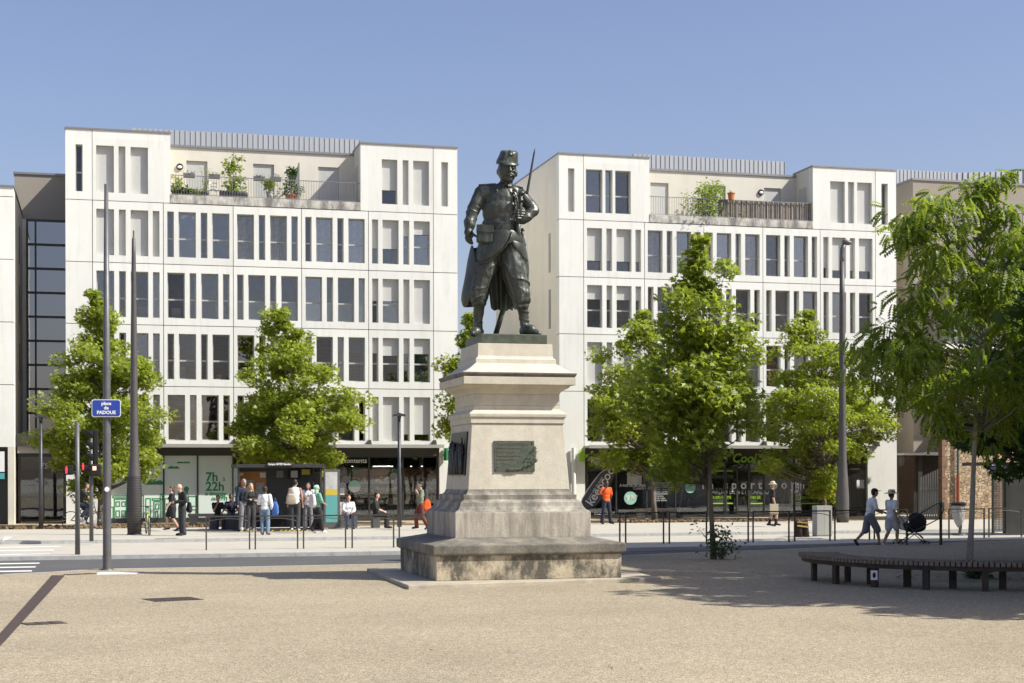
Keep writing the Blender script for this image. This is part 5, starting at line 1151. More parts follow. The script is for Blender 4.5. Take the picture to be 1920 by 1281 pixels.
lt = tree('locust_tree', (b7.x, b7.y, 0), 7.35, P(1.75, LOC), 2.95, 'feathery drooping leaved tree in the ring bench at right', 31, M['leaf3'], M['bark_p'], .32, 104, 22, None, sil=[(330, 1850, 1898), (368, 1690, 1905), (400, 1642, 1925), (440, 1655, 1960), (500, 1690, 1990), (560, 1678, 2000), (620, 1658, 2010), (680, 1642, 2010), (725, 1655, 2000), (765, 1690, 1980), (800, 1790, 1950)], sig=.27, grp=4, trunk_r=.062, group='trees on the plaza', lean=(.55, 0), droop=.9, pin=True, wob=.5, crown_off=(.35, 0), flat=.7)
bush('ground_shoots', (b7.x+.1, b7.y-.1, 0), .3, .22, 'small green shoots at the foot of the tree inside the ring bench', m='leafd', size=.10, count=16, nc=16, seed=32)
mb = MB()
for r_ in (.55, .8, 1.05, 1.3):
    n = 40
    for i in range(n):
        if i % 10 == 0: continue
        a0, a1 = 2*math.pi*i/n, 2*math.pi*(i+1)/n; mb.add([(r_*math.cos(a0), r_*math.sin(a0), .006), (r_*math.cos(a1), r_*math.sin(a1), .006), ((r_+.035)*math.cos(a1), (r_+.035)*math.sin(a1), .006), ((r_+.035)*math.cos(a0), (r_+.035)*math.sin(a0), .006)], [(0, 1, 2, 3)])
tg = tag(mb.build('tree_grate', M['rust'], loc=(b7.x, b7.y, 0)), 'round slotted metal tree grate under the ring bench', 'tree grate')
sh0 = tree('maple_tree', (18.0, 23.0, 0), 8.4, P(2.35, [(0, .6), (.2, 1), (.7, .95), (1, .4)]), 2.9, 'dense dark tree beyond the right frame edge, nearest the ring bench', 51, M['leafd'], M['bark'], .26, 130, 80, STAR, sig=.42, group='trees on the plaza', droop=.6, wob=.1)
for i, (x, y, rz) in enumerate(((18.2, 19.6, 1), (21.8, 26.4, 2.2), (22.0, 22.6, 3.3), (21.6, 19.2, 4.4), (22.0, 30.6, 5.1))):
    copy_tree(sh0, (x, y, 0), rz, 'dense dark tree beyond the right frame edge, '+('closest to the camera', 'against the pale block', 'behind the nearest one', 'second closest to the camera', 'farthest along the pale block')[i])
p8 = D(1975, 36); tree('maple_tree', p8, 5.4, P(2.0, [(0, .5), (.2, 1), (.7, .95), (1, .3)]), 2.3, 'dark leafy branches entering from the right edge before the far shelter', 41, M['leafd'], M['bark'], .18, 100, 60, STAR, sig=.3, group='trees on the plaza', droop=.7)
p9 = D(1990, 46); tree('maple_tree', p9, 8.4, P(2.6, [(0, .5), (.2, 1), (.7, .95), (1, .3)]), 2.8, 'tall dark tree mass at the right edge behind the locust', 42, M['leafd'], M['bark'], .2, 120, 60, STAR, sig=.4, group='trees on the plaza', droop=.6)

# ================================================================ POLES, SIGNALS, LAMPS
def polecol(name, base, prof, label, cat, m, group=None):
    t = empty(name, base, 0, label, cat, group); MB().tube([(0, 0, z) for z, r in prof], [r for z, r in prof], 24).build('pole', m, t, True); return t
b = G(201, 1069); tt = b.x*SA+b.y*CA; hz = H+(895-345)/F*tt
t = polecol('sign_post', b, [(0, .092), (.02, .092), (hz*.5, .08), (hz, .042)], 'tall grey tapering post in front, carrying the blue street name sign', 'post', M['pole'])
MB().tube([(0, 0, 0), (0, 0, .03)], [.14, .13], 24).build('base_flange', M['pole'], t)
MB().tube([(0, 0, 1.46), (0, 0, 1.68)], [.0905, .0900], 24, False).build('round_sticker', M['white'], t) if False else None
z = H+(895-917)/F*tt; s = MB(); s.slab([(.052*math.cos(q), .055*math.sin(q)) for q in np.linspace(0, 6.1, 16)], -.0915, -.088); s.build('sticker', M['white'], t, loc=(0, 0, z))
z = H+(895-765.5)/F*tt; sg = empty('street_sign', (b.x, b.y, z), -.1, 'blue enamel street sign reading place de PADOUE on the front post', 'street sign')
w_, h_ = .305, .188
def plate(s, w_, h_, c, y0_, y1_): s.slab([(-w_+c, -h_), (w_-c, -h_), (w_, -h_+c), (w_, h_-c), (w_-c, h_), (-w_+c, h_), (-w_, h_-c), (-w_, -h_+c)], y0_, y1_)
s = MB(); plate(s, w_, h_, .03, -.115, -.10); s.build('plate', M['white'], sg); s = MB(); plate(s, w_-.015, h_-.015, .03, -.118, -.1155); s.build('blue_panel', M['blue'], sg)
for tx, dz in (('place', .07), ('de', -.025), ('PADOUE', -.125)): text(tx, .10, M['white'], sg, (0, -.121, dz), align='CENTER', off=.004)
s = MB(); s.box(-.1, -.1, -.12, .1, .1, -.1); s.box(-.1, -.1, .1, .1, .1, .12); s.build('clamp', M['pole'], sg)
b = G(252, 1003, .08); tt = b.x*SA+b.y*CA; zz = lambda py: (H-.08)+(895-py)/F*tt; k = tt/F
lmst = polecol('lighting_mast', b, [(0, 12.5*k), (zz(960), 14*k), (zz(930), 14.2*k), (zz(900), 12.5*k), (zz(870), 9.6*k), (zz(840), 8*k), (zz(780), 7.2*k), (zz(640), 6*k), (zz(480), 3.9*k), (zz(447), 3.2*k), (zz(446), 1.8*k), (zz(432), 1.6*k)], 'tall dark mast with swollen perforated foot beside the parked bicycle', 'mast', M['mast'])
s = MB(); s.tube([(0, 0, 0), (0, 0, .04)], [14.5*k, 14*k], 24); s.build('base_flange', M['pole2'], lmst)
s = MB()
for j in range(34):
    zq = .12+j*.055; rq = float(np.interp(zq, [0, zz(960), zz(930), zz(900), zz(870), zz(840)], [12.5*k, 14*k, 14.2*k, 12.5*k, 9.6*k, 8*k]))
    for i in range(26):
        an = math.pi*(1+(i+.5*(j % 2))/26); s.cbox((rq*1.001*math.cos(an), rq*1.001*math.sin(an), zq), .012, .012, .026)
s.build('perforation', M['black'], lmst); lmst['label'] = 'tall dark mast with swollen perforated foot beside the parked bicycle'
b = G(1580, 982, .03); tt = b.x*SA+b.y*CA; zz = lambda py: (H-.03)+(891-py)/F*tt; k = tt/F
lp = polecol('street_lamp', b, [(0, 11*k), (zz(960), 12*k), (zz(930), 12*k), (zz(890), 9.5*k), (zz(860), 7.6*k), (zz(760), 6.6*k), (zz(560), 5*k), (zz(490), 4.2*k)], 'tall dark lamp column with one curved head at right', 'street lamp', M['mast'])
s = MB(); s.tube([(0, 0, zz(492)), (0, 0, zz(480)), (1*k, 0, zz(466)), (6*k, 0, zz(456))], [4.2*k, 4.2*k, 4.4*k, 4*k], 12); s.ell((11*k, 0, zz(453.5)), (11*k, 7*k, 4.8*k), (0, .25, 0)); s.build('lamp_head', M['pole'], lp, True)
MB().ell((13*k, 0, zz(456)), (7*k, 5*k, 2.5*k), (0, .25, 0)).build('lens', M['white'], lp, True)
def smalllamp(px, pyb, pyt, z0, label):
    b = G(px, pyb, z0); tt = b.x*SA+b.y*CA; h = (H-z0)+(893-pyt)/F*tt
    t = polecol('street_lamp', b, [(0, .085), (h*.45, .08), (h*.46, .065), (h-.25, .06)], label, 'street lamp', M['pole2'], 'short path lamps')
    s = MB(); s.tube([(0, 0, h-.25), (0, 0, h-.12), (0, 0, h)], [.06, .085, .05], 12); s.slab([(-.24, h-.14), (-.2, h-.06), (0, h-.02), (.2, h-.06), (.24, h-.14), (.0, h-.11)], -.16, .16); s.build('lamp_head', M['pole2'], t)
smalllamp(77, 993, 774, .04, 'short dark path lamp by the dark apartment entrance, far left')
smalllamp(749, 988, 773, .08, 'short dark path lamp in front of the supermarket window, middle')
b = G(145.5, 1040, -.02); hz = 2.02+(895-792)/F*(b.x*SA+b.y*CA); pa = polecol('signal_post', b, [(0, .066), (hz, .055)], 'slim grey post nearest the kerb with red pedestrian light on its left', 'signal post', M['pole'])
ta = b.x*SA+b.y*CA; ba = b
def signal(loc, rz, label, lit='red', w_=.2, h_=.26, arrow=True):
    t = empty('pedestrian_signal', loc, rz, label, 'traffic light'); o = MB().box(-w_/2, -.07, -h_/2, w_/2, .07, h_/2).build('housing', M['black'], t); bevel(o, .02)
    s = MB(); x = -.045; s.ell((x, -.078, .075), (.02, .01, .02)); s.box(x-.028, -.084, -.02, x+.028, -.072, .05); s.box(x-.02, -.084, -.09, x-.003, -.072, -.02); s.box(x+.003, -.084, -.09, x+.02, -.072, -.02); s.build('red_figure', M[lit], t)
    s = MB(); s.ell((.05, -.075, .02), (.016, .006, .016)); s.bar((.05, -.075, 0), (.03, -.075, -.08), .012, .02); s.bar((.05, -.075, 0), (.075, -.075, -.08), .012, .02); s.build('dark_figure', M['pole2'], t)
    MB().box(w_/2-.005, -.02, -.03, w_/2+.07, .02, .03).build('bracket', M['black'], t); return t
z = lambda py, t_: H+(895-py)/F*t_
kk = ta/F
signal((ba.x-16.5*kk, ba.y, z(881, ta)), 0, 'red pedestrian light on the left side of the slim post nearest the kerb', w_=17*kk, h_=18*kk)
b = G(171.5, 1015, .08); tb = b.x*SA+b.y*CA; kb = tb/F; hz = 1.92+(895-815)/F*tb
polecol('signal_post', b, [(0, .062), (hz, .055)], 'slim grey post farther back carrying two pedestrian lights and a traffic light', 'signal post', M['pole'])
signal((b.x-12*kb, b.y, z(874.5, tb)), 0, 'smaller red pedestrian light on the left of the rear signal post', w_=14*kb, h_=15*kb)
t = empty('repeater_signal', (b.x+8*kb, b.y-.2, z(881.5, tb)), 0, 'black signal box with a pale lit figure between the posts', 'traffic light'); bevel(MB().box(-12*kb, -.1, -11.5*kb, 11*kb, .1, 11.5*kb).build('housing', M['black'], t), .06); MB().box(-.09, -.112, .0, .02, -.101, .12).build('lit_figure', M['orange_l'], t); MB().box(-.03, .1, -.03, .03, .18, .03).build('bracket', M['black'], t)
t = empty('traffic_light', (b.x+11*kb, b.y, z(838, tb)), R(90), 'three lamp traffic light seen from the side with hooded visors', 'traffic light'); bevel(MB().box(-.06, -.03, -.52, .1, .12, .52).build('housing', M['black'], t), .03)
for i in range(3):
    zc = .34-i*.34; s = MB(); n = 14; vs = []
    for y_ in (0, .30):
        for r_ in (.155, .145): vs += [(r_*math.cos(q), .12+y_*(.35+.65*max(0, math.sin(q))), zc+r_*math.sin(q)) for q in np.linspace(-.5, 3.64, n)]
    for g_ in range(3): pass
    s.add(vs, [(k_, k_+1, 2*n+k_+1, 2*n+k_) for k_ in range(n-1)]+[(n+k_+1, n+k_, 3*n+k_, 3*n+k_+1) for k_ in range(n-1)]+[(2*n+k_, 2*n+k_+1, 3*n+k_+1, 3*n+k_) for k_ in range(n-1)])
    s.build('visor', M['black'], t, True)
MB().box(-.03, -.1, -.3, .03, -.03, -.25).build('bracket', M['black'], t)

# ================================================================ BARRIERS, BENCHES, BINS, SHELTER
def barrier(p, q, label):
    p, q = Vector(p), Vector(q); d = q-p; L = d.length; t = empty('pedestrian_barrier', p, math.atan2(d.y, d.x), label, 'barrier', 'metal barriers along the platform edge'); h = .95
    MB().box(0, -.02, h-.04, L, .02, h).build('top_rail', M['rail'], t)
    s = MB(); n = 12; s.tube([(.03+(L-.06)*i/n, 0, h-.17+.085*math.sin(math.pi*i/n)**.7) for i in range(n+1)], .011, 6); s.build('arched_rail', M['rail'], t)
    for x in (.02, L-.02): MB().box(x-.02, -.02, 0, x+.02, .02, h-.04).build('leg', M['rail'], t)
    return t
BW = [(385, 469), (477, 559), (567.5, 649), (658.7, 739), (747, 826), (1090, 1163), (1171.6, 1245), (1253.5, 1325.5), (1332.5, 1403.7), (1410.6, 1480), (1488.5, 1557), (1564, 1631), (1638, 1702), (1778, 1846), (1853, 1916)]
for i, (x0, x1) in enumerate(BW):
    Y = 44.3 if x1 < 1500 else 44.6+.25*(i-10)
    z_ = -.02
    nm = ('first', 'second', 'third', 'fourth', 'fifth')[i] if i < 5 else ('first', 'second', 'third', 'fourth', 'fifth', 'sixth', 'seventh', 'eighth', 'ninth', 'tenth')[i-5]
    barrier((S(x0, Y), Y, z_), (S(x1, Y), Y, z_), 'brown steel barrier, %s from the left in the run %s of the pedestal' % (nm, 'left' if i < 5 else 'right'))
# ring bench
bc = Vector((9.08, 30.35)); 
cw = lambda r_, f_: (SA*f_+CA*r_, CA*f_-SA*r_)
bx, by = cw(*bc); rb = empty('ring_bench', (bx, by, 0), -YAW, 'curved timber slatted bench ringing the foreground tree at right', 'bench'); RO, RI, SZ = 3.50, 2.72, .50
s = MB(); n = 150; a0_, a1_ = R(168), R(395)
for i in range(n):
    a = a0_+(a1_-a0_)*i/n; da = (a1_-a0_)/n*.36
    vs = [(r_*math.cos(a+e), r_*math.sin(a+e), z_) for z_ in (SZ-.075, SZ) for r_, e in ((RO, -da), (RO, da), (RI, da), (RI, -da))]
    s.add(vs, [(0, 1, 2, 3), (7, 6, 5, 4), (0, 4, 5, 1), (1, 5, 6, 2), (2, 6, 7, 3), (3, 7, 4, 0)])
s.build('seat', M['slat'], rb); s = MB()
for r_ in (RO-.06, RI+.1):
    for i in range(60):
        a, b2 = a0_+(a1_-a0_)*i/60, a0_+(a1_-a0_)*(i+1)/60; s.bar((r_*math.cos(a), r_*math.sin(a), SZ-.115), (r_*math.cos(b2), r_*math.sin(b2), SZ-.115), .02, .08)
s.build('frame', M['rust'], rb)
lg = [196, 212, 217, 221, 234, 241, 251, 258, 274, 292, 310, 332, 352, 20]
for i, dg_ in enumerate((188, 203, 220, 237, 254, 271, 290, 310, 330, 350, 370, 388)):
    a = R(dg_); MB().box(-.045, -.055, 0, .045, .055, SZ-.155, Matrix.Translation(((RO-.12)*math.cos(a), (RO-.12)*math.sin(a), 0)) @ Matrix.Rotation(a, 4, 'Z')).build('leg', M['rust'], rb)
    a = R(dg_+6); MB().box(-.04, -.06, 0, .04, .06, SZ-.155, Matrix.Translation(((RI+.12)*math.cos(a), (RI+.12)*math.sin(a), 0)) @ Matrix.Rotation(a, 4, 'Z')).build('leg', M['rust'], rb)
p = Vector(((RO-.12)*math.cos(R(220)), (RO-.12)*math.sin(R(220)), 0)); MB().box(-.06, -.004, -.085, .06, .004, .085).build('sticker', M['white'], rb, loc=(p.x-.03, p.y-.085, .22)); MB().ell((0, 0, 0), (.03, .004, .05)).build('sticker_print', M['black'], rb, loc=(p.x-.03, p.y-.092, .22))
def cbench(px0, px1, py, z0, label, d=.45, h=.48):
    a, b = G(px0, py, z0), G(px1, py, z0); L = b.x-a.x; t = empty('concrete_bench', a, 0, label, 'bench', 'plain concrete benches')
    bevel(MB().box(0, 0, h-.12, L, d, h).build('seat', M['conc'], t), .01); MB().box(.05, .03, 0, .35, d-.03, h-.122).build('leg', M['conc'], t); MB().box(L-.35, .03, 0, L-.05, d-.03, h-.122).build('leg', M['conc'], t)
cbench(1197, 1280, 974, .04, 'grey concrete bench before the gym window right of the pedestal')
cbench(353, 432, 986, .04, 'pale concrete bench in front of the opening hours window')
def plinthseat(px, py, w_, h_, label, dd=.5):
    a = G(px, py, .08); bevel(tag(MB().box(-w_/2, 0, 0, w_/2, dd, h_).build('seat_block', M['pole'], loc=a), label, 'seat', 'dark metal seat blocks'), .01)
plinthseat(401, 993, .30, .46, 'dark metal seat block under the seated woman at left'); plinthseat(432, 993, .9, .05, 'low dark plinth under the two seated people at left') if False else None
plinthseat(706, 990, .27, .5, 'dark metal seat block under the seated man in black')
plinthseat(626, 989, .14, .5, 'narrow dark block behind the foil wrapped bin', .12)
p = G(655, 990, .08); bevel(tag(MB().box(-.32, .05, 0, .32, .45, .45).build('seat_block', M['pole'], loc=(p.x, p.y, .08)), 'dark metal seat block under the woman in white shirt', 'seat', 'dark metal seat blocks'), .01)
p = G(432, 993, .08); bevel(tag(MB().box(-.3, .05, 0, .3, .45, .45).build('seat_block', M['pole'], loc=(p.x, p.y, .08)), 'dark metal seat block under the seated man in jeans beside the shelter', 'seat', 'dark metal seat blocks'), .01)
def bin_(px, py, z0, label, bag, mirrored=False):
    a = G(px, py, z0); t = empty('litter_bin', a, 0, label, 'litter bin'); sg_ = -1 if mirrored else 1
    s = MB(); s.tube([(0, .05, 0), (0, .05, .06)], [.28, .22], 16); s.build('foot', M['pole2'], t); MB().bar((sg_*-.02, .05, .05), (sg_*-.14, .05, 1.12), .09, .05).build('post', M['pole2'], t)
    s = MB(); s.tube([(.05*sg_, 0, 1.0), (.05*sg_, 0, 1.08)], [.25, .26], 20, False); s.tube([(.05*sg_, 0, 1.08), (.05*sg_, 0, 1.11)], [.26, .2], 20, False); s.build('lid_ring', M['black'], t)
    s = MB(); n = 26; lev = [(1.06, .24), (.9, .235), (.7, .21), (.5, .16), (.36, .09), (.27, .02)]; random.seed(px); vs = []
    for z_, r_ in lev: vs += [(.05*sg_+(r_*(1+random.uniform(-.10, .10)))*math.cos(2*math.pi*i/n), (r_*(1+random.uniform(-.10, .10)))*math.sin(2*math.pi*i/n), z_+random.uniform(-.02, .02)) for i in range(n)]
    s.add(vs, [(j*n+i, j*n+(i+1) % n, (j+1)*n+(i+1) % n, (j+1)*n+i) for j in range(len(lev)-1) for i in range(n)]); s.build('bag', bag, t)
foil = mat('crumpled_plastic', (.5, .45, .44), .25, .35, var=.4, vs=12); clear = mat('clear_bag', (.36, .35, .36), .3, var=.2, vs=4)
bin_(629, 991, .08, 'litter bin with crumpled silvery plastic bag beside the bus shelter', foil)
bin_(1800, 1004, -.02, 'litter bin with clear bag on slanted post behind the right barriers', clear, True)
a = G(1546, 1006, -.02); t = empty('utility_cabinet', a, 0, 'pale grey street cabinet behind the right barriers', 'cabinet'); bevel(MB().box(-.28, 0, 0, .28, .35, 1.02).build('body', mat('cabinet_grey', (.33, .33, .31), .5, var=.05), t), .01)
MB().box(-.27, -.012, .05, -.003, -.001, .98).build('door', mat('cabinet_door', (.36, .36, .34), .5), t); MB().box(.003, -.012, .05, .2, -.001, .98).build('door', M['frame'], t)
a = G(1503, 1007, -.02); t = empty('burnt_bollard', a, 0, 'charred bollard pair wrapped in torn yellow tape behind the barrier', 'bollard'); char = mat('charred_wood', (.03, .018, .014), .9, var=.6, vs=9, bump=1)
s = MB()
for x, r_ in ((-.1, .13), (.11, .12)):
    pts = [(x*1.25, 0, 0), (x*1.1, 0, .3), (x*.95, 0, .52)]; s.tube(pts, [r_*1.15, r_, r_*.95], 12)
s.build('stump', char, t, True); s = MB(); s.bar((-.22, -.15, .38), (.2, -.15, .33), .012, .05); s.bar((-.22, -.14, .5), (.15, -.15, .46), .012, .03); s.build('tape', mat('torn_tape', (.42, .3, .08), .7), t)
# bus shelter
sY = G(445, 997, .08).y; x0, x1 = S(446, sY), S(604, sY); t = empty('bus_shelter', (x0, sY, .08), 0, 'dark open fronted bus shelter with orange map board and roof sign', 'bus shelter'); L = x1-x0; HS = 2.38; DP = 1.95
SH = mat('shelter_metal', (.055, .055, .052), .5, .4, var=.1); SB = mat('shelter_back', (.05, .052, .052), .45, .2)
s = MB(); s.box(-.08, -.1, HS-.12, L+.1, DP, HS); s.build('roof', SH, t)
for x in (0, L-.07): MB().box(x, 0, 0, x+.07, .08, HS-.122).build('post', SH, t)
MB().box(.07, DP-.06, .08, L-.07, DP, HS-.122).build('back_panel', SB, t); MB().box(0, .08, .05, .03, DP-.06, HS-.13).build('side_panel', M['pane2'], t)
s = MB(); n_, m_ = 12, 26; s.box(L-.05, .08, 0, L-.02, DP-.06, .25); s.box(L-.05, .08, 2.1, L-.02, DP-.06, HS-.13)
for i in range(n_+1): y_ = .08+(DP-.14)*i/n_; s.box(L-.05, y_-.022, .25, L-.02, y_+.022, 2.1)
for j in range(m_): s.box(L-.046, .08, .25+j*.071, L-.024, DP-.06, .28+j*.071)
s.build('perforated_side', SH, t)
MB().box(-.05, -.05, .0, L+.05, DP, .05).build('floor_plate', SH, t)
s = MB()
for i in range(17):
    if i in (4, 8): continue
    x = .05+i*.155; s.add([(x, -.055, .002), (x+.07, -.055, .002), (x+.14, -.055, .048), (x+.07, -.055, .048)], [(0, 1, 2, 3)])
s.build('hazard_stripe', M['yellow'], t)
MB().box(1.02, -.16, HS-.06, 1.92, -.105, HS+.06).build('name_board', SH, t); text('Campus ARTEM Blandan', .095, M['white'], t, (1.04, -.165, HS-.035), off=.003, sx=.82); s = MB(); s.bar((1.80, -.166, HS), (1.87, -.166, HS), .01, .012); s.build('arrow', M['white'], t)
MB().box(.18, DP-.085, .62, 1.18, DP-.062, 2.12).build('map_board', M['orangep'], t); MB().box(.28, DP-.095, .72, .74, DP-.087, 1.82).build('map_sheet', M['map'], t); MB().box(.82, DP-.095, .72, 1.10, DP-.087, 1.72).build('timetable_sheet', M['map'], t); MB().box(.95, DP-.095, 1.9, 1.15, DP-.087, 2.08).build('notice_sheet', M['white'], t); MB().box(.2, DP-.095, 1.98, .34, DP-.087, 2.08).build('notice_sheet', M['white'], t)
MB().box(1.98, DP-.3, 1.85, 2.4, DP-.2, 2.2).build('screen_housing', M['black'], t); MB().box(2.05, DP-.31, 1.9, 2.3, DP-.302, 2.15).build('screen', M['paleobj'], t); MB().box(2.45, DP-.3, 2.0, 2.75, DP-.28, 2.2).build('yellow_sign', M['yellow'], t)
MB().box(1.55, DP-.095, 1.9, 1.8, DP-.087, 2.15).build('grey_sign', M['greytext'], t)
MB().box(.6, DP-.45, .42, 1.9, DP-.1, .47).build('seat', SH, t)
MB().box(.3, .02, .05, 1.3, .05, .5).build('lower_glass', M['pane2'], t) if False else None
a = G(1.0, 1, .0)
# ad panel at the right of the shelter
q = S(607, sY+1.5); t = empty('ad_panel', (q, sY+1.5, .08), 0, 'tall teal and orange advertising panel just right of the bus shelter', 'advertising panel'); MB().box(0, 0, .05, .6, .12, 2.2).build('case', M['pole'], t); MB().box(.06, -.01, .25, .5, -.002, 1.25).build('teal_poster', mat('teal_poster', (.12, .38, .36), .4), t); MB().box(.06, -.01, 1.252, .5, -.002, 1.45).build('orange_band', M['yellow'], t); MB().box(.06, -.01, 1.452, .5, -.002, 2.1).build('upper_poster', M['paleobj'], t)
# shelter at the far right
a = G(1862, 1004, -.02); t = empty('bus_shelter', a, -.03, 'dark tram shelter at the right edge with white perforated end screen', 'bus shelter')
s = MB(); s.box(0, 0, .05, .06, .1, 2.34); s.box(.48, 0, .05, .62, .1, 2.34); s.build('post', SH, t); MB().box(-.25, -.1, 2.345, 3.5, 1.6, 2.46).build('roof', SH, t)
s = MB(); pw = .42
for j in range(36):
    z_ = .12+j*.058
    s.box(.06, .03, z_, .48, .05, z_+.018)
for i in range(9): x = .06+i*pw/8; s.box(x-.011, .028, .12, x+.011, .052, 2.22)
s.build('perforated_screen', mat('perforated_metal', (.05, .05, .045), .5), t)
MB().box(.62, .02, .05, 3.4, .46, 2.34).build('back_panel', M['dark'], t); MB().box(-.25, -.12, 2.2, .45, -.101, 2.46).build('name_board', SH, t); text('Campus ARTEM Blandan', .07, M['white'], t, (-.22, -.126, 2.34), sx=.75); MB().box(-.2, -.126, 2.22, -.08, -.121, 2.3).build('route_label', M['blue'], t)
# ramp handrails by the pram
def GZ(px, py, t_): dx, dy, v = ray(px, py); return Vector((dx*t_, dy*t_, H+v*t_))
p = GZ(1764, 1012, 45.2); t = empty('ramp_handrail', (p.x, p.y, -.02), 0, 'dark sloping double handrail ending in a loop behind the pram', 'handrail')
q = GZ(1700, 1012, 45.2)-p; hz = 1.12
MB().box(-.03, -.03, 0, .03, .03, hz+.1).build('post', M['rail'], t); MB().box(q.x-.02, q.y-.02, 0, q.x+.02, q.y+.02, .72).build('post', M['rail'], t)
s = MB(); s.tube([(-.12, 0, hz+.08), (q.x+.03, q.y, .72)], .018, 6); s.tube([(-.02, 0, hz-.33), (q.x, q.y, .30)], .018, 6); s.tube([(-.12, 0, hz+.08), (.08, 0, hz+.12), (.09, 0, hz-.1), (-.02, 0, hz-.33)], .018, 6); s.build('rail', M['rail'], t)
MB().box(.03, -.05, hz-.04, .09, -.03, hz+.12).build('tag', M['mint'], t)
# feather flag
a = G(1085, 960, .04); t = empty('feather_flag', (S(1087, 66), 66, .04), 0, 'grey feather banner flag leaning beside the gym entrance', 'flag')
P0 = WY(1087, 952, 66)-Vector((S(1087, 66), 66, .04))
def fp(px, py): return WY(px, py, 66)-Vector((S(1087, 66), 66, .04))
top = [fp(*q) for q in ((1087, 950), (1092, 935), (1102, 918), (1113, 903), (1124, 889), (1136, 880), (1147, 876.5), (1155, 877))]
bot = [fp(*q) for q in ((1087, 950.5), (1104, 954), (1118, 948), (1129, 936), (1138, 921), (1146, 905), (1153, 890), (1156, 878))]
s = MB(); vs = []
for i, (u_, v_) in enumerate(zip(top, bot)):
    for j in range(5): p_ = u_.lerp(v_, j/4); vs.append((p_.x, .03*math.sin(i*1.1+j*1.5), p_.z))
vs2 = [(x, y+.006, z) for x, y, z in vs]; n = len(vs)
fc = [(i*5+j, i*5+j+1, (i+1)*5+j+1, (i+1)*5+j) for i in range(7) for j in range(4)]
s.add(vs+vs2, fc+[tuple(n+q for q in reversed(f)) for f in fc]); s.build('banner', mat('banner_grey', (.10, .10, .105), .8), t, True)
s = MB(); s.tube([Vector((p_.x, 0, p_.z)) for p_ in top], .02, 6); s.tube([(top[0].x, 0, top[0].z), (top[0].x+.02, 0, 0)], .018, 6); s.build('pole', M['white'], t)
p_ = fp(1109, 950); text('keepcool', .56, M['white'], t, (p_.x, -.06, p_.z), rot=(R(90), R(-56), 0), off=.008)
p_ = fp(1103, 938); text('votre salle de sport', .15, M['white'], t, (p_.x, -.06, p_.z), rot=(R(90), R(-56), 0))
s = MB(); s.box(-.25, -.25, 0, .3, .3, .05); s.build('foot', M['black'], t)

# ================================================================ PEOPLE
def cloth_m(n, c, r_=.85): return mat(n, c, r_, var=.12, vs=14, bump=.3, bs=18)
C_ = {k: cloth_m('cloth_'+k, v) for k, v in dict(black=(.018, .018, .02), navy=(.02, .025, .045), white=(.8, .8, .79), denim=(.16, .24, .34), jeans=(.035, .055, .11), olive=(.22, .24, .15), rust=(.16, .045, .03), orange=(.75, .10, .012), green=(.16, .38, .27), mint=(.35, .6, .46), grey=(.20, .20, .21), tan=(.50, .43, .31), blush=(.55, .52, .52), straw=(.62, .52, .33), blue=(.06, .15, .42), charcoal=(.045, .045, .05)).items()}
SK = {'light': mat('skin_light', (.58, .35, .25), .55, var=.05), 'mid': mat('skin_tan', (.42, .23, .14), .55, var=.05), 'dark': mat('skin_dark', (.12, .06, .04), .5, var=.05)}
HR = {'dark': mat('hair_dark', (.018, .014, .012), .6, var=.4, vs=20), 'brown': mat('hair_brown', (.09, .045, .025), .6, var=.3, vs=20), 'blond': mat('hair_blond', (.42, .27, .12), .6, var=.3, vs=20), 'grey': mat('hair_grey', (.25, .24, .23), .6, var=.2, vs=20)}
BASE = dict(pelvis=(0, 0, .93), chest=(0, 0, 1.26), neck=(0, 0, 1.43), head=(0, -.015, 1.60))
for sd, n_ in ((-1, 'a'), (1, 'b')):
    BASE.update({'hip'+n_: (sd*.09, 0, .90), 'knee'+n_: (sd*.10, -.015, .49), 'ankle'+n_: (sd*.10, .02, .08), 'toe'+n_: (sd*.12, -.15, .025),
                 'sho'+n_: (sd*.175, 0, 1.385), 'elb'+n_: (sd*.235, .02, 1.12), 'wri'+n_: (sd*.245, -.05, .88)})
SIT = dict(pelvis=(0, .05, .52), chest=(0, .06, .86), neck=(0, .03, 1.05), head=(0, .0, 1.22))
for sd, n_ in ((-1, 'a'), (1, 'b')):
    SIT.update({'hip'+n_: (sd*.09, .05, .50), 'knee'+n_: (sd*.12, -.38, .50), 'ankle'+n_: (sd*.12, -.36, .08), 'toe'+n_: (sd*.13, -.52, .025),
                'sho'+n_: (sd*.175, .06, 1.0), 'elb'+n_: (sd*.22, -.02, .74), 'wri'+n_: (sd*.08, -.24, .64)})
PM = {}
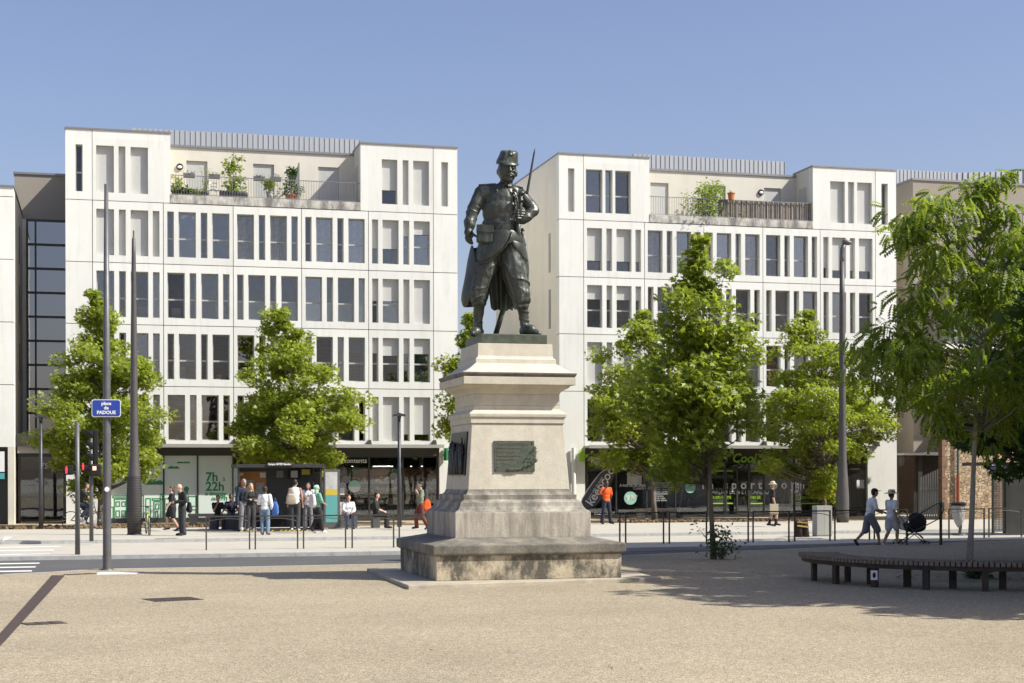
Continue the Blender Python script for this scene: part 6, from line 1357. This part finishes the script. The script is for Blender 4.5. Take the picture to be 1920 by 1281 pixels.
def person(key, px, py, z, h, yaw, label, skin, top, sl, bot, ln, shoe, hair, style='short', J={}, base=None, fem=False, open_=None, loc=None, look=None, group=None, skirt=False):
    j = dict(base or BASE); j.update(J); k = h/1.72; j = {a: Vector(b)*k for a, b in j.items()}
    L = Vector(loc) if loc is not None else G(px, py, z); Mw = Matrix.Translation(L) @ Matrix.Rotation(R(yaw), 4, 'Z'); PM[key] = (Mw, j, k)
    sw = .92 if fem else 1.0; up = (j['neck']-j['pelvis']).normalized()
    lean = math.atan2(up.y, up.z); rot = (-lean, math.atan2(up.x, up.z), 0)
    bare = False
    def torso(s, g, lo=0.):
        s.ell(j['pelvis'], ((.155 if fem else .15)*k+g, .105*k+g, .115*k+g), rot, 16, 10)
        w_ = j['pelvis'].lerp(j['chest'], .48); s.ell(w_, ((.12 if fem else .14)*k+g, .095*k+g, .16*k+g), rot, 16, 10)
        s.ell(j['chest'], (.155*sw*k+g, .11*k+g, .17*k+g), rot, 16, 10)
        if g < .03 and not bare: s.cap(j['shoa'], .046*k+g*.6, j['shob'], .046*k+g*.6)
        for n_ in 'ab': s.cap(j['neck']-Vector((0, 0, .02*k)), .05*k+g*.3, j['neck'].lerp(j['sho'+n_], .8)-Vector((0, 0, .012*k)), .04*k+g*.3)
        if fem: s.ell(j['chest']+Vector((-.065*k, -.085*k, 0)), .05*k+g*.5); s.ell(j['chest']+Vector((.065*k, -.085*k, 0)), .05*k+g*.5)
    def limb(s, a, b, c, ra, rb, rc, f, g):
        f1 = min(1, f*2); s.cap(j[a], ra*k+g, j[a].lerp(j[b], f1), (ra+(rb-ra)*f1)*k+g)
        if f > .5: f2 = (f-.5)*2; s.cap(j[b], rb*k+g, j[b].lerp(j[c], f2), (rb+(rc-rb)*f2)*k+g)
    hd = j['head']; fwd = (look and Vector(look).normalized()) or Vector((0, -1, 0)); sid = fwd.cross(Vector((0, 0, 1))).normalized(); hz = math.atan2(fwd.y, fwd.x)+math.pi/2
    s = MB(); torso(s, -.008); s.cap(j['neck']-Vector((0, 0, .06*k)), .055*k, hd-Vector((0, 0, .05*k)), .05*k)
    s.ell(hd+Vector((0, 0, .015*k)), (.074*k, .093*k, .105*k), (0, 0, hz), 18, 12); s.ell(hd+fwd*.022*k-Vector((0, 0, .055*k)), (.055*k, .065*k, .062*k), (0, 0, hz))
    s.cap(hd+fwd*.088*k+Vector((0, 0, .012*k)), .009*k, hd+fwd*.107*k-Vector((0, 0, .018*k)), .014*k, 8); s.ell(hd+fwd*.085*k-Vector((0, 0, .052*k)), (.024*k, .01*k, .01*k), (0, 0, hz)); s.ell(hd+fwd*.082*k+Vector((0, 0, .03*k)), (.05*k, .012*k, .009*k), (0, 0, hz))
    for q in (-1, 1): s.ell(hd+sid*q*.076*k, (.010*k, .02*k, .03*k), (0, 0, hz))
    for n_ in 'ab':
        limb(s, 'sho'+n_, 'elb'+n_, 'wri'+n_, .045, .038, .026, 1, 0); limb(s, 'hip'+n_, 'knee'+n_, 'ankle'+n_, .080, .055, .036, 1, 0)
        s.cap(j['knee'+n_].lerp(j['ankle'+n_], .25)+Vector((0, .015*k, 0)), .05*k, j['knee'+n_].lerp(j['ankle'+n_], .6), .04*k); s.cap(j['ankle'+n_]-Vector((0, 0, .02*k)), .034*k, j['toe'+n_]+Vector((0, 0, .012*k)), .025*k)
        d = (j['wri'+n_]-j['elb'+n_]).normalized(); pc = j['wri'+n_]+d*.045*k; s.cap(j['wri'+n_], .026*k, pc+d*.015*k, .03*k)
        x_ = d.orthogonal().normalized()
        for i in range(4):
            o_ = pc+x_*(i-1.5)*.019*k; ln_ = (.06, .072, .066, .05)[i]*k; m_ = o_+d*ln_*.6+Vector((0, -.004, 0)); s.cap(o_, .0105*k, m_, .0095*k, 8); s.cap(m_, .0095*k, m_+(d+d.cross(x_)*.5)*ln_*.5, .008*k, 8)
        s.cap(pc-d*.02*k, .013*k, pc+x_*-.045*k+d*.03*k, .0095*k, 8)
    body = remesh(s, 'person', .0095*k, SK[skin], None, 1); body.matrix_world = Mw; tag(body, label, 'person', group)
    bare = sl == 0; s = MB(); torso(s, .018*k); s.ell(j['pelvis']+up*.0, (.168*k, .128*k, .10*k), rot, 16, 10)
    if sl > 0:
        for n_ in 'ab': limb(s, 'sho'+n_, 'elb'+n_, 'wri'+n_, .052, .047, .038, sl, .016*k)
    remesh(s, 'shirt' if sl < .9 else 'jacket' if style != 'x' else 'shirt', .012*k, C_[top], body, 4, wrinkles(None, .008, 3))
    s = MB(); s.ell(j['pelvis']-up*.03*k, (.165*k, .12*k, .12*k), rot, 16, 10)
    fl = .018 if ln > .6 else .034
    for n_ in 'ab':
        limb(s, 'hip'+n_, 'knee'+n_, 'ankle'+n_, .085, .062+(.01 if fl > .02 else 0), .054, ln, fl*k)
    remesh(s, 'trousers' if ln > .6 else 'shorts', .012*k, C_[bot], body, 1, wrinkles(None, .009, 5))
    for n_ in 'ab':
        a, t_ = j['ankle'+n_], j['toe'+n_]; d = (t_-a); s = MB(); s.cap(a-Vector((0, 0, .03*k))-d*.25, .042*k, a.lerp(t_, .6)+Vector((0, 0, .005)), .042*k); s.cap(a.lerp(t_, .6), .042*k, t_+Vector((0, 0, .012*k)), .034*k)
        for i, v in enumerate(s.v): s.v[i] = (v[0], v[1], max(v[2], t_.z-.024*k))
        s.build('shoe', C_[shoe] if shoe in C_ else M[shoe], body, True)
    if hair:
        s = MB(); s.ell(hd+Vector((0, 0, .035*k))-fwd*.014*k, (.082*k, .098*k, .098*k), (0, 0, hz), 18, 12)
        s.ell(hd-fwd*.045*k, (.078*k, .06*k, .09*k), (0, 0, hz), 14, 10)
        if style == 'bun': s.ell(hd-fwd*.10*k+Vector((0, 0, .09*k)), .045*k)
        if style == 'pony': s.cap(hd-fwd*.09*k+Vector((0, 0, .04*k)), .03*k, hd-fwd*.13*k-Vector((0, 0, .10*k)), .018*k)
        if style == 'long':
            for q in (-1, 1): s.cap(hd+sid*q*.06*k-fwd*.02*k, .035*k, hd+sid*q*.085*k-fwd*.005*k-Vector((0, 0, .24*k)), .03*k)
            s.cap(hd-fwd*.05*k, .06*k, hd-fwd*.05*k-Vector((0, 0, .25*k)), .045*k)
        # cut the hair back from the face
        vs = []
        for v in s.v:
            p = Vector(v)-hd; f_ = p.dot(fwd)
            if f_ > .02*k and p.z < .055*k and style != 'long': p -= fwd*(f_-.02*k)
            elif f_ > .03*k and p.z < .055*k and abs(p.dot(sid)) < .055*k: p -= fwd*(f_-.03*k)
            vs.append(tuple(hd+p))
        s.v = vs; s.build('hair', HR[hair], body, True)
    return body
def held(key, name, label, cat, build, at_=(0, 0, 0), ref=None):
    Mw, j, k = PM[key]; p = Vector(at_)*k + (j[ref] if ref else Vector()); o = build(); o.name = name
    o.matrix_world = Mw @ Matrix.Translation(p); return tag(o, label, cat)
def softbag(w_, d_, h_, m, n=20, taper=.72):
    s = MB(); s.ell((0, 0, 0), (1, 1, 1), None, n, 14); vs = []; pw = lambda q, e_: math.copysign(abs(q)**e_, q)
    for x, y, z in s.v:
        z_ = pw(z, .6); f = 1-(1-taper)*(z_*.5+.5); w1_ = 1+.08*math.sin(x*5+z*4)+.06*math.sin(z*9+y*3); vs.append((pw(x, .6)*w_/2*f*w1_, pw(y, .75)*d_/2*f*w1_, z_*h_/2))
    s.v = vs; return s
def bag(m, w_=.36, d_=.14, h_=.36, strap=None):
    def b():
        o = softbag(w_, d_, h_, m).build('bag', m, None, True)
        if strap: s = MB(); s.tube([Vector(q) for q in strap], .012, 6); s.build('strap', m, o)
        return o
    return b
WALK = dict(kneea=(-.09, -.16, .52), anklea=(-.10, -.12, .12), toea=(-.10, -.28, .06), kneeb=(.09, .03, .48), ankleb=(.10, .24, .13), toeb=(.11, .13, .03), elba=(-.23, .10, 1.13), wria=(-.24, .02, .90), elbb=(.23, -.07, 1.13), wrib=(.23, -.22, .93))
# near the left mast
person('w1', 322, 996, .08, 1.60, -80, 'woman in black t shirt and shorts walking left, just before the suited man', 'light', 'black', .45, 'black', .38, 'charcoal', 'brown', 'bun', WALK, fem=True)
held('w1', 'shoulder_bag', 'black shoulder bag hanging behind the woman in black shorts', 'bag', bag(C_['black'], .30, .14, .34, [(.0, 0, .15), (.08, .0, .45), (.1, .0, .62)]), (-.2, .16, -.02), 'hipa')
person('m1', 342, 1004.5, .08, 1.74, -70, 'bald man in dark suit looking down at his hands beside the woman in shorts', 'light', 'black', 1, 'charcoal', .97, 'black', None, J=dict(neck=(0, -.03, 1.42), head=(0, -.10, 1.56), elba=(-.23, .02, 1.12), wria=(-.08, -.24, 1.08), elbb=(.23, .02, 1.12), wrib=(.06, -.25, 1.10)))
held('m1', 'shoulder_bag', 'black messenger bag on the hip of the suited man', 'bag', bag(C_['black'], .34, .14, .36, [(.0, 0, .15), (-.12, .0, .45), (-.18, .02, .56)]), (.06, .18, .02), 'hipb')
# seated, left of the shelter
person('s1', 409, 993, .08, 1.62, 10, 'seated woman in black top resting her chin on one hand, left of the shelter', 'mid', 'black', .3, 'charcoal', .95, 'black', 'dark', 'bun', dict(elba=(-.2, -.14, .72), wria=(-.06, -.15, 1.02)), base=SIT, fem=True)
person('s2', 433, 992, .08, 1.66, 0, 'seated person in navy shirt and blue jeans covering the mouth, next to the shelter', 'dark', 'navy', .4, 'jeans', .97, 'tan', 'dark', 'short', dict(elbb=(.2, -.14, .74), wrib=(.03, -.15, 1.05)), base=SIT)
# in the shelter
person('p1', 0, 0, 0, 1.80, 20, 'bald grey haired man in dark jacket standing inside the shelter behind the blond woman', 'mid', 'navy', 1, 'grey', .97, 'white', 'grey', 'short', loc=D(457, 55.4, .13))
person('p2', 0, 0, 0, 1.66, 15, 'blond woman in black hoodie with arms crossed at the left end of the shelter', 'light', 'black', .95, 'charcoal', .97, 'white', 'blond', 'long', dict(elba=(-.22, .0, 1.12), wria=(.06, -.18, 1.10), elbb=(.22, 0, 1.12), wrib=(-.05, -.2, 1.13)), fem=True, loc=D(470, 54.4, .13))
person('p3', 497, 1003.5, .08, 1.62, 155, 'woman in white jacket and pale jeans seen from behind before the shelter', 'dark', 'white', .9, 'denim', .97, 'rust', 'dark', 'short', dict(elbb=(.24, 0, 1.12), wrib=(.12, -.2, 1.12)), fem=True)
held('p3', 'tote_bag', 'bright blue carrier bag on the arm of the woman in white jacket', 'bag', bag(C_['blue'], .26, .16, .46, [(-.05, 0, .2), (0, 0, .36), (.05, 0, .2)]), (-.26, -.06, .03), 'hipa')
person('p4', 0, 0, 0, 1.80, 165, 'man in white tank top and grey trousers seen from behind in the shelter', 'mid', 'white', .0, 'charcoal', .97, 'white', 'dark', 'short', dict(head=(0, -.04, 1.58)), loc=D(553, 54.7, .13))
held('p4', 'shoulder_bag', 'cream cloth bag slung across the back of the man in tank top', 'bag', bag(C_['tan'], .42, .14, .38, [(.1, .02, .15), (-.05, .02, .4), (-.22, -.02, .52)]), (.10, .17, .13), 'pelvis')
person('p5', 0, 0, 0, 1.70, -20, 'woman in open white shirt reading her phone in the shelter', 'mid', 'white', .5, 'grey', .97, 'black', 'dark', 'long', dict(head=(0, -.05, 1.58), wria=(-.05, -.25, 1.14), wrib=(.05, -.25, 1.14)), fem=True, loc=D(578, 55.2, .13))
person('p6', 594, 1000, .08, 1.64, 115, 'woman in mint headscarf and black skirt turning right at the end of the shelter', 'mid', 'green', .45, 'black', .97, 'white', None, J=dict(elba=(-.22, -.08, 1.12), wria=(-.16, -.26, 1.04), kneea=(-.12, -.1, .5), anklea=(-.13, -.14, .09), toea=(-.13, -.3, .025), ankleb=(.12, .14, .1), toeb=(.12, .0, .025)), fem=True)
Mw, j, k = PM['p6']; s = MB(); s.ell(j['head']+Vector((0, .012, .03)), (.088*k, .098*k, .105*k), None, 18, 12); s.ell(j['head']+Vector((0, .09, .06)), .05*k); s.cap(j['head']-Vector((0, -.03, .06)), .07*k, j['neck']-Vector((0, -.01, .02)), .09*k)
s.v = [(x, max(y, j['head'].y-.035*k) if z < j['head'].z+.06*k else y, z) for x, y, z in s.v]
o = s.build('headscarf', C_['mint'], [q for q in bpy.data.objects if q.get('label', '').startswith('woman in mint')][0], True)
held('p6', 'backpack', 'pale grey drawstring bag on the back of the woman in mint headscarf', 'bag', bag(C_['blush'], .36, .2, .48), (0.02, .17, .24), 'pelvis')
# right of the shelter
person('s3', 654, 992, .08, 1.62, 0, 'seated woman in white shirt and jeans with dark glasses beside the foil wrapped bin', 'light', 'white', .75, 'jeans', .9, 'charcoal', 'brown', 'short', base=SIT, fem=True)
person('s4', 707, 991, .08, 1.72, 70, 'man all in black seated sideways facing right before the supermarket', 'light', 'black', .6, 'black', .97, 'black', 'dark', 'short', base=SIT)
person('m2', 789, 994, .08, 1.74, -85, 'man in olive polo shirt and rust trousers walking left with a backpack', 'light', 'olive', .45, 'rust', .97, 'charcoal', 'dark', 'short', {**WALK, 'elbb': (.22, -.06, 1.15), 'wrib': (.08, -.16, 1.36)})
held('m2', 'backpack', 'grey backpack worn by the man in olive polo shirt', 'bag', bag(C_['charcoal'], .30, .18, .46), (0, .18, .30), 'pelvis')
held('m2', 'carrier_bag', 'orange carrier bag held by the man in olive polo shirt', 'bag', bag(C_['orange'], .12, .30, .42, [(0, -.04, .18), (0, 0, .3), (0, .04, .18)]), (.04, .20, -.02), 'hipb')
person('m3', 1137, 983, .08, 1.76, 12, 'man in bright orange t shirt with raised hand by the feather flag', 'dark', 'orange', .4, 'navy', .97, 'black', 'dark', 'short', dict(kneea=(-.14, 0, .49), anklea=(-.19, .02, .08), toea=(-.22, -.14, .025), kneeb=(.14, 0, .49), ankleb=(.20, .02, .08), toeb=(.25, -.13, .025), elba=(-.30, -.04, 1.16), wria=(-.10, -.16, 1.42), elbb=(.26, .06, 1.12), wrib=(.22, .12, .90)))
person('m4', 1448, 987.5, .08, 1.68, 80, 'man in straw hat, black t shirt and boots walking right with a paper bag', 'light', 'black', .4, 'navy', .45, 'black', 'grey', 'short', {**{q: WALK[q] for q in ('kneea', 'anklea', 'toea')}, 'ankleb': (.10, .10, .1)})
def hat(key, m=C_['straw'], label='straw hat', brim=.17, cr=.092):
    Mw, j, k = PM[key]; s = MB(); h0 = j['head']+Vector((0, 0, .06*k)); n = 24
    prof = [(brim, -.015), (brim*.97, -.005), (cr*1.03, .012), (cr, .05), (cr*.85, .095), (cr*.4, .10), (.001, .097)]
    vs = [(h0.x+r_*k*math.cos(2*math.pi*i/n), h0.y+r_*k*1.1*math.sin(2*math.pi*i/n), h0.z+z_*k+(-.012*abs(math.sin(2*math.pi*i/n)) if r_ > .12 else 0)) for r_, z_ in prof for i in range(n)]
    s.add(vs, [(a*n+i, a*n+(i+1) % n, (a+1)*n+(i+1) % n, (a+1)*n+i) for a in range(len(prof)-1) for i in range(n)]); o = s.build('hat', m, None, True); o.matrix_world = Mw
    so_ = o.modifiers.new('t', 'SOLIDIFY'); so_.thickness = .008
    q = MB(); q.tube([(h0.x, h0.y, h0.z+.012*k), (h0.x, h0.y, h0.z+.035*k)], [cr*1.08*k, cr*1.07*k], 20, False); q.build('hat_band', C_['black'], o, True); tag(o, label, 'hat'); return o
hat('m4', label='pale straw hat on the man with black boots')
held('m4', 'paper_bag', 'brown paper carrier bag held by the man in the straw hat', 'bag', lambda: MB().box(-.06, -.16, -.2, .06, .16, .2).build('bag', C_['tan']), (-.03, .05, -.2), 'wria')
for nm, nn in (('m4', 'a'), ('m4', 'b')):
    Mw, j, k = PM[nm]; s = MB(); s.cap(j['ankle'+nn], .052, j['ankle'+nn].lerp(j['knee'+nn], .38), .058); s.build('boot_shaft', C_['black'], [q for q in bpy.data.objects if q.get('label', '').startswith('man in straw hat')][0], True)
# the couple with the pram
c1 = D(1630, 46.2, -.12); c2 = D(1671, 45.8, -.12); c3 = D(1708, 45.9, -.12)
PUSH = dict(chest=(0, -.05, 1.25), neck=(0, -.10, 1.42), head=(0, -.16, 1.58), shoa=(-.18, -.09, 1.37), shob=(.18, -.09, 1.37), elba=(-.24, -.12, 1.12), wria=(-.2, -.36, 1.02), elbb=(.24, -.12, 1.12), wrib=(.2, -.36, 1.02),
            kneea=(-.1, -.2, .53), anklea=(-.1, -.26, .1), toea=(-.1, -.42, .05), kneeb=(.1, .08, .5), ankleb=(.1, .38, .2), toeb=(.11, .30, .05))
person('h1', 0, 0, 0, 1.76, 82, 'man in black cap, white t shirt and grey shorts leaning into the pram handle', 'mid', 'white', .45, 'grey', .52, 'charcoal', 'dark', 'short', PUSH, loc=c1)
Mw, j, k = PM['h1']; s = MB(); s.ell(j['head']+Vector((0, 0, .045)), (.088, .105, .085), None, 18, 10); s.ell(j['head']+Vector((0, -.12, .05)), (.07, .09, .012)); s.v = [(x, y, max(z, j['head'].z+.03)) for x, y, z in s.v]
o = s.build('cap', C_['black'], None, True); o.matrix_world = Mw; tag(o, 'black baseball cap on the man pushing the pram', 'cap')
person('h2', 0, 0, 0, 1.68, 105, 'woman in straw sun hat, white t shirt and light shorts walking beside the pram', 'mid', 'white', .4, 'blush', .36, 'white', 'brown', 'short', {**WALK, 'wria': (-.26, -.02, .86)}, fem=True, loc=c2)
hat('h2', label='wide straw sun hat on the woman beside the pram', brim=.21, cr=.10)
t = empty('pram', c3, R(90-14), 'dark hooded pram with tubular chassis pushed by the couple', 'pram')
s = MB(); s.tube([(0, .42, 1.02), (0, .2, .72), (0, -.35, .30)], .018, 8); s.bar((-.24, .42, 1.02), (.24, .42, 1.02), .03, .03)
for q in (-.22, .22): s.tube([(q, .42, 1.02), (q, .25, .75), (q, -.38, .2)], .014, 6); s.tube([(q, -.1, .45), (q, .32, .14)], .014, 6)
s.build('chassis', M['pole'], t)
s = MB(); s.ell((0, -.02, .66), (.24, .42, .20), (.15, 0, 0), 18, 12); s.v = [(x, y, min(z, .74)) for x, y, z in s.v]; s.build('carrycot', C_['black'], t, True)
s = MB(); s.ell((0, -.15, .76), (.25, .30, .28), None, 18, 12); s.v = [(x, min(y, .0+.3*(z-.7)), max(z, .66)) for x, y, z in s.v]; s.build('hood', C_['black'], t, True)
for x, y, r_ in ((-.27, .32, .13), (.27, .32, .13), (-.2, -.4, .10), (.2, -.4, .10)):
    s = MB(); s.tube([(x+.0*1, y+r_*math.cos(q), r_+r_*math.sin(q)) for q in np.linspace(0, 6.28, 19)], .016, 6); wl = s.build('wheel', M['black'], t, True); s = MB()
    for i in range(5): a = i*1.257; s.bar((x, y, r_), (x, y+r_*math.cos(a), r_+r_*math.sin(a)), .012, .012)
    s.build('spokes', M['pole'], wl)
s = softbag(.24, .16, .42, None); o = s.build('muslin_bag', C_['white'], None, True); o.location = (c3.x-.28, c3.y-.02, .62); tag(o, 'white cloth bundle hanging from the pram handle', 'bag')

# ================================================================ BICYCLES
def bicycle(loc, rz, label, fm, r_=.33, lean=0):
    t = empty('bicycle', loc, rz, label, 'bicycle'); t.rotation_euler = (0, lean, rz)      # runs along local x, front at +x
    for x, nm in ((-.52, 'wheel'), (.52, 'wheel')):
        s = MB(); s.tube([(x+r_*math.cos(q), 0, r_+r_*math.sin(q)) for q in np.linspace(0, 6.283, 33)], .017, 6); wl = s.build(nm, M['black'], t, True); s = MB()
        for i in range(12): a = i*math.pi/6; s.bar((x, 0, r_), (x+r_*math.cos(a), 0, r_+r_*math.sin(a)), .005, .005)
        s.tube([(x, -.04, r_), (x, .04, r_)], .025, 8); s.build('spokes', M['frame'], wl)
    bb, st_, hd, rr, fr = (-.08, 0, .28), (-.22, 0, .78), (.34, 0, .82), (-.52, 0, r_), (.52, 0, r_)
    s = MB()
    for a, b in ((bb, st_), (bb, (.36, 0, .70)), ((-.2, 0, .70), hd), (bb, rr), ((-.2, 0, .72), rr), ((.36, 0, .70), fr), (hd, (.36, 0, .66))): s.tube([a, b], .017, 8)
    s.build('frame', fm, t, True); s = MB(); s.ell((-.25, 0, .92), (.13, .065, .03)); s.tube([(-.22, 0, .75), (-.24, 0, .91)], .012, 6); s.build('saddle', M['black'], t, True)
    s = MB(); s.tube([(.33, 0, .8), (.31, 0, .98)], .014, 8); s.tube([(.24, -.27, 1.0), (.34, -.2, .99), (.34, .2, .99), (.24, .27, 1.0)], .013, 8); s.build('handlebar', M['pole'], t, True)
    s = MB(); s.tube([(-.08, -.05, .28), (-.08, .05, .28)], .09, 16); s.bar((-.08, .06, .28), (.04, .06, .16), .02, .02); s.bar((-.08, -.06, .28), (-.2, -.06, .40), .02, .02); s.box(-.02, .05, .14, .1, .13, .17); s.box(-.26, -.13, .39, -.14, -.05, .42); s.build('crank', M['frame'], t); return t
b1 = D(160, 58.5, .08); bicycle(b1, 0, 'dark city bicycle being ridden past the left street tree', M['black'])
person('cy', 0, 0, 0, 1.72, 90, 'cyclist in black on the dark bicycle behind the signal posts', 'mid', 'black', .4, 'navy', .97, 'charcoal', 'dark', 'short', dict(pelvis=(0, .24, 1.0), chest=(0, .10, 1.28), neck=(0, .02, 1.45), head=(0, -.04, 1.61), hipa=(-.08, .24, .96), hipb=(.08, .24, .96), kneea=(-.1, -.14, .86), anklea=(-.11, .12, .50), toea=(-.11, -.03, .44), kneeb=(.1, -.10, .66), ankleb=(.11, .02, .26), toeb=(.11, -.13, .20), shoa=(-.18, .08, 1.40), shob=(.18, .08, 1.40), elba=(-.23, -.10, 1.2), wria=(-.24, -.24, 1.02), elbb=(.23, -.10, 1.2), wrib=(.24, -.24, 1.02)), loc=b1)
b2 = G(277, 1003, .08); bicycle(b2, R(-86), 'yellow and black bicycle parked end on, locked to the tall mast', mat('bike_lime', (.45, .5, .12), .4), lean=.06)
s = MB(); s.tube([b2+Vector((-.1, .1, .75)), b2+Vector((-.2, .05, .35)), b2+Vector((-.32, 0, .02))], .015, 6); tag(s.build('cable_lock', M['black']), 'black cable lock looping from the mast to the parked bicycle', 'lock')
